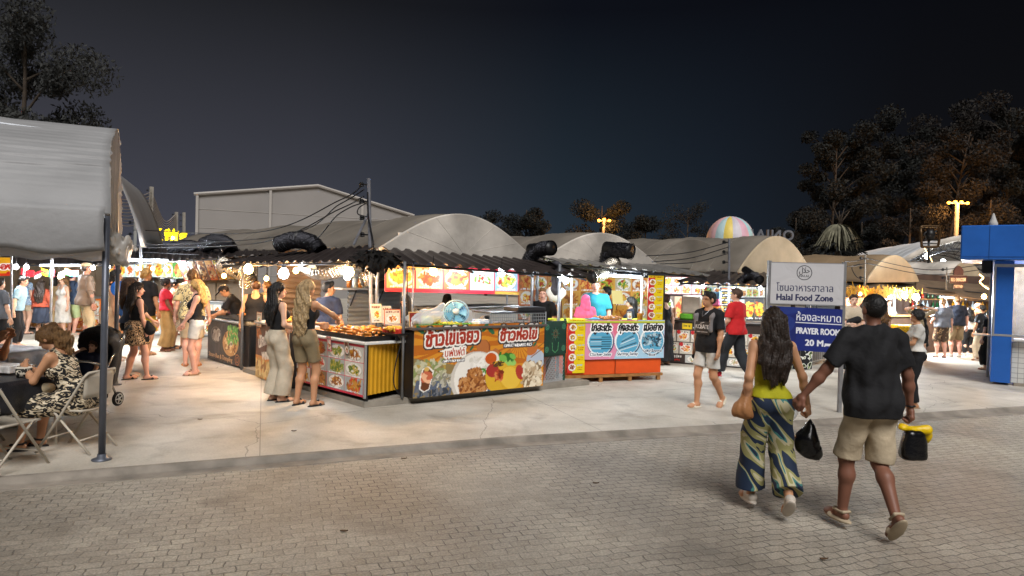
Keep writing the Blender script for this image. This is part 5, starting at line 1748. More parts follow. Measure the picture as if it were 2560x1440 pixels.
chA = G(192, 1122, 0); chA = Vector((chA.x, chA.y, 0))
fchair('cream folding chair the curly haired woman sits on', chA, R(84))
fchair('cream folding chair with its back to us, cut by the left edge', gnd(G(8, 1172, 0)), R(-12))
fchair('cream folding chair half hidden behind the black tablecloth', Vector((-5.6, 7.0, 0)), R(-80))


def table(label, c, w, d, rz, cloth, clab, drop=.3, z=.74):
    T = Matrix.Translation(c) @ Matrix.Rotation(rz, 4, 'Z')
    t = thing('folding_table', label, 'table', c, rz, 'folding tables')
    mb = MB(T); mb.box((0, 0, z - .02), (w, d, .035), bev=.01); mb.build('table_top', CREAM, t)
    for (x, y) in ((-1, -1), (-1, 1), (1, -1), (1, 1)):
        mb = MB(T); mb.tube([(x * (w / 2 - .1), y * (d / 2 - .08), z - .03), (x * (w / 2 - .08), y * (d / 2 - .06), 0)], .014, 6); mb.build('leg', CREAM, t)
    mb = MB(T)

    def f(u, v):
        x, y = (u - .5) * (w + 2 * drop), (v - .5) * (d + 2 * drop)
        ox, oy = max(0, abs(x) - w / 2 - .01), max(0, abs(y) - d / 2 - .01)
        cx, cy = max(-w / 2 - .01, min(w / 2 + .01, x)), max(-d / 2 - .01, min(d / 2 + .01, y))
        dn = max(ox, oy)
        return (cx + math.copysign(.03 * min(1, ox * 9) + .02 * math.sin(y * 21) * min(1, ox * 5), x) * (ox > 0), cy + math.copysign(.03 * min(1, oy * 9) + .02 * math.sin(x * 19) * min(1, oy * 5), y) * (oy > 0), z + .006 - dn)
    mb.sheet(f, 44, 34, .004)
    tag(mb.build('tablecloth', cloth, None, True), clab, 'tablecloth', 'tablecloths')


tA = Vector((-5.42, 6.95, 0))
table('folding table under the shiny black cloth, where the curly haired woman eats', tA, 1.3, .9, R(-14), M('black_glossy_cloth', '#26262a', .28, .3, 12, bump=.25), 'shiny black printed plastic cloth with hanging corner on the nearest table', .32)
table('folding table with pale cloth behind the seated woman', Vector((-7.3, 9.3, 0)), 2.0, .8, R(-12), M('pale_blue_cloth', '#b4bccb', .5, .15, 8, bump=.2), 'pale bluish white cloth on the table behind the seated woman', .4)
bw = on(Matrix.Translation(tA), .5, -.05, .75)
bo = thing('paper_bowl', 'black and white printed paper bowl on the black tablecloth', 'bowl', tuple(bw))
mb = MB(); mb.lathe(bw, [(.06, 0), (.075, .09)], 20); mb.build('bowl', pattern('bowl_print', [(0, '#201e1c'), (.52, '#cfc6b4'), (.6, '#201e1c')], 'noise', 25), bo, True)
mb = MB(); mb.lathe(bw + Vector((0, 0, .088)), [(.072, 0), (.079, .004), (.072, .008)], 20); mb.build('rim', M('paper_cream', '#d8d0c0', .6), bo, True)
mb = MB(); mb.box((bw.x - .34, bw.y + .22, .80), (.34, .22, .08), R(-14), bev=.01); tag(mb.build('food_tray', M('red_white_tray', '#d8d4d0', .4, .4, 14)), 'white open food box with red corners on the black tablecloth', 'food box')
# stroller
sc_ = gnd(G(212, 1022, 0))
TS_ = Matrix.Translation(sc_) @ Matrix.Rotation(R(170), 4, 'Z')
stl = thing('stroller', 'black pushchair with raised hood parked behind the seated woman', 'stroller', tuple(sc_), R(170))
NYL = M('black_nylon', '#1d1e22', .6, .25, 10, bump=.3)
CHR = M('chrome_tube', '#b4b8bc', .25, .05, 5, metal=.9)
mb = MB(TS_)
for x in (-.24, .24):
    mb.tube([(x, -.42, 1.02), (x, -.1, .55), (x, .38, .1)], .014, 8); mb.tube([(x, -.3, .1), (x, .0, .62)], .014, 8)
mb.tube([(-.24, -.05, .58), (-.24, .22, .66), (0, .34, .68), (.24, .22, .66), (.24, -.05, .58)], .018, 8)
mb.build('frame', CHR, stl, True)
for x in (-.24, .24):
    mb = MB(TS_); mb.tube([(x, -.42, 1.02), (x, -.50, 1.07), (x * .9, -.56, 1.02)], .022, 8); mb.build('handle', BLACK, stl, True)
    for y in (-.3, .38):
        mb = MB(TS_); mb.lathe((x - .02, y, .095), [(.07, 0), (.095, .008), (.095, .032), (.07, .04)], 20, axis=(1, 0, 0)); w_o = mb.build('wheel', M('tyre_rubber', '#1a1a1a', .7), stl, True)
        for sgn in (-1, 1):
            mb = MB(TS_)
            for k in range(5):
                a = k * 1.2566; mb.tube([(x + sgn * .023, y, .095), (x + sgn * .023, y + math.cos(a) * .066, .095 + math.sin(a) * .066)], .009, 4)
            mb.tube([(x + sgn * .022, y + math.cos(k * .4189) * .066, .095 + math.sin(k * .4189) * .066) for k in range(16)], .006, 4); mb.build('rim', WHITE, w_o)
tr_ = lambda x, y, z: tuple(TS_ @ Vector((x, y, z)))
Vv, Qq = solid([('c', tr_(0, -.24, .42), tr_(0, -.34, .85), .22, .22), ('c', tr_(0, -.12, .36), tr_(0, .2, .36), .2, .17), ('c', tr_(0, .22, .34), tr_(0, .32, .2), .16, .12)], .02, .05, subs=[('c', tr_(0, -.10, .5), tr_(0, -.2, .9), .2, .2), ('c', tr_(0, -.02, .52), tr_(0, .3, .56), .18, .2)], disp=wrinkle(.012, 3))
np_mesh('seat', Vv, Qq, NYL, stl, True)
Vv, Qq = solid([('e', tr_(0, -.22, .82), (.28, .28, .27))], .02, .02, subs=[('e', tr_(0, .0, .76), (.30, .30, .25))], clips=[(tr_(0, 0, .66), (0, 0, -1))], disp=wrinkle(.012, 5))
np_mesh('hood', Vv, Qq, NYL, stl, True)
mb = MB(TS_); mb.box((0, 0, .16), (.42, .4, .12), bev=.04); mb.build('basket', NYL, stl)

# alley stalls


def bun_art(w, h):
    c = CV(w, h, .008, '#3a2c26'); c.noise(0, 0, w, h, ['#352822', '#40312a', '#302420'], 60, .12, 1)
    c.ell(w * .26, h * .66, w * .16, h * .2, '#786a60'); c.ell(w * .26, h * .66, w * .14, h * .175, '#4c3c34'); c.noise(w * .18, h * .56, w * .34, h * .76, ['#c8bcae', '#a89888', '#d8d0c4'], 30, .045, 2)
    c.ell(w * .7, h * .52, w * .23, h * .32, '#d09a5c', .1); c.noise(w * .54, h * .3, w * .84, h * .74, ['#e0b070', '#b87c40', '#f0d098', '#8c5424'], 90, .03, 3)
    c.noise(w * .62, h * .5, w * .9, h * .92, ['#58a038', '#3c8428', '#88c058'], 50, .035, 4); c.ell(w * .72, h * .5, .055, .055, '#f0e0c8'); c.ell(w * .72, h * .5, .03, .03, '#5c2c14')
    c.text('Steam Bun & Dumpling', w * .04, h * .09, .13, '#e0ae7c', .004, 'l', None, .05, -.02, fit=w * .72)
    c.ring(w * .9, h * .15, .1, .008, '#b8703c'); c.ring(w * .9, h * .15, .05, .01, '#a86030'); return c


d0, d1 = G(520, 899, 0), G(603, 922, 0)
bs, TB, wB_ = counter('dark brown dumpling stall front with noodle bowl picture', d0, d1, 1.0, .03, .86, bun_art, DKC, GREYS)
mb = MB(TB); mb.box((wB_ + .03, .02, .43), (.09, .05, .84)); mb.build('corner_post', WHITE, bs)
for i, (y, z) in enumerate(((.25, .9), (.7, .99))):
    tray('black slatted crate of dumplings, ' + ('front' if i == 0 else 'rear') + ' row', TB, wB_ * .45, y, z, wB_ * 1.0, .38, .11, BLACK)
for i in range(6):
    pile('dumpling_pack', ('yellow', 'pink', 'orange')[i % 3] + ' topped pack of dumplings, %s in the %s crate' % (('left', 'middle', 'right')[i % 3], ('front', 'rear')[i // 3]), TB @ Vector((wB_ * (.16 + .3 * (i % 3)), .25 + .45 * (i // 3), .99 + .1 * (i // 3))), 40, .15, .03, M(('yellow_food', 'pink_food', 'orange_food')[i % 3], ('#d8b430', '#d07888', '#d88a3c')[i % 3], .6, .4, 22), 40 + i, 'packs of dumplings', .15, 'food pack', False)
mb = MB(TB); mb.box((wB_ + .26, .1, .45), (.32, .25, .8), bev=.02); tag(mb.build('speaker_cabinet', BLACK), 'black cabinet standing beside the dumpling counter', 'cabinet')
mb = MB(TB); mb.box((wB_ + .5, .45, .62), (.3, .04, .6)); tag(mb.build('green_board', M('green_board', '#2c5c34', .7, .3, 20)), 'green board behind the black cabinet', 'board')
for i, (x, z) in enumerate(((.5, 1.22), (.92, 1.16))): card(('left', 'right')[i] + ' cream price card propped above the dumpling crates', TB @ Vector((wB_ * x, .55, z)), .2, .24, art1('#e8dcb8', '#d8c898', 50 + i), -.5, .35)


def wing_art(w, h):
    c = CV(w, h, .008, '#5c3826'); c.rect(0, 0, w, h * .42, '#d88a3c'); c.noise(0, 0, w * .5, h * .3, ['#c8a060', '#e8c888', '#a87038'], 60, .05, 1)
    c.poly([(w * .55, 0), (w * .8, 0), (w * .8, h), (w * .6, h)], '#d8a024'); c.poly([(w * .83, 0), (w, 0), (w, h), (w * .83, h)], '#6a3438'); c.noise(w * .84, 0, w, h * .3, ['#b89870', '#d8c0a0'], 30, .04, 7)
    c.ell(w * .1, h * .82, .07, .1, '#d89050'); c.noise(w * .04, h * .78, w * .16, h * .88, ['#9c5020', '#c87838'], 10, .03, 3)
    c.text('นักก้า', w * .08, h * .55, .26, '#f0e4d4', .014, 'l', None, .2, .25); c.text('WINGS', w * .2, h * .36, .17, '#f4e8d8', .01, 'l', None, .1, .1, fit=w * .32); return c


k0, k1 = G(640, 943, .0), G(722, 975, .0)
ws, TW, wW = counter('brown and orange chicken wing stall front behind the two women', k0, k1, .9, .02, .98, wing_art, DKC, ALU)
pile('fried_wings', 'golden fried pieces in a tray on the wing counter', TW @ Vector((wW * .35, .3, 1.02)), 60, .2, .045, M('golden_fry', '#c8842c', .5, .35, 15), 6)
card('pair of orange paper bags hanging on the wing counter', TW @ Vector((wW * .12, -.03, .9)), .24, .26, art1('#e8d8b8', '#c87028', 77), math.atan2((k1 - k0).y, (k1 - k0).x), 0, legs=False, name='paper_bag')
# back row of far stalls
bk = thing('partition_wall', 'pale panelled back wall of the far alley stalls', 'partition', (-12, 20.5, 0))
mb = MB(); a_, b_ = gnd(P(-150, 800, 21)), gnd(P(640, 800, 20.0))
mb.add([at(a_, 0), at(b_, 0), at(b_, 2.2), at(a_, 2.2)], [(0, 1, 2, 3)])
for i in range(9):
    q = a_.lerp(b_, i / 8); mb.box((q.x, q.y - .03, 1.1), (.06, .05, 2.2))
mb.build('wall_sheet', M('cream_panel', '#a08c74', .7, .25, 1), bk)
for i in range(7):
    xa, xb = 30 + i * 76, 30 + i * 76 + 70
    q0, q1 = gnd(P(xa, 830, 19.6 - .12 * i)), gnd(P(xb, 830, 19.5 - .12 * i))
    counter(('black', 'cream', 'orange', 'dark', 'pale', 'brown', 'steel')[i] + ' far alley counter with food photos, ' + ('leftmost', 'second', 'third', 'fourth', 'fifth', 'sixth', 'rightmost')[i] + ' of the row', q0, q1, .6, .02, .98,
            grid_art(3, 2, 70 + i, ('#2a2624', '#d8d0c0', '#d87830', '#3c3430', '#c8d0d4', '#6c4c34', '#90989c')[i], .03, ['#d8c8a8', '#b87c48', '#e8e0d0'], PALM, .02), DKC, ALU, group='far alley counters')
pwall('row of bright blue and white food banners across the far alley', P(268, 694, 19.2), P(432, 694, 18.6), P(432, 656, 18.6), P(268, 656, 19.2), 7, 1, 91, '#a8d0e4', ['#c0dcec', '#e0ecf0', '#e8d060', '#d8e4d0'], 1.9, .42, .016, 0)
pwall('green and orange photo banner right of the blue banners', P(432, 697, 18.5), P(520, 698, 18.2), P(520, 655, 18.2), P(432, 656, 18.5), 3, 1, 95, '#58a848', ['#d8e8d8', '#e8a030', '#58a848'], .95, .45, .016, 0)
for i in range(6):
    a_ = 448 + i * 21; c = CV(.26, .62, .014, ('#b83a28', '#8c4c30', '#6c4434', '#c86428', '#e8a020', '#d8b878')[i])
    c.noise(.05, .05, .21, .55, ['#e8c890', '#d89850', '#5c2c1c', '#f0e0b8'], 36, .03, i); c.rect(.03, .46, .23, .6, ('#c82c28', '#e0c8a0', '#8c5838', '#d8b060', '#e8e020', '#c8a878')[i])
    t = thing('hanging_menu', ('red', 'brown', 'dark brown', 'orange', 'yellow', 'tan')[i] + ' slanted fish menu board hanging over the alley', 'menu board', tuple(P(a_, 650, 15.2)), 0, 'slanted hanging menu boards')
    c.panel('board', corners(P(a_ + 14, 704 - i, 15.4), P(a_ + 36, 703 - i, 15.2), P(a_ + 16, 651 - i, 15.2), P(a_ - 6, 652 - i, 15.4)), t, .02)
    mb = MB(); mb.tube([P(a_ + 5, 652 - i, 15.3), P(a_ + 5, 642, 15.3)], .008, 4); mb.build('hanger', CAB, t)
c = CV(.42, .56, .012, '#e8a81c'); c.rect(0, 0, .42, .08, '#d83818'); c.text('ดอง', .03, .2, .26, '#c82c1c', .012, 'l', [(.03, '#fff')]); c.ell(.36, .09, .04, .035, '#c82020')
t = thing('stall_sign', 'yellow stall sign with red Thai lettering at the far left edge', 'sign', tuple(P(0, 690, 14)))
c.panel('board', corners(P(-22, 691, 14), P(28, 689, 14), P(28, 644, 14), P(-22, 643, 14)), t, .03)
mb = MB(); mb.tube([gnd(P(29, 800, 13.9)), P(29, 640, 13.9)], .02, 6); mb.build('pole', STEEL, t)
FLG = [(['#c8202c', '#f0f0ec', '#c8202c'], 'v', 'red and white flag with red maple leaf mark'), (['#d02028', '#d02028'], 'h', 'plain red flag'), (['#d02028', '#f0f0ec'], 'h', 'red over white flag'), (['#e8c820', '#d02028', '#e8c820'], 'h', 'yellow and red striped flag'), (['#1c5c30', '#f0f0ec', '#d02028'], 'v', 'green white and red flag'), (['#f0f0ec', '#d02028', '#f0f0ec'], 'h', 'white flag with red middle band'), (['#e07828', '#f0f0ec', '#2c8c3c'], 'h', 'orange white and green flag'), (['#d02028', '#f4f4f0', '#1c3c8c'], 'h', 'red white and blue flag')]
for i, (cs, o_, lab) in enumerate(FLG):
    x = 52 + i * 17 + (i > 4) * 8; y = 672 + 3 * (i % 3); d = 16.6
    c = CV(.2, .16, .012)
    for k, cc in enumerate(cs):
        f0_, f1_ = k / len(cs), (k + 1) / len(cs)
        c.rect(0, .16 * (1 - f1_), .2, .16 * (1 - f0_), cc) if o_ == 'h' else c.rect(.2 * f0_, 0, .2 * f1_, .16, cc)
    if i == 0: c.ell(.1, .08, .025, .04, '#c8202c')
    sl = (i % 3 - 1) * 3
    q = c.panel('flag', corners(P(x, y + 17 + sl, d), P(x + 16, y + 17 - sl, d), P(x + 17, y + 1 - sl, d), P(x + 1, y + 1 + sl, d)), None, .004)
    tag(q, lab + ' hanging over the far left crowd', 'flag', 'flags hung over the far left stalls')
c = CV(.25, .25, .012, '#5c4030')
# paddle shaped fan board, blue
pb_ = P(298, 722, 13.2)
mb = MB(); mb.lathe(pb_, [(.15, 0), (.155, .01), (.15, .02)], 20, axis=(.15, -1, 0)); mb.tube([pb_ - Vector((0, 0, .14)), pb_ - Vector((0, 0, .34))], .015, 6)
tag(mb.build('hand_fan', M('blue_paddle', '#1c5cb0', .5)), 'round blue hand fan held up beside the second canopy pole', 'hand fan')
gs = G(440, 872, 0)
gsh = thing('display_stand', 'wooden stand with sloping grass covered tray in the alley', 'stand', (gs.x, gs.y, 0))
mb = MB(); mb.box((gs.x, gs.y, .93), (.62, .4, .06), .3, bev=.02); mb.build('grass_tray', GRASSM, gsh)
for q in ((-.22, -.1), (.24, .1), (-.2, .18)):
    mb = MB(); mb.box((gs.x + q[0], gs.y + q[1], .45), (.06, .05, .9), .3); mb.build('leg', WOOD, gsh)

# ================================================================ SIGNS AND FAR RIGHT
pr_, pl_ = G(2098, 1031, 0), G(1912, 1022, 0)
sg = thing('direction_sign', 'white halal food zone board over blue prayer room board on two steel posts', 'sign', (pr_.x, pr_.y, 0))
zt = 1.9 + (711 - 655) / 168
for q in (pr_, pl_):
    mb = MB(); mb.box((q.x, q.y, zt / 2), (.05, .05, zt), .1); mb.build('post', M('zinc_post', '#9a9a9c', .4, .15, 9, metal=.6), sg)
w_ = (pr_ - pl_).length - .03; ax = (pr_ - pl_).normalized()
h1 = .63
c = CV(w_, h1, .0038, '#c2c1c4'); bd = '#1c1f4c'
c.rect(0, 0, w_, .012, '#8c8c90'); c.rect(0, h1 - .014, w_, h1, '#8c8c90')
c.ring(w_ * .46, h1 * .76, .105, .0055, '#20242c'); c.text('\ufedd\ufefc\ufea3', w_ * .46, h1 * .755, .13, '#20242c', 0, 'c', fit=.15); c.text('HALAL', w_ * .46, h1 * .655, .05, '#20242c', 0, 'c')
c.text('โซนอาหารฮาลาล', w_ * .08, h1 * .32, .15, bd, .0, 'l', fit=w_ * .78); c.text('Halal Food Zone', w_ * .08, h1 * .10, .135, bd, .0035, 'l', fit=w_ * .78)
o_ = ax * .015
c.panel('white_board', quad(pl_ + o_ - Vector((0, .03, 0)), pr_ - o_ - Vector((0, .03, 0)), zt - .02 - h1, zt - .02), sg, .02, back='#b8b8ba')
h2 = .66; w2 = w_
c = CV(w2, h2, .0042, '#1c2a74')
c.noise(0, h2 * .2, w2 * .3, h2, ['#1c2a74', '#24367e', '#1a2668'], 30, .1, 2)
c.text('ห้องละหมาด', w2 * .36, h2 * .70, .165, '#e4e6ee', .0, 'l', fit=w2 * .62); c.rect(w2 * .36, h2 * .64, w2, h2 * .66, '#e4e6ee')
c.text('PRAYER ROOM', w2 * .37, h2 * .40, .13, '#e4e6ee', .004, 'l', fit=w2 * .6); c.text('20 M.', w2 * .5, h2 * .13, .13, '#e4e6ee', .004, 'l')
c.rect(w2 * .77, h2 * .145, w2 * .93, h2 * .2, '#e4e6ee'); c.poly([(w2 * .91, h2 * .08), (w2 * .985, h2 * .17), (w2 * .91, h2 * .26)], '#e4e6ee')
z2 = zt - .02 - h1 - .03
c.panel('blue_board', quad(pl_ + o_ - Vector((0, .03, 0)), pr_ - o_ - Vector((0, .03, 0)), z2 - h2 + .02, z2 + .0, z2 - h2 - .01, z2 - .02), sg, .012, back='#1c2a74')
# blue kiosk
bb0 = G(2475, 960, 0); TK = frame(at(bb0, 0), Vector((.80, -.55, 0)))
BLUE = M('blue_painted_panel', '#2560b4', .4, .12, 2, bump=.1)
ki = thing('blue_kiosk', 'blue food kiosk with white tiled counter at the right edge', 'kiosk', (bb0.x, bb0.y, 0))
mb = MB(TK); mb.box((.16, 1.2, 1.25), (.32, 2.4, 2.4)); mb.build('pillar', BLUE, ki)
mb = MB(TK); mb.box((1.08, .95, 2.80), (3.3, 2.5, .68), bev=.02); mb.build('fascia', BLUE, ki)
mb = MB(TK)
for x in (-.1, .72, 1.55, 2.35): mb.box((x, -.302, 2.8), (.008, .004, .66))
mb.box((1.08, -.303, 2.52), (3.28, .004, .01)); mb.build('panel_joint', M('blue_joint', '#183c70', .5, .1), ki)
mb = MB(TK); mb.box((1.6, 2.45, 1.25), (2.4, .06, 2.4)); mb.box((1.6, 1.2, .03), (2.44, 2.3, .06)); mb.build('back_wall', M('kiosk_inside', '#8c8478', .7, .2), ki)
w_ = 2.2; c = CV(w_, .82, .008, '#cfcfca')
for i in range(22): c.rect(i * .105, 0, i * .105 + .009, .82, '#77777a')
for i in range(9): c.rect(0, i * .1, w_, i * .1 + .009, '#77777a')
c.rect(.78, .02, 1.3, .6, '#a8aed0'); c.rect(.95, .62, 1.1, .72, '#2c2c30')
c.panel('tile_panel', lambda u, v: tuple(TK @ Vector((.325 + w_ * u, .08, .05 + .82 * v))), ki, .05)
mb = MB(TK); mb.box((1.5, .12, .905), (2.3, .36, .04), bev=.01); mb.box((-.16, .3, .96), (.3, .3, .03), bev=.008); mb.build('counter', WHITE, ki)
mb = MB(TK); mb.box((1.5, .03, 1.62), (2.25, .012, 1.28)); mb.build('window_pane', GLASSM, ki)
mb = MB(TK); mb.box((1.25, .02, 2.36), (2.5, .05, .06)); mb.box((1.25, .02, .985), (2.5, .05, .04)); mb.box((.02, .0, 1.66), (.03, .03, 1.4)); mb.build('window_frame', ALU, ki)
mb = MB(TK); mb.box((-.12, .15, 2.35), (.18, .2, .3), bev=.03); tag(mb.build('loudspeaker', BLACK), 'small black loudspeaker fixed under the blue kiosk overhang', 'loudspeaker')
mb = MB(TK); mb.lathe((.75, .12, .93), [(.08, 0), (.13, .03), (.12, .035)], 16); tag(mb.build('plate', WHITE, None, True), 'plate of food on the kiosk counter', 'plate')
pu = P(2483, 560, 14.6)
blob('closed_parasol', [('c', pu - Vector((0, 0, .35)), pu, .10, .08), ('c', pu, pu + Vector((0, 0, .22)), .08, .02)], M('white_parasol', '#b8b4ac', .7, .1, 8), res=.02); tag(bpy.data.objects['closed_parasol'], 'folded white parasol top behind the blue kiosk roof', 'parasol')
mb = MB(); mb.tube([gnd(pu), pu], .025, 6); tag(mb.build('parasol_pole', STEEL), 'pole of the folded parasol behind the kiosk', 'pole')
# balloon shaped dome
bc = P(1825, 602, 45)
bal = thing('balloon_dome', 'striped pastel hot air balloon dome behind the tents', 'balloon', tuple(bc))
pal = ['#c8a0a4', '#a8c0c4', '#d8c060', '#c0bcc4', '#c8a0b0', '#98c0c8', '#c0b4bc', '#c89c94']
mb = MB()
for k in range(16):
    def f(u, v, k=k):
        a = (k + u) * math.pi / 8 + .2; b_ = v * math.pi / 2
        return bc + Vector((math.cos(a) * math.cos(b_), math.sin(a) * math.cos(b_), math.sin(b_) * 1.05)) * (1.5 + .03 * math.sin(math.pi * u))
    mb.sheet(f, 4, 12, 0, m=k % 8)
mb.build('envelope', [M('balloon%d' % i, q, .5, .08, 2) for i, q in enumerate(pal)], bal, True)
mb = MB(); mb.lathe(gnd(bc), [(1.4, 0), (1.45, bc.z - .05), (1.4, bc.z)], 24); mb.build('base', CANVD, bal)


def letters(name, label, text, org, ux, size, ext, m, cat='sign', parts=True, cols=None):
    """solid standing letters; ux: reading direction"""
    t = thing(name, label, cat, tuple(org)); x = 0.0
    for ch in text:
        cu = bpy.data.curves.new('letter', 'FONT'); cu.body = ch; cu.extrude = ext / size; cu.offset = .02
        o = bpy.data.objects.new('letter', cu); COL.objects.link(o)
        dg = bpy.context.evaluated_depsgraph_get(); dg.update()
        me = o.evaluated_get(dg).to_mesh()
        V = [v.co.copy() for v in me.vertices]; Fs = [list(p.vertices) for p in me.polygons]
        o.evaluated_get(dg).to_mesh_clear(); bpy.data.objects.remove(o); bpy.data.curves.remove(cu)
        ny = Vector((-ux.y, ux.x, 0)) * -1
        W_ = [org + ux * (x + v.x * size) + Vector((0, 0, v.y * size)) + ny * v.z * size for v in V]
        np_mesh('letter', [tuple(w) for w in W_], Fs, m, t)
        x += max(v.x for v in V) * size + size * .12
    return t


letters('roof_letters', 'grey standing roof letters seen from behind, right of the balloon', 'ONIAR', P(1984, 601, 44.5), Vector((-1, -.05, 0)), .92, .08, M('letter_grey', '#5c6068', .6))
letters('glowing_sign', 'glowing yellow stall sign on the far roofs at left', 'King', P(378, 599, 28), Vector((1, .05, 0)), .66, .05, M('sign_yellow_glow', '#f0d010', .5, 0, emit=1.1))
mb = MB(); q = P(412, 590, 28)
mb.poly([q + Vector((x, 0, z)) for x, z in ((0, 0), (.5, 0), (.56, .22), (.42, .12), (.36, .32), (.25, .14), (.14, .32), (.1, .12), (-.04, .22))], .05); tag(mb.build('crown_sign', M('sign_yellow_glow', '#f0d010')), 'glowing yellow crown above the yellow sign', 'sign')
bulb('white flood lamp left of the yellow glowing sign', 371, 600, 27.8, False, 20, .09)
bulb('small white lamp right of the yellow glowing sign', 432, 595, 27.8, False, 8, .05)
# wooden shop sign & emblem
wsn = thing('shop_sign', 'stepped dark wooden shop sign hanging before the pale tent', 'sign', tuple(P(2397, 700, 20)))
fnt = (lambda x0, x1, y0, y1, tx: (lambda c: (c.text(tx, c.w / 2, c.h * .25, c.h * .62, '#b8a488', .004, 'c', fit=c.w * .85), c)[1])(CV((x1 - x0) / 85, (y1 - y0) / 85, .012, '#3c2420')).panel('plank', corners(P(x0, y1, 20), P(x1, y1, 20), P(x1, y0, 20), P(x0, y0, 20)), wsn, .05))
fnt(2374, 2417, 689, 708, 'RED DRAGON'); fnt(2384, 2408, 709, 722, 'TATTOO')
mb = MB(); mb.poly([P(x, y, 20) for x, y in ((2386, 688), (2408, 688), (2409, 676), (2403, 667), (2397, 664), (2390, 668), (2385, 677))], .05); mb.build('crest', M('dark_wood', '#3c2420', .6, .3, 9), wsn)
em = thing('emblem_sign', 'black rounded metal frame emblem sign on a pole', 'sign', tuple(P(2325, 595, 24)))
mb = MB()
pts = [(2302, 570), (2306, 566), (2344, 566), (2350, 571), (2346, 612), (2341, 617), (2308, 617), (2304, 612), (2302, 570)]
mb.tube(arc(3, [P(x, y, 24) for x, y in pts]), .045, 8); mb.build('frame', M('gilt_black', '#4c3820', .4, .2, 9, metal=.5), em, True)
mb = MB()
mb.lathe(P(2325, 585, 24), [(.12, -.2), (.17, 0), (.1, .16)], 10); mb.tube(arc(4, [P(2308, 590, 24), P(2316, 580, 24), P(2332, 584, 24), P(2342, 576, 24)]), .03, 5); mb.tube([P(2306, 600, 24), P(2346, 600, 24)], .03, 5); mb.tube([P(2306, 609, 24), P(2342, 609, 24)], .02, 5); mb.tube([P(2322, 600, 24), P(2321, 668, 24)], .04, 6)
mb.build('figure', BLACK, em, True)


def festoon(label, pts, n, d_=None):
    path = arc(12, pts)
    t = thing('string_lights', label, 'string lights', tuple(path[0]), 0, 'strings of fairy lights')
    mb = MB(); mb.tube(path, .008, 4); mb.build('cord', CAB, t)
    mb = MB()
    for i in range(n):
        f = i / n * (len(path) - 1); k = int(f); p = path[k].lerp(path[k + 1], f - k)
        mb.lathe(p - Vector((0, 0, .05)), [(.005, -.016), (.018, -.005), (.015, .01), (.005, .016)], 6)
    o = mb.build('bulbs', M('fairy_glow', '#ffd890', .5, 0, emit=6), t, True); o['kind'] = 'stuff'
    point(path[len(path) // 2], 12, WARM, .2, t)


festoon('string of fairy lights hanging below the emblem sign', [P(2312, 618, 26), P(2325, 640, 26), P(2338, 665, 26)], 14)
festoon('string of fairy lights falling from the white hall canopy', [P(2403, 615, 26), P(2410, 635, 26), P(2418, 655, 26), P(2430, 668, 26)], 18)
festoon('string of fairy lights beside the blue kiosk', [P(2450, 682, 18), P(2458, 690, 18), P(2450, 700, 18), P(2462, 712, 18), P(2474, 719, 17)], 16)
festoon('crossing fairy lights added inside the kiosk to stand for a window reflection', [tuple(TK @ Vector((.6, .6, 2.2))) and (TK @ Vector((.6, .6, 2.2))), TK @ Vector((.8, .6, 1.95)), TK @ Vector((1.1, .6, 1.75))], 12)  # window reflection imitated by a glowing string behind the pane
for i, (x, y, d) in enumerate(((2318, 641, 31), (2358, 656, 31))): bulb(('left', 'right')[i] + ' white lamp hanging under the white hall canopy', x, y, d, False, 650, .12)
# bar and far right stalls
q0, q1 = gnd(P(2112, 880, 18.8)), gnd(P(2200, 880, 19.2))
counter('far counter with yellow crates of fruit right of the halal sign', q0, q1, .6, .02, 1.0, grid_art(3, 2, 61, '#7c5c40', .02, ['#c89050', '#e8d0a0'], PALM, .02), WOOD, WOOD, group='far right counters')
q0, q1 = gnd(P(2225, 885, 19.3)), gnd(P(2490, 885, 20.6))
counter('long dark bar counter behind the queue at far right', q0, q1, .6, .02, 1.05, None, M('bar_front', '#3c2c22', .6, .3, 4), WOOD, group='far right counters')
bw_ = thing('bar_backdrop', 'dark shelved back wall of the bar at far right', 'shelf', tuple(P(2370, 800, 23)))
mb = MB(); a_, b_ = P(2095, 800, 22.0), P(2490, 800, 23); a0, b0_ = gnd(a_), gnd(b_)
mb.add([a0, b0_, at(b0_, 2.3), at(a0, 2.3)], [(0, 1, 2, 3)]); mb.build('wall', M('bar_wall', '#4c3c34', .8, .4, 1.5), bw_)
mb = MB(frame(a0, b0_ - a0)); L__ = (b0_ - a0).length
for z in (1.15, 1.5): mb.box((L__ * .7, -.12, z), (L__ * .55, .2, .03))
mb.build('shelf_board', WOOD, bw_)
TBW = frame(a0, b0_ - a0); g = random.Random(9); bot = []
BC = [('#5c3c14', 'brown'), ('#1c4c2c', 'green'), ('#b8c8d0', 'clear'), ('#a83020', 'red'), ('#c89020', 'amber')]
for i in range(34):
    k = i % 17; z = 1.17 if i < 17 else 1.52; p = TBW @ Vector((L__ * (.44 + .51 * k / 16), -.13 + .03 * (i % 2), z)); j = g.randrange(5)
    if j >= len(bot) or not bot:
        mb = MB(); mb.lathe((0, 0, 0), [(.035, 0), (.04, .02), (.04, .16), (.014, .22), (.014, .28)], 8)
    mb = MB(); mb.lathe(p, [(.035, 0), (.04, .02), (.04, .15 + .03 * (k % 3)), (.014, .22), (.014, .28)], 8)
    tag(mb.build('bottle', M('bottle_' + BC[j][1], BC[j][0], .15, .1), None, True), BC[j][1] + ' bottle on the %s shelf of the far bar' % ('lower' if i < 17 else 'upper'), 'bottle', BC[j][1] + ' bottles, %s bar shelf' % ('lower' if i < 17 else 'upper'))
mb = MB(); g2 = np.random.default_rng(4)
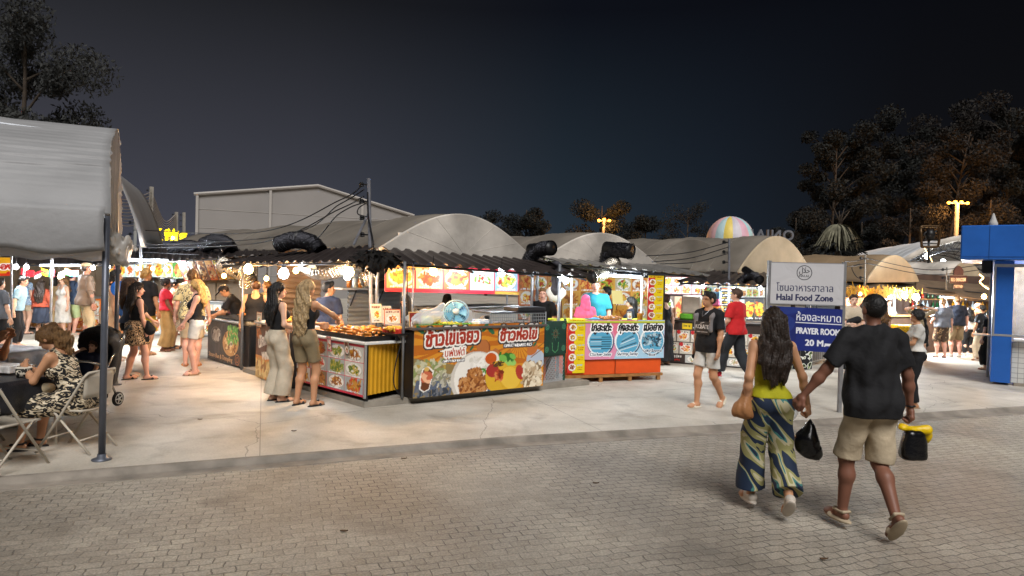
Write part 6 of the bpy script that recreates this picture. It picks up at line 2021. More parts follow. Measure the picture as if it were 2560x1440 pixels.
for i in range(420):
    u = g2.random(); p = P(2112 + 178 * u, 722 + 5 * u, 18.15 + 1.1 * u) + Vector(g2.normal(size=3) * .06); q = p + Vector((g2.normal() * .05, g2.normal() * .05, -.13 - .06 * g2.random())); e = Vector((.012, 0, 0)); mb.add([p - e, p + e, q + e * .4, q - e * .4], [(0, 1, 2, 3)])
tag(mb.build('straw_fringe', M('golden_straw', '#c89428', .7, .4, 12)), 'golden straw fringe under the tan awning', 'fringe', kind='stuff')
for i in range(5): 
    p = P(2130 + i * 14, 858 - 12 * (i % 2), 17.6); mb = MB(); mb.box(p, (.22, .2, .2), .2 * i, bev=.02); tag(mb.build('fruit_crate', M('crate%d' % (i % 2), ('#c8a020', '#c86838')[i % 2], .6, .4, 20)), ('yellow', 'orange', 'yellow', 'orange', 'yellow')[i] + ' crate stacked at the far counter, number %s from the halal sign' % ('one', 'two', 'three', 'four', 'five')[i], 'crate', 'crates at the far right counter')
mb = MB(); p = P(2258, 825, 18.4); mb.box(p, (.55, .3, .28), .1, bev=.02); tag(mb.build('display_case', M('yellow_case', '#d8b020', .5, .5, 25)), 'yellow snack display box in front of the woman with the braid', 'display box')
pwall('red and white price board behind the halal sign posts', P(2112, 790, 21), P(2225, 795, 21.3), P(2225, 745, 21.3), P(2112, 742, 21), 5, 2, 66, '#b83828', ['#e8d8b8', '#d89850', '#e8e4dc'], 1.5, .6)

# ---------------------------------------------------------------- lit lamps under the awnings
BL = [(621, 674, 12.3, 1, 60, .06, 'big warm bulb over the dumpling counter'), (740, 677, 11.9, 1, 12, .035, 'small warm bulb between two larger lamps'), (709, 685, 11.4, 0, 70, .06, 'big white bulb above the dark haired woman'),
      (873, 681, 10.7, 1, 75, .055, 'big warm bulb over the fried snacks'), (868, 692, 10.9, 0, 20, .04, 'small white bulb below the warm one over the snacks'), (666, 697, 13.0, 1, 8, .03, 'tiny warm bulb above the bald man'),
      (1083, 679, 10.75, 1, 45, .045, 'warm bulb under the omelet awning'), (1254, 682, 11.55, 0, 70, .045, 'white bulb under the omelet awning'), (1402, 692, 12.3, 0, 34, .045, 'white bulb at the right tip of the omelet awning'), (1415, 702, 12.7, 0, 14, .04, 'white bulb beside the wrapped pole'),
      (1757, 716, 15.6, 0, 60, .05, 'white bulb left of the tee shirt man'), (1834, 724, 15.4, 0, 60, .05, 'white bulb at the red shirted man head'), (1901, 720, 15.2, 0, 60, .05, 'white bulb beside the halal sign edge'),
      (2225, 742, 19, 0, 110, .07, 'white lamp in the bar left of the slim post'), (2262, 741, 19, 0, 100, .07, 'white lamp right of the slim post'), (2290, 744, 18.6, 0, 260, .1, 'brightest white lamp over the far right queue'), (2460, 742, 19, 1, 90, .07, 'warm lamp under the awning beside the kiosk'), (2150, 735, 18.4, 1, 60, .05, 'warm lamp under the straw fringe'),
      (40, 668, 15.5, 0, 60, .06, 'white bulb nearest the yellow far left sign'), (66, 668, 15.6, 0, 50, .06, 'white bulb second from the far left sign'), (150, 692, 15, 1, 50, .05, 'warm bulb amid the far left crowd'), (232, 670, 15, 0, 50, .05, 'white bulb left of the front canopy pole'), (270, 668, 15, 0, 50, .05, 'white bulb between the two canopy poles'),
      (342, 672, 16.4, 0, 70, .05, 'white bulb before the blue banners'), (382, 672, 16, 1, 60, .05, 'bulb above the curly haired man'), (415, 674, 15.6, 0, 60, .05, 'white bulb above the red top woman'), (560, 690, 13.6, 1, 50, .05, 'warm bulb above the dumpling crates')]
for (x, y, d, wm, e, r, lab) in BL: bulb(lab, x, y, d, wm, e * (3.3 if wm else 2.5) * (.75 if x < 600 and x > 280 else 1), r * (.9 if d > 13 else 1.45))
tubelamp('bright white tube lamp across the satay stall', P(1520, 689, 13.2), P(1604, 693, 13.5), 26, n=2)
tubelamp('white tube lamp beneath the bar awning at far right', P(2350, 742, 20), P(2410, 745, 20.2), 200)
tubelamp('white tube lamp over the far left stalls', P(100, 664, 16.4), P(200, 664, 16.4), 60)
tubelamp('long white tube lamp under the alley awning', P(300, 650, 16), P(420, 652, 15.5), 60)
cl = P(2536, 700, 13.6) ; point(TK @ Vector((1.2, 1.2, 2.3)), 200, (1, .9, .75), .1, None, 'kiosk_fill_light')  # unseen fill light without a fitting, added to brighten the kiosk window
lampsh = P(775, 664, 11.3); t = thing('shade_lamp', 'white conical lamp shade under the snack awning', 'lamp', tuple(lampsh))
mb = MB(); mb.lathe(lampsh, [(.12, -.04), (.05, .05), (.02, .07)], 16); mb.build('lamp_shade', WHITE, t, True)
# ================================================================ PEOPLE
SKIN = {k: M('skin_' + k, c, .5, .1, 6, spec=.35) for k, c in (('pale', '#d3a88f'), ('tan', '#bb8a68'), ('brown', '#7a5140'), ('pink', '#d8a490'))}
EYE = M('eye_and_brow', '#2c1f1a', .5, 0)
LIP = M('lips', '#8c4a44', .45, 0)
HAIRC = {k: M('hair_' + k, c, .5, .45, 30, bump=.6, bscale=70) for k, c in (('black', '#0f0c0b'), ('dark', '#23170f'), ('brown', '#3c2616'), ('light', '#6a4c2c'), ('blonde', '#b08a52'), ('ash', '#9c8460'), ('grey', '#6c6458'))}
CL = {}


def cloth(name, c, var=.14):
    if name not in CL: CL[name] = M('cloth_' + name, c, .85, var, 8, bump=.75, bscale=11)
    return CL[name]


def nv(v): v = np.array(v, float); return v / (np.linalg.norm(v) + 1e-9)


def ik(a, c, l1, l2, hint):
    a, c = np.array(a, float), np.array(c, float)
    d = c - a; L = np.linalg.norm(d); L2 = min(L, (l1 + l2) * .995)
    d = d / L; c = a + d * L2
    x = (l1 * l1 - l2 * l2 + L2 * L2) / (2 * L2)
    h = math.sqrt(max(l1 * l1 - x * x, 0))
    n = np.array(hint, float); n = n - d * (n @ d); n = nv(n)
    return a + d * x + n * h, c


def rot(ax, a):
    return np.array(Matrix.Rotation(a, 3, ax))


class Fig: pass


def person(label, at=None, top=None, yaw=0, d=None, F=False, w=1.0, skin='pale', hair=('short', 'dark'), tp=None, bt=None, sh=None, lean=0, twist=0, hy=0, hp=0, pz=0, fl=None, fr=None, hl=None, hr=None, el=None, er=None,
           res=.016, curl=.45, group=None, h=None, pos=None, extra=None, name='person', gz=0.0, wr=.006):
    if pos is None:
        if d is None: q = G(at[0], at[1], gz); dd = dep(q); h = h or (at[1] - top) * dd / F_PX
        else: q = P(at, top, d); h = h or q.z
        pos = Vector((q.x, q.y, gz))
    s = h / 1.72
    f = Fig(); f.s = s; f.pos = pos; f.yaw = R(yaw)
    rz = rot('Z', R(yaw)) * s

    def out(V): return np.asarray(V, float) @ rz.T + np.array(pos)
    f.out = lambda p: Vector(out(np.array(p)))
    t = thing(name, label, 'person', tuple(pos), R(yaw), group); f.o = t
    # rig
    RT = rot('X', -R(lean)) @ rot('Z', R(twist))
    pv = np.array((0, 0, .95))

    def T(p): return RT @ (np.array(p, float) - pv) + pv + (0, 0, pz)
    RH = RT @ rot('Z', R(hy)) @ rot('X', -R(hp))
    nk = np.array((0, 0, 1.49))
    hb = T(nk)

    def Hd(p): return RH @ (np.array(p, float) - nk) + hb
    f.T, f.Hd = T, Hd
    sw = .162 if F else .19
    fl = fl or (-.1, .02, .085, 0); fr = fr or (.1, -.02, .085, 0)
    legs = []
    for sx, q in ((-1, fl), (1, fr)):
        hip = np.array((sx * .088, 0, .9 + pz)); kn, an = ik(hip, q[:3], .43, .40, (sx * .12, 1, 0))
        pt = R(q[3] if len(q) > 3 else 0); yw = R(-sx * 8)
        fw = np.array((math.sin(-yw) * math.cos(pt), math.cos(yw) * math.cos(pt), -math.sin(pt))); sd_ = nv(np.cross(fw, (0, 0, 1))); up_ = np.cross(sd_, fw)
        legs.append((hip, kn, an, fw, up_, sd_))
    arms = []
    for sx, q, e in ((-1, hl, el), (1, hr, er)):
        shd = T((sx * (sw - .005), -.005, 1.405)); q = T((sx * (.245 if F else .275) * (w ** .5), .04, .87)) if q is None else q
        eb, wr_ = ik(shd, q, .285, .25, e or (sx * .4, -1, -.3))
        arms.append((sx, shd, eb, wr_))
    f.arms, f.legs = arms, legs
    # body
    wx = w; chest = (.148 if F else .172, .1 if F else .115, .17); waist = (.118 if F else .145, .088 if F else .105, .16); hips = (.165 if F else .158, .11, .125)

    def torso(e, low=True, kk=1.0):
        r = [('e', T((0, 0, 1.27)), (chest[0] * wx + e, chest[1] * wx + e, .19 + e * .5), RT), ('e', T((0, .005 + .02 * (wx - 1), 1.1)), (waist[0] * wx + e, waist[1] * wx * (1 if wx < 1.1 else 1.15) + e, waist[2] + e), RT)]
        r += [('c', T((sx * (sw - .03), -.005, 1.385)), T((0, -.01, 1.425)), .055 + e * .7, .064 + e * .7) for sx in (-1, 1)]
        if F: r += [('e', T((sx * .07, .075, 1.265)), (.068 + e, .062 + e, .065 + e), RT) for sx in (-1, 1)]
        if low: r += hip(e + (.024 if e > .015 else 0))
        return r

    def hip(e): return [('e', (0, -.005, .955 + pz), (hips[0] * wx + e, hips[1] * wx + e, hips[2] + e)), ] + [('e', (sx * .075, -.05, .91 + pz), (.085 * wx + e, .085 * wx + e, .09 + e)) for sx in (-1, 1)]
    lw = wx ** .7
    B = torso(0)
    for (hp_, kn, an, fw, up_, sd_) in legs:
        sh_ = kn + (an - kn) * .32 - nv(np.cross(sd_, an - kn)) * 0 - fw * .018
        B += [('c', hp_ + (0, 0, -.02), kn, .088 * lw, .055 * lw), ('c', kn, sh_, .052 * lw, .056 * lw), ('c', sh_, an, .055 * lw, .036)]
        B += [('c', an - fw * .035 - up_ * .045, an + fw * .10 - up_ * .056, .032, .028), ('c', an + fw * .10 - up_ * .056, an + fw * .16 - up_ * .062, .028 , .02), ('c', an + fw * .09 - up_ * .056 - sd_ * .02, an + fw * .15 - up_ * .06 - sd_ * .025, .026, .018), ('c', an + fw * .09 - up_ * .056 + sd_ * .02, an + fw * .14 - up_ * .06 + sd_ * .025, .026, .018)]
    aw = (wx ** .6) * (.9 if F else 1.0)
    for (sx, a, b, c) in arms: B += [('c', a, b, .048 * aw, .037 * aw), ('c', b, b + (c - b) * .35, .036 * aw, .038 * aw), ('c', b + (c - b) * .35, c, .038 * aw, .024)]
    neck = [('c', T((0, -.01, 1.42)), Hd((0, .005, 1.55)), .052 * (1 if not F else .9), .05 * (1 if not F else .88))]
    HD = [('e', Hd((0, -.004, 1.632)), (.074, .092, .088), RH), ('e', Hd((0, .03, 1.57)), (.054, .062, .07), RH), ('c', Hd((0, .05, 1.53)), Hd((0, .07, 1.535)), .03, .022), ('c', Hd((0, .088, 1.612)), Hd((0, .108, 1.583)), .008, .013)]
    HD += [('e', Hd((sx * .076, -.005, 1.6)), (.012, .022, .032), RH) for sx in (-1, 1)]
    HD += [('e', Hd((0, .083, 1.549)), (.024, .014, .012), RH), ('c', Hd((-.05, .062, 1.635)), Hd((.05, .062, 1.635)), .018, .018)]
    V, Q = solid(B + neck, res, .035)
    V2, Q2 = solid(HD + neck, res * .55, .018, subs=[('e', Hd((sx * .033, .098, 1.614)), (.016, .012, .009), RH) for sx in (-1, 1)])
    hv = (V2[Q2].mean(1) - hb) @ RH + nk
    x, y, z = np.abs(hv[:, 0]), hv[:, 1], hv[:, 2]
    m2 = np.zeros(len(Q2), int)
    m2[(y > .05) & (x > .012) & (x < .055) & (np.abs(z - 1.637 + x * .1) < .0045)] = 1
    m2[(y > .05) & (x > .021) & (x < .044) & (np.abs(z - 1.614) < .005)] = 1
    m2[(y > .06) & (x < .026) & (np.abs(z - 1.549) < .008)] = 2
    Vs, Qs, ms = [V, V2], [Q, Q2 + len(V)], [np.zeros(len(Q), int), m2]
    nV = len(V) + len(V2)
    for (sx, a, b, c) in arms:
        dr = nv(c - b); n = np.array((-sx, .15, 0.)); n = nv(n - dr * (n @ dr)); ac = np.cross(n, dr) * sx
        cc = curl if not isinstance(curl, tuple) else curl[0 if sx < 0 else 1]
        H = [('e', c + dr * .05, (.042, .042, .042)), ('c', c - dr * .02, c + dr * .03, .024, .026), ('c', c + dr * .03 - ac * .018, c + dr * .085 - ac * .026, .02, .016), ('c', c + dr * .03 + ac * .018, c + dr * .085 + ac * .026, .02, .016)][1:]
        for i, o_ in enumerate((-.033, -.011, .011, .032)):
            k0 = c + dr * .088 + ac * o_; L_ = (.062, .075, .078, .07)[i]
            d1 = nv(dr * math.cos(cc * .9) + n * math.sin(cc * .9)); d2 = nv(dr * math.cos(cc * 2) + n * math.sin(cc * 2)); k1 = k0 + d1 * L_ * .55
            H += [('c', k0 - dr * .012, k1, .0108, .0095), ('c', k1, k1 + d2 * L_ * .5, .0095, .0075)]
        t0_ = c + dr * .03 + ac * .028; t1_ = t0_ + nv(dr * .8 + ac * .6 + n * .35) * .045
        H += [('c', t0_, t1_, .013, .011), ('c', t1_, t1_ + nv(dr + n * .4) * .03, .0105, .009)]
        Vh, Qh = solid(H, max(.0058, res * .42), .012)
        Vs.append(Vh); Qs.append(Qh + nV); ms.append(np.zeros(len(Qh), int)); nV += len(Vh)
    np_mesh('body', out(np.concatenate(Vs)), np.concatenate(Qs), [SKIN[skin], EYE, LIP], t, True, np.concatenate(ms))

    def wear(nm, pr, mat, k=.03, clips=(), subs=(), amp=wr, r=None, fq=18, par=t):
        V, Q = solid(pr, r or res * .85, k, clips, subs, wrinkle(amp, hash(label) % 997 if False else len(label) * 7 + len(nm), fq) if amp else None)
        return np_mesh(nm, out(V), Q, mat, par, True)
    f.wear = wear
    dn = RT @ np.array((0, 0, -1.0))

    def legpt(i, fr_):
        hp_, kn, an = legs[i][:3]
        return hp_ + (kn - hp_) * (fr_ / .52) if fr_ <= .52 else kn + (an - kn) * ((fr_ - .52) / .48)

    def legcl(i, fr_, r0, r1, rk=None):
        hp_, kn = legs[i][0] + (0, 0, -.02), legs[i][1]
        if fr_ <= .52: return [('c', hp_, legpt(i, fr_), r0, r1, True)]
        rk = rk or (r0 + r1) / 2
        return [('c', hp_, kn, r0, rk), ('c', kn, legpt(i, fr_), rk, r1, True)]
    if bt:
        kind, mt = bt[0], bt[1]; e = .012; wc = [((0, 0, 1.03 + pz + (bt[3] if len(bt) > 3 else 0)), (0, 0, 1))]
        if kind in ('shorts', 'trousers', 'wide', 'lap'):
            fr_ = bt[2] if len(bt) > 2 and bt[2] else {'shorts': .4, 'trousers': .97, 'wide': .99, 'lap': .56}[kind]
            r0, rk, r1 = {'shorts': (.105, .095, .092), 'trousers': (.1, .076, .066), 'wide': (.112, .108, .125), 'lap': (.125, .115, .118)}[kind]
            wear(kind if kind in ('shorts', 'trousers') else 'trousers' if kind == 'wide' else 'skirt', hip(e) + [('e', (0, 0, 1.02 + pz), (waist[0] * wx + e * .6, waist[1] * wx + e * .6, .1))] + legcl(0, fr_, r0 * lw, r1 * lw, rk * lw) + legcl(1, fr_, r0 * lw, r1 * lw, rk * lw), mt, .014 if kind != 'lap' else .1, wc, amp=min(wr, .007) * 1.2)
        elif kind in ('skirt', 'dress'):
            hz = bt[2]; my = (legs[0][2][1] + legs[1][2][1]) / 2 * (.95 - hz) ; r1 = bt[4] if len(bt) > 4 else .2
            pr = hip(e) + [('c', (sx * .04, 0, .95 + pz), (sx * .05, my, hz), .15 * wx, r1, True) for sx in (-1, 1)]
            if kind == 'skirt': wear('skirt', pr + [('e', (0, 0, 1.02 + pz), (waist[0] * wx + e, waist[1] * wx + e, .1))], mt, .05, wc, amp=.011, fq=26)
            else: wear('dress', pr + torso(.012, False), mt, .04, [], neckcut(T, RT, sw, True), amp=.009, fq=24)
    if tp:
        kind, mt, hem = tp[0], tp[1], tp[2] if len(tp) > 2 else .9
        e = tp[3] if len(tp) > 3 else {'tee': .024, 'tank': .012, 'long': .022, 'shirt': .03}[kind]
        pr = torso(e, hem < 1.02)
        if e > .02: pr = [p if p[0] != 'e' or i != 1 else ('e', p[1], (max(p[2][0], chest[0] * wx + e * .8), max(p[2][1], chest[1] * wx * .98 + e * .6), p[2][2] + .06), p[3]) for i, p in enumerate(pr)]
        if hem < .95 and e > .02: pr += [('c', T((sx * .05, -.012, 1.05)), T((sx * .06, -.02, hem - .01)), .122 * wx + e * .6, .13 * wx + e * .7) for sx in (-1, 1)]
        cl = [(T((0, 0, hem)), dn)]
        if kind != 'tank':
            for (sx, a, b, c) in arms:
                fs = (.62 if F else .8) if kind != 'long' else 1.0
                pr.append(('c', a + (0, 0, -.012), a + (b - a) * fs, .056 * aw + e * .4, .056 * aw + e * .75, True))
        o_ = wear('shirt' if kind != 'tank' else 'tank_top', pr, mt, .03, cl, neckcut(T, RT, sw, kind == 'tank'), amp=wr * (1.4 if e > .02 else .6))
        if kind == 'long':
            for (sx, a, b, c) in arms: wear('sleeve', [('c', a + (b - a) * .8, b, .056 * aw, .052 * aw), ('c', b, c - (c - b) * .04, .052 * aw, .04, True)], mt, .02)
    if sh:
        for (hp_, kn, an, fw, up_, sd_) in legs:
            Rf = np.stack([sd_, fw, up_], 1)
            so = [('e', an + fw * .048 - up_ * .082, (.05, .146, .022), Rf)]
            if sh[0] == 'sneaker': so += [('c', an - fw * .035 - up_ * .04, an + fw * .10 - up_ * .052, .044, .038), ('c', an + fw * .10 - up_ * .052, an + fw * .16 - up_ * .06, .036, .03)]; sb = [('c', an - fw * .01, an + up_ * .06, .04, .045)]
            else:
                so += [('c', an + fw * .085 - up_ * .07 + sd_ * .044 * g_, an + fw * .075 - up_ * .025 + sd_ * -.0 * g_, .02, .02) for g_ in (-1, 1)]; sb = []
                if sh[0] == 'strap': so += [('c', an - fw * .04 - up_ * .015 + sd_ * .03 * g_, an + fw * .03 - up_ * .01 + sd_ * .035 * g_, .011, .011) for g_ in (-1, 1)] + [('c', an - fw * .05 - up_ * .01 - sd_ * .028, an - fw * .05 - up_ * .01 + sd_ * .028, .011, .011)]
            wear('shoe' if sh[0] == 'sneaker' else 'sandal', so, sh[1], .012, (), sb, 0, max(.007, res * .6))
    if hair: hairdo(f, hair, HD, RH, RT, res, wear, arms)
    return f


def neckcut(T, RT, sw, tank):
    r = [('e', T((0, .02, 1.50)), (.08, .085, .06), RT)]
    if tank: r = [('e', T((0, .1, 1.44)), (.085, .1, .09), RT), ('e', T((0, -.1, 1.46)), (.09, .08, .09), RT)] + [('e', T((sx * (sw + .02), 0, 1.40)), (.072, .13, .12), RT) for sx in (-1, 1)]
    return r


def hairdo(f, hair, HD, RH, RT, res, wear, arms):
    st, mt = hair[0], HAIRC.get(hair[1], hair[1]); T, Hd = f.T, f.Hd
    inf = {'buzz': .005, 'short': .014, 'curly': .026}.get(st, .018)
    cap = [('e', Hd((0, -.006, 1.634)), (.074 + inf, .092 + inf, .088 + inf), RH)]
    fn = RH @ nv((0, .72, -.66)); hl_ = Hd((0, .078, 1.672))
    face = [(hl_, fn)]
    r = res * .6
    if st in ('buzz', 'short', 'curly'): wear('hair', cap + ([('c', Hd((-.03, .06, 1.71)), Hd((.04, .05, 1.715)), .03, .03)] if st == 'short' else []), mt, .02, face, (), {'buzz': .001, 'short': .006, 'curly': .014}[st], r, 60)
    elif st == 'cap':
        wear('cap', [('e', Hd((0, -.004, 1.65)), (.09, .106, .088), RH), ('e', Hd((0, (.13 if len(hair) < 3 else -.13), 1.665)), (.07, .075, .012), RH)], mt, .01, [(Hd((0, 0, 1.655)), RH @ np.array((0, 0, -1.)))], (), 0, r)
        wear('hair', [('e', Hd((0, -.012, 1.625)), (.08, .092, .085), RH)], HAIRC['dark'], .02, face, (), .002, r)
    elif st in ('long', 'wavy', 'pony', 'braid', 'bun', 'bob'):
        pr = list(cap); zl = hair[2] if len(hair) > 2 else 1.15
        if st in ('long', 'wavy', 'bob'):
            n = 7
            for i in range(n):
                x = (i / (n - 1) - .5) * 2; a = Hd((x * .075, -.05 - .05 * (1 - x * x), 1.62)); b = T((x * .10, -.075 - .045 * (1 - x * x), 1.42)); z_ = zl + .05 * abs(x) + .03 * math.sin(i * 2.3)
                c = T((x * .105 + .012 * math.sin(i * 4), -.12 - .02 * (1 - x * x), (1.42 + z_) / 2)); e = T((x * .095, -.125, z_))
                pr += [('c', a, b, .04, .036)] + ([('c', b, c, .036, .032), ('c', c, e, .032, .013)] if st != 'bob' else [])
        elif st == 'pony': pr += [('c', Hd((0, -.1, 1.66)), T((0, -.13, 1.5)), .035, .045), ('c', T((0, -.13, 1.5)), T((0, -.14, zl)), .042, .012)]
        elif st == 'braid':
            for i in range(9): q = T((.02 * math.sin(i * .5), -.125 - .012 * min(i, 4), 1.56 - i * (1.56 - zl) / 8)); pr.append(('e', q, (.028 - .0012 * i, .026 - .001 * i, .036)))
        elif st == 'bun': pr.append(('e', Hd((0, -.1, 1.69)), (.045, .045, .045)))
        wv = st == 'wavy'
        k = (lambda X: (.0035 * np.sin(X[..., 0] * 210 + (7 if wv else 4) * np.sin(X[..., 2] * (24 if wv else 12) + X[..., 0] * 9)) + .003 * np.sin(X[..., 1] * 160 + X[..., 0] * 120 + 3 * np.sin(X[..., 2] * 9)) + .006 * np.sin(X[..., 0] * 55 + 2.5 * np.sin(X[..., 2] * 17)) + (.005 * np.sin(X[..., 2] * 38 + X[..., 0] * 60) if wv else 0)).astype(np.float32))
        sub = [('e', Hd((0, .07, 1.585)), (.07, .085, .085), RH)]
        V, Q = solid(pr, r, .03, () if st != 'pony' and st != 'braid' and st != 'bun' else (), sub + ([('c', Hd((0, .03, 1.5)), Hd((0, .04, 1.58)), .06, .06)]), k)
        np_mesh('hair', np.array([f.out(v) for v in V]), Q, mt, f.o, True)
    elif st == 'hijab':
        wear('headscarf', [('e', Hd((0, -.01, 1.632)), (.092, .11, .106), RH), ('c', Hd((0, -.01, 1.56)), T((0, 0, 1.44)), .1, .125), ('e', T((0, .02, 1.37)), (.17, .125, .1), RT)], mt, .03, (), [('e', Hd((0, .1, 1.595)), (.058, .075, .07), RH)], .006, r, 30)


DLEAF = M('dry_leaf', '#4a3420', .8, .3, 20)
for i, (x, y, lab) in enumerate(((735, 1079, 'dry leaf on the concrete near the blonde woman'), (1010, 1148, 'dry leaf by the kerb in the middle'), (300, 962, 'dry leaf at the foot of the rear canopy pole'), (1490, 1210, 'dry leaf on the paving left of the couple'), (860, 1330, 'dry leaf on the worn paving, lower middle'), (500, 1050, 'dry leaf on the concrete right of the front canopy pole'), (2060, 1400, 'dry leaf at the lower edge of the paving behind the couple'))):
    q = G(x, y, 0 if y < 1100 else -.055); mb = MB()
    mb.sheet(lambda u, v: q + Vector(((u - .5) * .06, (v - .5) * .03 * math.sin(math.pi * min(1, u + .1)), .006 + .02 * (u - .4) ** 2 + .012 * abs(v - .5))), 6, 4, .002); tag(mb.build('dry_leaf', DLEAF), lab, 'leaf', 'dry leaves on the ground')


def hang(name, label, prims, mat, res=.012, disp=None, cat='bag', k=.02, subs=(), clips=(), group=None):
    V, Q = solid(prims, res, k, clips, subs, disp)
    return tag(np_mesh(name, V, Q, mat, None, True), label, cat, group)


def strap(name, label, pts, r, mat, par=None):
    mb = MB(); mb.tube(arc(6, pts), r, 6); return mb.build(name, mat, par, True)


BLK = cloth('black', '#141417', .25)
WHT_ = cloth('white', '#c8c6c0')
BEI = cloth('beige', '#b8a88e')
KHA = cloth('khaki', '#8c7c60')
NAVY = cloth('navy', '#1c2230')
LEO = pattern('leopard_print', [(0, '#16110d'), (.43, '#8c6440'), (.46, '#d0b08c'), (.55, '#b08a60'), (.59, '#16110d')], 'noise', 34, dist=.6)
ZEB = pattern('brush_stroke_print', [(0, '#101012'), (.5, '#101012'), (.52, '#b8a688'), (.6, '#d8ccb4')], 'noise', 15, stretch=(1, 1, 2.5), dist=1.5, rot=(0, .6, 0))
PALMP = pattern('leaf_print', [(0, '#16243a'), (.43, '#16243a'), (.45, '#8c8858'), (.52, '#b0a888'), (.57, '#3c7470'), (.60, '#1a2a42')], 'noise', 2.6, stretch=(1, 1, 3.6), dist=.8, rot=(.5, .75, .3))
FLO = pattern('floral_shirt', [(0, '#c8b888'), (.5, '#2c3038'), (.56, '#d8cca0'), (.64, '#54503c')], 'noise', 16)
STR = pattern('stripe_shirt', [(0, '#c8b8a0'), (.5, '#4c4238'), (.7, '#c8b8a0')], 'wave', 14)
ELE = pattern('elephant_print', [(0, '#3c2c20'), (.55, '#3c2c20'), (.58, '#a08868'), (.7, '#3c2c20')], 'noise', 14)
CHK = pattern('blue_check', [(0, '#a8c0d8'), (.45, '#6888ac'), (.55, '#c8d4dc')], 'noise', 18)
SAND, DSAND = M('sandal_tan', '#8c6c4c', .7), M('sandal_black', '#19181a', .6)
SNK = M('sneaker_pale', '#b8aea2', .6)
WALK1 = dict(fl=(-.08, .16, .09, 0), fr=(.07, -.28, .17, 52))
# --- the couple in front
YG = cloth('yellow_green', '#a09c14')
wo = person('woman in yellow green tank top and leaf print trousers walking away, long dark hair', (1917, 1268), 772, -3, F=True, w=.97, skin='tan', hair=('long', 'dark', 1.08), tp=('tank', YG, .965, .014), bt=('wide', PALMP, .95, -.05), sh=('sneaker', SNK), res=.010, fl=(-.10, .14, .09, 0), fr=(.10, -.24, .17, 42), hr=(.36, .06, .83), er=(.6, -.6, -.1), hl=(-.21, -.02, .9), curl=(.5, 1.1), wr=.012)
mnf = person('man in black tee and beige shorts walking away holding the woman by the hand', (2165, 1318), 736, 4, w=.98, skin='brown', hair=('buzz', 'black'), tp=('tee', BLK, .83, .03), bt=('shorts', BEI, .50), sh=('strap', M('sandal_sole_pale', '#a89880', .7)), res=.010, fl=(-.10, .15, .085, 0), fr=(.08, -.22, .16, 48), hl=(-.50, .10, .90), el=(-.2, -1, -.5), hr=(.34, .03, .83), er=(.5, -1, 0), curl=(.9, 1.2), wr=.009)
f = mnf
mb = MB(); q = f.out(f.arms[1][3]); mb.tube([q + Vector((math.cos(a) * .036, math.sin(a) * .036, .008)) for a in [k * .5236 for k in range(13)]], .007, 5); mb.build('bracelet', BLACK, f.o, True)
TANL = M('tan_leather', '#9c6c44', .5, .12, 8, bump=.2)
q = wo.out((-.235, -.02, .95))
hang('shoulder_bag', 'tan leather pouch bag on the left shoulder of the long haired woman', [('c', q + Vector((.035, 0, .07)), q + Vector((0, 0, -.08)), .03, .07), ('c', q + Vector((-.05, 0, -.12)), q + Vector((.05, 0, -.13)), .045, .05), ('c', q + Vector((.04, 0, .09)), q + Vector((.04, 0, .05)), .012, .03)], TANL, .009, wrinkle(.005, 3, 34), k=.05)
strap('bag_strap', '', [q + Vector((.035, .0, .09)), wo.out((-.185, .08, 1.2)), wo.out((-.13, .03, 1.455)), wo.out((-.15, -.08, 1.3)), q + Vector((.045, -.03, .09))], .007, TANL, bpy.data.objects['shoulder_bag'])
BAGB = M('black_bag_plastic', '#0e0e10', .25, .1, 6, bump=.3, bscale=18)
q = wo.out(wo.arms[1][3]) + Vector((.03, -.0, -.11))
hang('carrier_bag', 'black plastic carrier bag hanging from the woman\'s right hand', [('c', q, q + Vector((-.01, 0, -.2)), .015, .085), ('c', q + Vector((-.05, .0, -.24)), q + Vector((.06, 0, -.33)), .075, .055), ('c', q + Vector((-.03, 0, -.2)), q + Vector((.02, 0, -.28)), .09, .08), ('c', q + Vector((.06, 0, -.33)), q + Vector((.10, 0, -.39)), .04, .012)], BAGB, .011, wrinkle(.012, 4, 24))
q2 = wo.out(wo.arms[1][3]) + Vector((-.09, .06, -.10)); ax = Vector((-.45, 0, -.75)).normalized()
mb = MB(); mb.lathe(q2 - ax * .1, [(.014, 0), (.015, .03), (.034, .08), (.034, .13), (.031, .14), (.034, .15), (.034, .24), (.025, .255)], 14, axis=ax); tag(mb.build('water_bottle', M('bottle_plastic', '#e4ecf0', .08, 0, alpha=.42), None, True), 'clear empty plastic water bottle tucked beside the black carrier bag', 'bottle')
q = mnf.out(mnf.arms[1][3]) + Vector((.03, 0, -.13))
hang('carrier_bag', 'square black bag held low in the right hand of the black tee man', [('c', q + Vector((-.02, 0, -.1)), q + Vector((-.02, 0, -.24)), .06, .075), ('c', q + Vector((.035, 0, -.1)), q + Vector((.045, 0, -.25)), .055, .07), ('e', q + Vector((.01, 0, -.18)), (.10, .05, .125))], BAGB, .011, wrinkle(.006, 9, 24), clips=[(q + Vector((0, 0, -.285)), (0, 0, -1))])
hang('inner_bag', 'crumpled yellow plastic bag spilling over the square black bag', [('c', q + Vector((-.09, 0, -.03)), q + Vector((.0, 0, -.055)), .022, .035), ('c', q + Vector((.0, 0, -.05)), q + Vector((.11, .02, -.045)), .03, .035), ('c', q + Vector((.11, .02, -.05)), q + Vector((.145, .03, -.18)), .035, .02)], M('yellow_plastic', '#d8b400', .35, .15, 8, bump=.3), .011, wrinkle(.014, 6, 30))
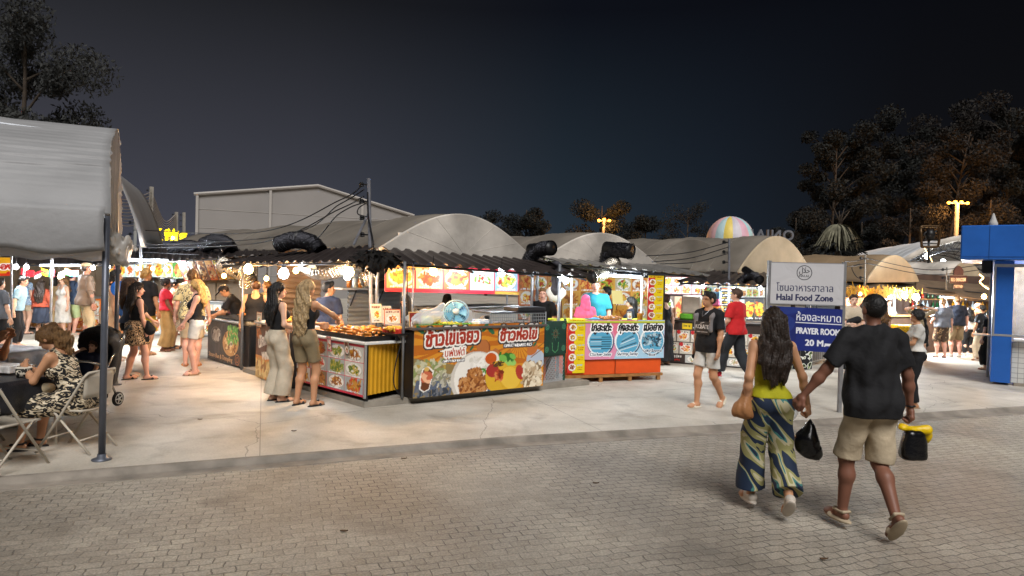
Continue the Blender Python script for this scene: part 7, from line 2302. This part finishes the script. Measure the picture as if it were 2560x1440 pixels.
# --- two women at the snacks
wh = person('dark haired woman in black tank top and wide cream trousers at the fried snacks', (690, 1003), 708, -42, F=True, hair=('long', 'black', 1.12), tp=('tank', BLK, 1.03), bt=('wide', cloth('cream', '#b8ac98'), .985, .02), sh=('sandal', DSAND), res=.012, hy=-28, fl=(-.1, 0, .085, 0), fr=(.1, .03, .085, 0), hl=(-.17, .2, 1.05), hr=(.19, .2, 1.05), curl=.9)
bl = person('blonde woman in khaki shorts reaching over the fried snacks, wavy hair to the waist', (762, 1014), 702, -28, F=True, w=.98, hair=('wavy', 'ash', .95), tp=('tank', BLK, 1.06), bt=('shorts', cloth('khaki_short', '#7c6e54'), .36, .03), sh=('sandal', DSAND), res=.012, hy=-12, fl=(-.13, -.02, .085, 0), fr=(.12, .04, .085, 0), hr=(.18, .42, 1.18), er=(1, .2, -.4), hl=(-.1, .35, 1.1), skin='tan', curl=.8)
# --- walkers left of the sign
ta = person('young man in black printed tee, grey backpack and white shorts walking left', (1765, 1018), 731, 128, skin='tan', hair=('short', 'black'), tp=('tee', BLK, .83), bt=('shorts', WHT_, .36), sh=('sandal', M('slide_beige', '#cfc6b4', .7)), res=.012, hy=-22, fl=(-.1, -.24, .15, 38), fr=(.08, .12, .085, 0), hr=(.27, -.05, .84), hl=(-.26, .1, .86))
GRY = cloth('grey_pack', '#7c7878')
hang('backpack', 'grey backpack with straps worn by the young man in white shorts', [('e', ta.out((0, -.2, 1.22)), (.13, .13, .2)), ('c', ta.out((-.12, -.1, 1.46)), ta.out((-.135, .13, 1.36)), .035, .032), ('c', ta.out((-.135, .13, 1.36)), ta.out((-.13, .13, 1.16)), .034, .03), ('c', ta.out((.12, -.1, 1.46)), ta.out((.135, .13, 1.36)), .035, .032), ('c', ta.out((.135, .13, 1.36)), ta.out((.13, .13, 1.16)), .034, .03), ('c', ta.out((-.13, -.12, 1.4)), ta.out((.13, -.12, 1.4)), .05, .05)], GRY, .014, wrinkle(.006, 3))
q = ta.out(ta.arms[1][3]) + Vector((.02, 0, -.14)); mb = MB(); mb.box(q, (.12, .07, .08), .5, bev=.015); mb.lathe(q + Vector((-.03, -.03, 0)), [(.032, 0), (.035, .05)], 12, axis=(-.5, -.8, 0)); tag(mb.build('camera', BLACK, None), 'black camera dangling from the hand of the backpack man', 'camera')
cv = CV(.26, .2, .006, '#141417'); cv.text('KCBATE', .13, .09, .09, '#c8c8c8', .004, 'c', fit=.24); cv.line([(.1, .17), (.16, .19)], .004, '#c8c8c8'); cv.scribble(.04, .03, .18, .018, '#a8a8a8', 3)
for u in (0,): cv.panel('chest_print', corners(*(ta.out(p) for p in ((.13, .16, 1.1), (-.13, .16, 1.1), (-.13, .155, 1.29), (.13, .155, 1.29)))), ta.o, .004)
strap('necklace', '', [ta.out((-.06, .06, 1.46)), ta.out((0, .15, 1.37)), ta.out((.06, .06, 1.46))], .006, CHR, ta.o)
rd = person('man in red short sleeved shirt and dark trousers striding left', (1835, 947), 723, 40, skin='pale', hair=('short', 'brown'), tp=('shirt', cloth('red', '#b81c20'), .86), bt=('wide', cloth('charcoal', '#23272c'), .97, 0), sh=('sneaker', M('red_shoe', '#c02030', .6)), res=.015, hy=15, fl=(-.1, .3, .1, -8), fr=(.1, -.3, .16, 35), hl=(-.2, .2, .95))
person('woman in long black dress half hidden behind the vertical satay menu', (1660, 912), 738, 20, F=True, hair=('bun', 'brown'), bt=('dress', BLK, .12, 0, .2), sh=('sandal', DSAND), res=.018)
# --- right side
br = person('woman in white tee and black trousers with a long braid facing left', (2285, 1018), 775, 78, F=True, skin='tan', hair=('braid', 'black', 1.12), tp=('tee', WHT_, 1.0, .018), bt=('trousers', BLK, .98), sh=('sandal', SAND), res=.013, hl=(-.08, .34, 1.1), hr=(.1, .32, 1.08), w=1.06)
person('stocky man in grey tee and brown elephant print shorts seen from behind', (2352, 894), 748, -5, w=1.15, hair=('short', 'light'), tp=('tee', cloth('grey', '#5c6068'), .9), bt=('shorts', ELE, .52), sh=('sandal', DSAND), res=.018, skin='pink', hl=(-.2, .2, 1.05))
person('tall bald man in navy shirt next to the grey tee man', (2388, 893), 741, -10, w=1.12, hair=('buzz', 'light'), tp=('tee', NAVY, .9), bt=('shorts', KHA, .5), sh=('sneaker', SNK), res=.018, skin='pink')
person('woman in patterned shorts with bare arms in the far right queue', (2440, 884), 758, 10, F=True, hair=('bun', 'light'), tp=('tank', cloth('peach', '#b8846c'), 1.05), bt=('shorts', ZEB, .3), sh=('sneaker', SNK), res=.018, skin='pink')
person('person in black print shirt and beige trousers left of the blue kiosk', (2452, 903), 763, 15, hair=('short', 'black'), tp=('tee', pattern('black_blue_print', [(0, '#16161a'), (.58, '#16161a'), (.6, '#8c98a8'), (.7, '#16161a')], 'noise', 9), .84), bt=('wide', BEI, .96), sh=('sneaker', SNK), res=.018, skin='tan')
person('dark haired woman in white top in front of the bar opening', (2420, 890), 768, 0, F=True, hair=('long', 'black', 1.2), tp=('tee', WHT_, .95), bt=('trousers', BLK, .97), res=.02, sh=('sneaker', SNK))
person('person in black mostly hidden behind the kiosk pillar', (2470, 925), 775, 20, hair=('long', 'black', 1.2), F=True, tp=('tee', BLK, .9), bt=('wide', BLK, .93), sh=('sandal', SAND), res=.02)
person('bearded man in cap with raised arms at the far bar', 2302, 760, 170, 17.8, hair=('cap', BLK), tp=('tee', KHA, .9), bt=('shorts', BLK, .5), sh=('sandal', DSAND), res=.018, hl=(-.2, -.05, 1.62), hr=(.2, -.05, 1.62), el=(-1, .3, 0), er=(1, .3, 0))
person('seller in white behind the far bar left of the slim post', 2222, 750, 180, 20.2, hair=('short', 'dark'), tp=('tee', WHT_, .9), bt=('trousers', BLK), res=.02)
person('fair woman in black top right behind the black tee man', 2205, 760, 20, 15.5, F=True, hair=('long', 'light', 1.2), tp=('tank', BLK, 1.0), bt=('shorts', BLK, .4), sh=('sandal', DSAND), res=.018, hr=(.35, .2, 1.0))
st_ = person('man in beige striped shirt with black crossbody bag right of the halal sign', 2135, 738, 165, 14.5, hair=('short', 'brown'), tp=('shirt', STR, .88), bt=('trousers', BLK), sh=('sneaker', SNK), res=.016, hl=(-.1, .3, 1.1), hr=(.1, .3, 1.1))
hang('crossbody_bag', 'black crossbody bag on the striped shirt man', [('c', st_.out((-.05, .19, 1.2)), st_.out((.1, .19, 1.14)), .075, .07)], BLK, .016)
kv = TK @ Vector((1.0, .75, 0)); person('vendor in cream shirt behind the kiosk window', pos=Vector(kv), h=1.66, yaw=95, skin='brown', hair=('cap', cloth('maroon', '#6c2028')), tp=('shirt', cloth('cream_shirt', '#c0aa7c'), .85), bt=('trousers', BLK), res=.015, hl=(-.1, .38, 1.1), hr=(.12, .36, 1.08), w=1.1)
# --- satay and omelet stalls
person('bearded man in teal tee standing behind the satay counter', 1490, 700, 172, 13.9, skin='pink', hair=('short', 'light'), tp=('tee', cloth('teal', '#2c8ca0'), .85), bt=('trousers', BLK), res=.013, w=1.12)
person('vendor in pink headscarf with her back to us at the satay grill', 1464, 738, 15, 13.3, F=True, hair=('hijab', cloth('pink', '#d0547c')), tp=('tee', cloth('pink', '#d0547c'), .9, .03), bt=('trousers', BLK), res=.014, w=1.12)
person('dark haired man in brown jacket behind the teal tee man', 1518, 718, 75, 14.4, skin='tan', hair=('short', 'black'), tp=('long', cloth('brown', '#4c2c20'), .88), bt=('trousers', BLK), res=.016)
gw = person('woman with glasses and long dark hair at the right of the satay stall', 1578, 744, 85, 13.8, F=True, hair=('long', 'black', 1.2), tp=('tee', NAVY, .9), bt=('trousers', BLK), res=.014)
for sx in (-1, 1): strap('glasses', '', [gw.out(gw.Hd((sx * .033 + .02 * math.cos(a), .102, 1.614 + .017 * math.sin(a)))) for a in (0, 1.57, 3.14, 4.71, 6.28)], .003, BLACK, gw.o)
person('smiling man in black apron left of the cloud shaped board', 1358, 722, 170, 13.4, hair=('short', 'light'), tp=('tee', BLK, .85), bt=('trousers', BLK), res=.015, skin='pink')
person('vendor in black headscarf leaning beside the corner pole', 1032, 734, 150, 11.3, F=True, skin='tan', hair=('hijab', BLK), tp=('long', cloth('slate', '#3c4044'), .9), bt=('trousers', BLK), res=.014, lean=16, hp=10, hl=(-.15, .35, .95), hr=(.2, .35, .95), w=1.1)
person('cook in black headscarf turned away behind the omelet menu', 1118, 736, 10, 12.6, F=True, skin='tan', hair=('hijab', BLK), tp=('long', BLK, .9), bt=('trousers', BLK), res=.017)
person('seller in dark blue shirt and mask behind the fried snacks', 822, 706, -20, 11.7, skin='tan', hair=('short', 'black'), tp=('tee', cloth('blueblack', '#262c40'), .9), bt=('trousers', BLK), res=.015, hy=-50)
person('bald tattooed man in black tank top seen from behind at the dumplings', 641, 702, 12, 12.9, skin='tan', hair=('buzz', 'brown'), tp=('tank', BLK, .95, .016), bt=('shorts', KHA), res=.015, w=1.12)
person('cook in black cap bending over the dumpling crates', 606, 706, 105, 13.6, skin='tan', hair=('cap', BLK), tp=('tee', BLK, .9), bt=('trousers', BLK), res=.015, lean=28, hp=18, h=1.66, hl=(-.1, .55, 1.0), hr=(.12, .5, 1.0))
person('red faced man in floral shirt beyond the bald man', 668, 702, 65, 13.6, skin='pink', hair=('buzz', 'light'), tp=('shirt', FLO, .9), bt=('shorts', KHA), res=.016)
# --- the alley crowd
gl = person('blonde woman in black tank top and white denim shorts looking left', (487, 936), 700, 118, F=True, skin='pink', hair=('long', 'blonde', 1.2), tp=('tank', BLK, 1.0), bt=('shorts', WHT_, .3, .03), sh=('sandal', SAND), res=.013, hy=-15, hl=(-.05, .22, .9), hr=(.05, .22, .88))
hang('waist_bag', 'navy crescent bag hanging at the hip of the blonde woman', [('c', gl.out((.17, -.12, 1.02)), gl.out((.2, .0, .93)), .05, .07), ('c', gl.out((.2, .0, .93)), gl.out((.17, .12, 1.0)), .07, .05)], cloth('navy_bag', '#232c44'), .014)
person('man in cream floral shirt and shorts behind the blonde woman', (478, 915), 677, 20, hair=('curly', 'light'), tp=('shirt', FLO, .86), bt=('shorts', BEI, .48), sh=('sandal', M('slide_orange_blue', '#b8702c', .6, .6, 9)), res=.015, skin='pink', w=1.08)
person('woman in bright red tee and beige trousers facing right', (412, 878), 697, -75, F=True, skin='brown', hair=('bun', 'black'), tp=('tee', cloth('coral_red', '#c8283c'), .98, .02), bt=('wide', cloth('sand', '#b09060'), .95), sh=('sandal', SAND), res=.015, w=1.2, hr=(.12, .2, .9))
person('woman in black and cream striped dress behind the red tee woman', (432, 872), 699, -60, F=True, skin='tan', hair=('bun', 'black'), bt=('dress', STR, .45, 0, .2), sh=('sneaker', cloth('shoe_slate', '#3c4048')), res=.016)
person('man in white tank top with back turned in the alley', (466, 868), 680, 8, skin='tan', hair=('short', 'dark'), tp=('tank', WHT_, .92), bt=('shorts', cloth('blue_short', '#4c6c8c'), .45), res=.016, sh=('sandal', DSAND))
person('man with curly bleached hair in oversized black tee and yellow shorts', (362, 888), 674, -15, skin='tan', hair=('curly', 'blonde'), tp=('tee', BLK, .8, .035), bt=('shorts', cloth('yellow_short', '#c8b040'), .5), sh=('sandal', SAND), res=.015, hy=-30)
lp = person('woman in black top and leopard skirt with long dark hair, walking right', (340, 949), 708, -42, F=True, skin='pink', hair=('long', 'dark', 1.2), tp=('tank', BLK, 1.03), bt=('skirt', LEO, .64, .03, .185), sh=('sandal', DSAND), res=.013, hy=-25, fl=(-.1, -.12, .085, 0), fr=(.12, .14, .085, 0), hr=(.22, .1, .82), w=1.05)
hang('shoulder_bag', 'black shoulder bag at the right hip of the leopard skirt woman', [('c', lp.out((.2, .1, 1.02)), lp.out((.22, .14, .9)), .05, .09)], BLK, .014)
q = lp.out(lp.arms[1][3]) + Vector((0, 0, -.11)); mb = MB(); mb.box(q, (.08, .012, .15), .6, bev=.005); tag(mb.build('phone', BLACK), 'black phone held low by the leopard skirt woman', 'phone')
person('woman in grey shirt and black shorts with long brown hair behind the leopard skirt', (322, 942), 697, -55, F=True, skin='pale', hair=('long', 'brown', 1.2), tp=('tee', cloth('slate_blue', '#4c5260'), .96, .03), bt=('shorts', BLK, .3), sh=('sneaker', SNK), res=.014, hr=(.15, .35, .98))
person('tall man in brown shirt and beige cap standing side on', (213, 862), 658, -38, skin='brown', hair=('cap', cloth('cap_beige', '#8c7a60')), tp=('long', cloth('umber', '#4a3c30'), .84, .03), bt=('trousers', KHA), sh=('sneaker', SNK), res=.014)
ng = person('man in navy tee with sunset back print and green shorts', (178, 838), 681, -12, skin='pink', hair=('cap', cloth('cap_blue', '#7ca0b4')), tp=('tee', cloth('navy_tee', '#2c3c54'), .85), bt=('shorts', cloth('pale_green', '#a8b888'), .5), sh=('sneaker', SNK), res=.015, w=1.12)
cv = CV(.26, .3, .008, '#2c3c54'); cv.ell(.13, .16, .1, .1, '#d05060'); cv.ell(.13, .13, .09, .06, '#e0a030'); cv.scribble(.04, .26, .18, .03, '#e8b83c', 1); cv.scribble(.05, .02, .16, .025, '#d8a83c', 2)
cv.panel('back_print', corners(*(ng.out(p) for p in ((-.12, -.175, 1.1), (.12, -.175, 1.1), (.12, -.165, 1.36), (-.12, -.165, 1.36)))), ng.o, .004)
person('woman in beige low back dress with dark hair and hairband', (138, 838), 685, -20, F=True, hair=('bob', 'black'), bt=('dress', cloth('beige_dress', '#b8a078'), .35, 0, .18), sh=('sandal', DSAND), res=.016)
person('woman in rust red top with very long dark hair', (102, 850), 700, 5, F=True, hair=('long', 'dark', 1.05), tp=('long', cloth('rust', '#7c3018'), .95), bt=('skirt', NAVY, .5, 0, .19), res=.015, sh=('sandal', DSAND))
person('woman in blue checked shirt with long brown hair at far left', (62, 835), 682, -15, F=True, hair=('long', 'brown', 1.1), tp=('shirt', CHK, .82), bt=('shorts', BEI, .28), sh=('sandal', DSAND), res=.016)
person('man in light blue tee bending at the far left stall', 42, 690, -70, 15.5, tp=('tee', cloth('light_blue', '#8cb0c4'), .9), bt=('trousers', BLK), res=.018, lean=12)
person('man in grey tee cut off by the left edge of the picture', 0, 697, -20, 13.5, tp=('tee', cloth('grey', '#5c6068'), .86), bt=('shorts', BLK), res=.018, sh=('sandal', DSAND))
person('woman in tan dress between the two canopy poles', (272, 905), 690, -40, F=True, skin='tan', hair=('bun', 'black'), bt=('dress', cloth('tan_dress', '#b09070'), .3, 0, .2), res=.016, sh=('sandal', SAND))
person('dark haired man in blue tee behind the blue hand fan', 290, 676, -60, 13.6, hair=('short', 'black'), tp=('tee', cloth('royal', '#1c50a0'), .86), bt=('shorts', BLK), sh=('sneaker', SNK), res=.016)
person('fair haired woman in white dress deep in the far left crowd', 158, 692, 160, 18, F=True, hair=('wavy', 'light', 1.2), bt=('dress', WHT_, .4, 0, .18), res=.02)
person('seller in black behind the far alley counters', 345, 690, 170, 20, skin='tan', hair=('cap', BLK), tp=('tee', BLK, .9), bt=('trousers', BLK), res=.02)
# --- seated woman, toddler, eater at the edge
cp = Vector((chA.x, chA.y, 0))
se = person('curly haired woman in black and cream print dress seated and eating', pos=cp, h=1.68, yaw=94, F=True, w=1.06, skin='tan', hair=('bun', 'light'), tp=('tank', ZEB, .95, .02), bt=('lap', ZEB, .56), sh=('strap', DSAND), res=.010, pz=-.37, lean=27, hp=2, fl=(-.1, .52, .085, 5), fr=(.12, .44, .085, 0), hl=(-.04, .5, .86), hr=(.1, .47, .80), el=(-.7, -.6, -.8), er=(.6, -.6, -.9), curl=.7, wr=.008)
Vv, Qq = solid([('c', se.Hd((0, -.09, 1.62)), se.Hd((0, -.13, 1.52)), .06, .07), ('c', se.Hd((0, -.12, 1.52)), se.T((0, -.13, 1.40)), .07, .035)], .009, .03, disp=wrinkle(.022, 3, 70))
np_mesh('curls', np.array([se.out(v) for v in Vv]), Qq, M('hair_curl', '#7c5c38', .5, .4, 30, bump=.6), se.o, True)
hang('handbag', 'pale beige handbag on the seated woman\'s lap', [('c', se.out((.14, .32, .64)), se.out((-.06, .34, .64)), .075, .075), ('c', se.out((.14, .42, .62)), se.out((-.06, .42, .62)), .05, .05)], M('beige_leather', '#a8987c', .55, .15, 8), .012)
strap('bag_strap', '', [se.out((.15, .3, .66)), se.out((.24, .3, .45)), se.out((.22, .22, .32)), se.out((.26, .14, .42)), se.out((.2, .2, .62))], .011, M('beige_leather', '#a8987c'), bpy.data.objects['handbag'])
q = se.out((.07, .56, .86)); mb = MB(); mb.box(q, (.16, .08, .012), R(84)); tag(mb.build('phone', M('phone_case', '#8c7c68', .5)), 'phone held by the seated woman over her bowl', 'phone')
tq = TS_ @ Vector((0, .02, .40))
person('toddler in dark blue outfit lying in the pushchair with a hand to the mouth', pos=Vector((tq.x, tq.y, -.08)), h=.98, yaw=170, skin='pale', hair=('short', 'brown'), tp=('tee', cloth('toddler_blue', '#1e2a48'), .9), bt=('shorts', cloth('toddler_blue', '#1e2a48'), .4), sh=('sneaker', M('blue_shoe', '#3c78b0', .6)), res=.012, pz=0, lean=-24, hp=12, hy=10, fl=(-.1, .55, .92, -20), fr=(.1, .5, .86, -20), hr=(.1, .02, 1.5), er=(.8, .2, -.4), w=1.15)
person('eater in black cut off at the left edge, food held to the mouth', pos=Vector((-6.25, 7.9, 0)), h=1.7, yaw=-80, skin='tan', hair=('short', 'dark'), tp=('tank', BLK, .95, .02), bt=('lap', BLK, .56), sh=('sneaker', SNK), res=.014, pz=-.40, lean=12, fl=(-.1, .45, .085, 0), fr=(.1, .42, .085, 0), hl=(-.08, .36, 1.02), hr=(.1, .34, 1.0))
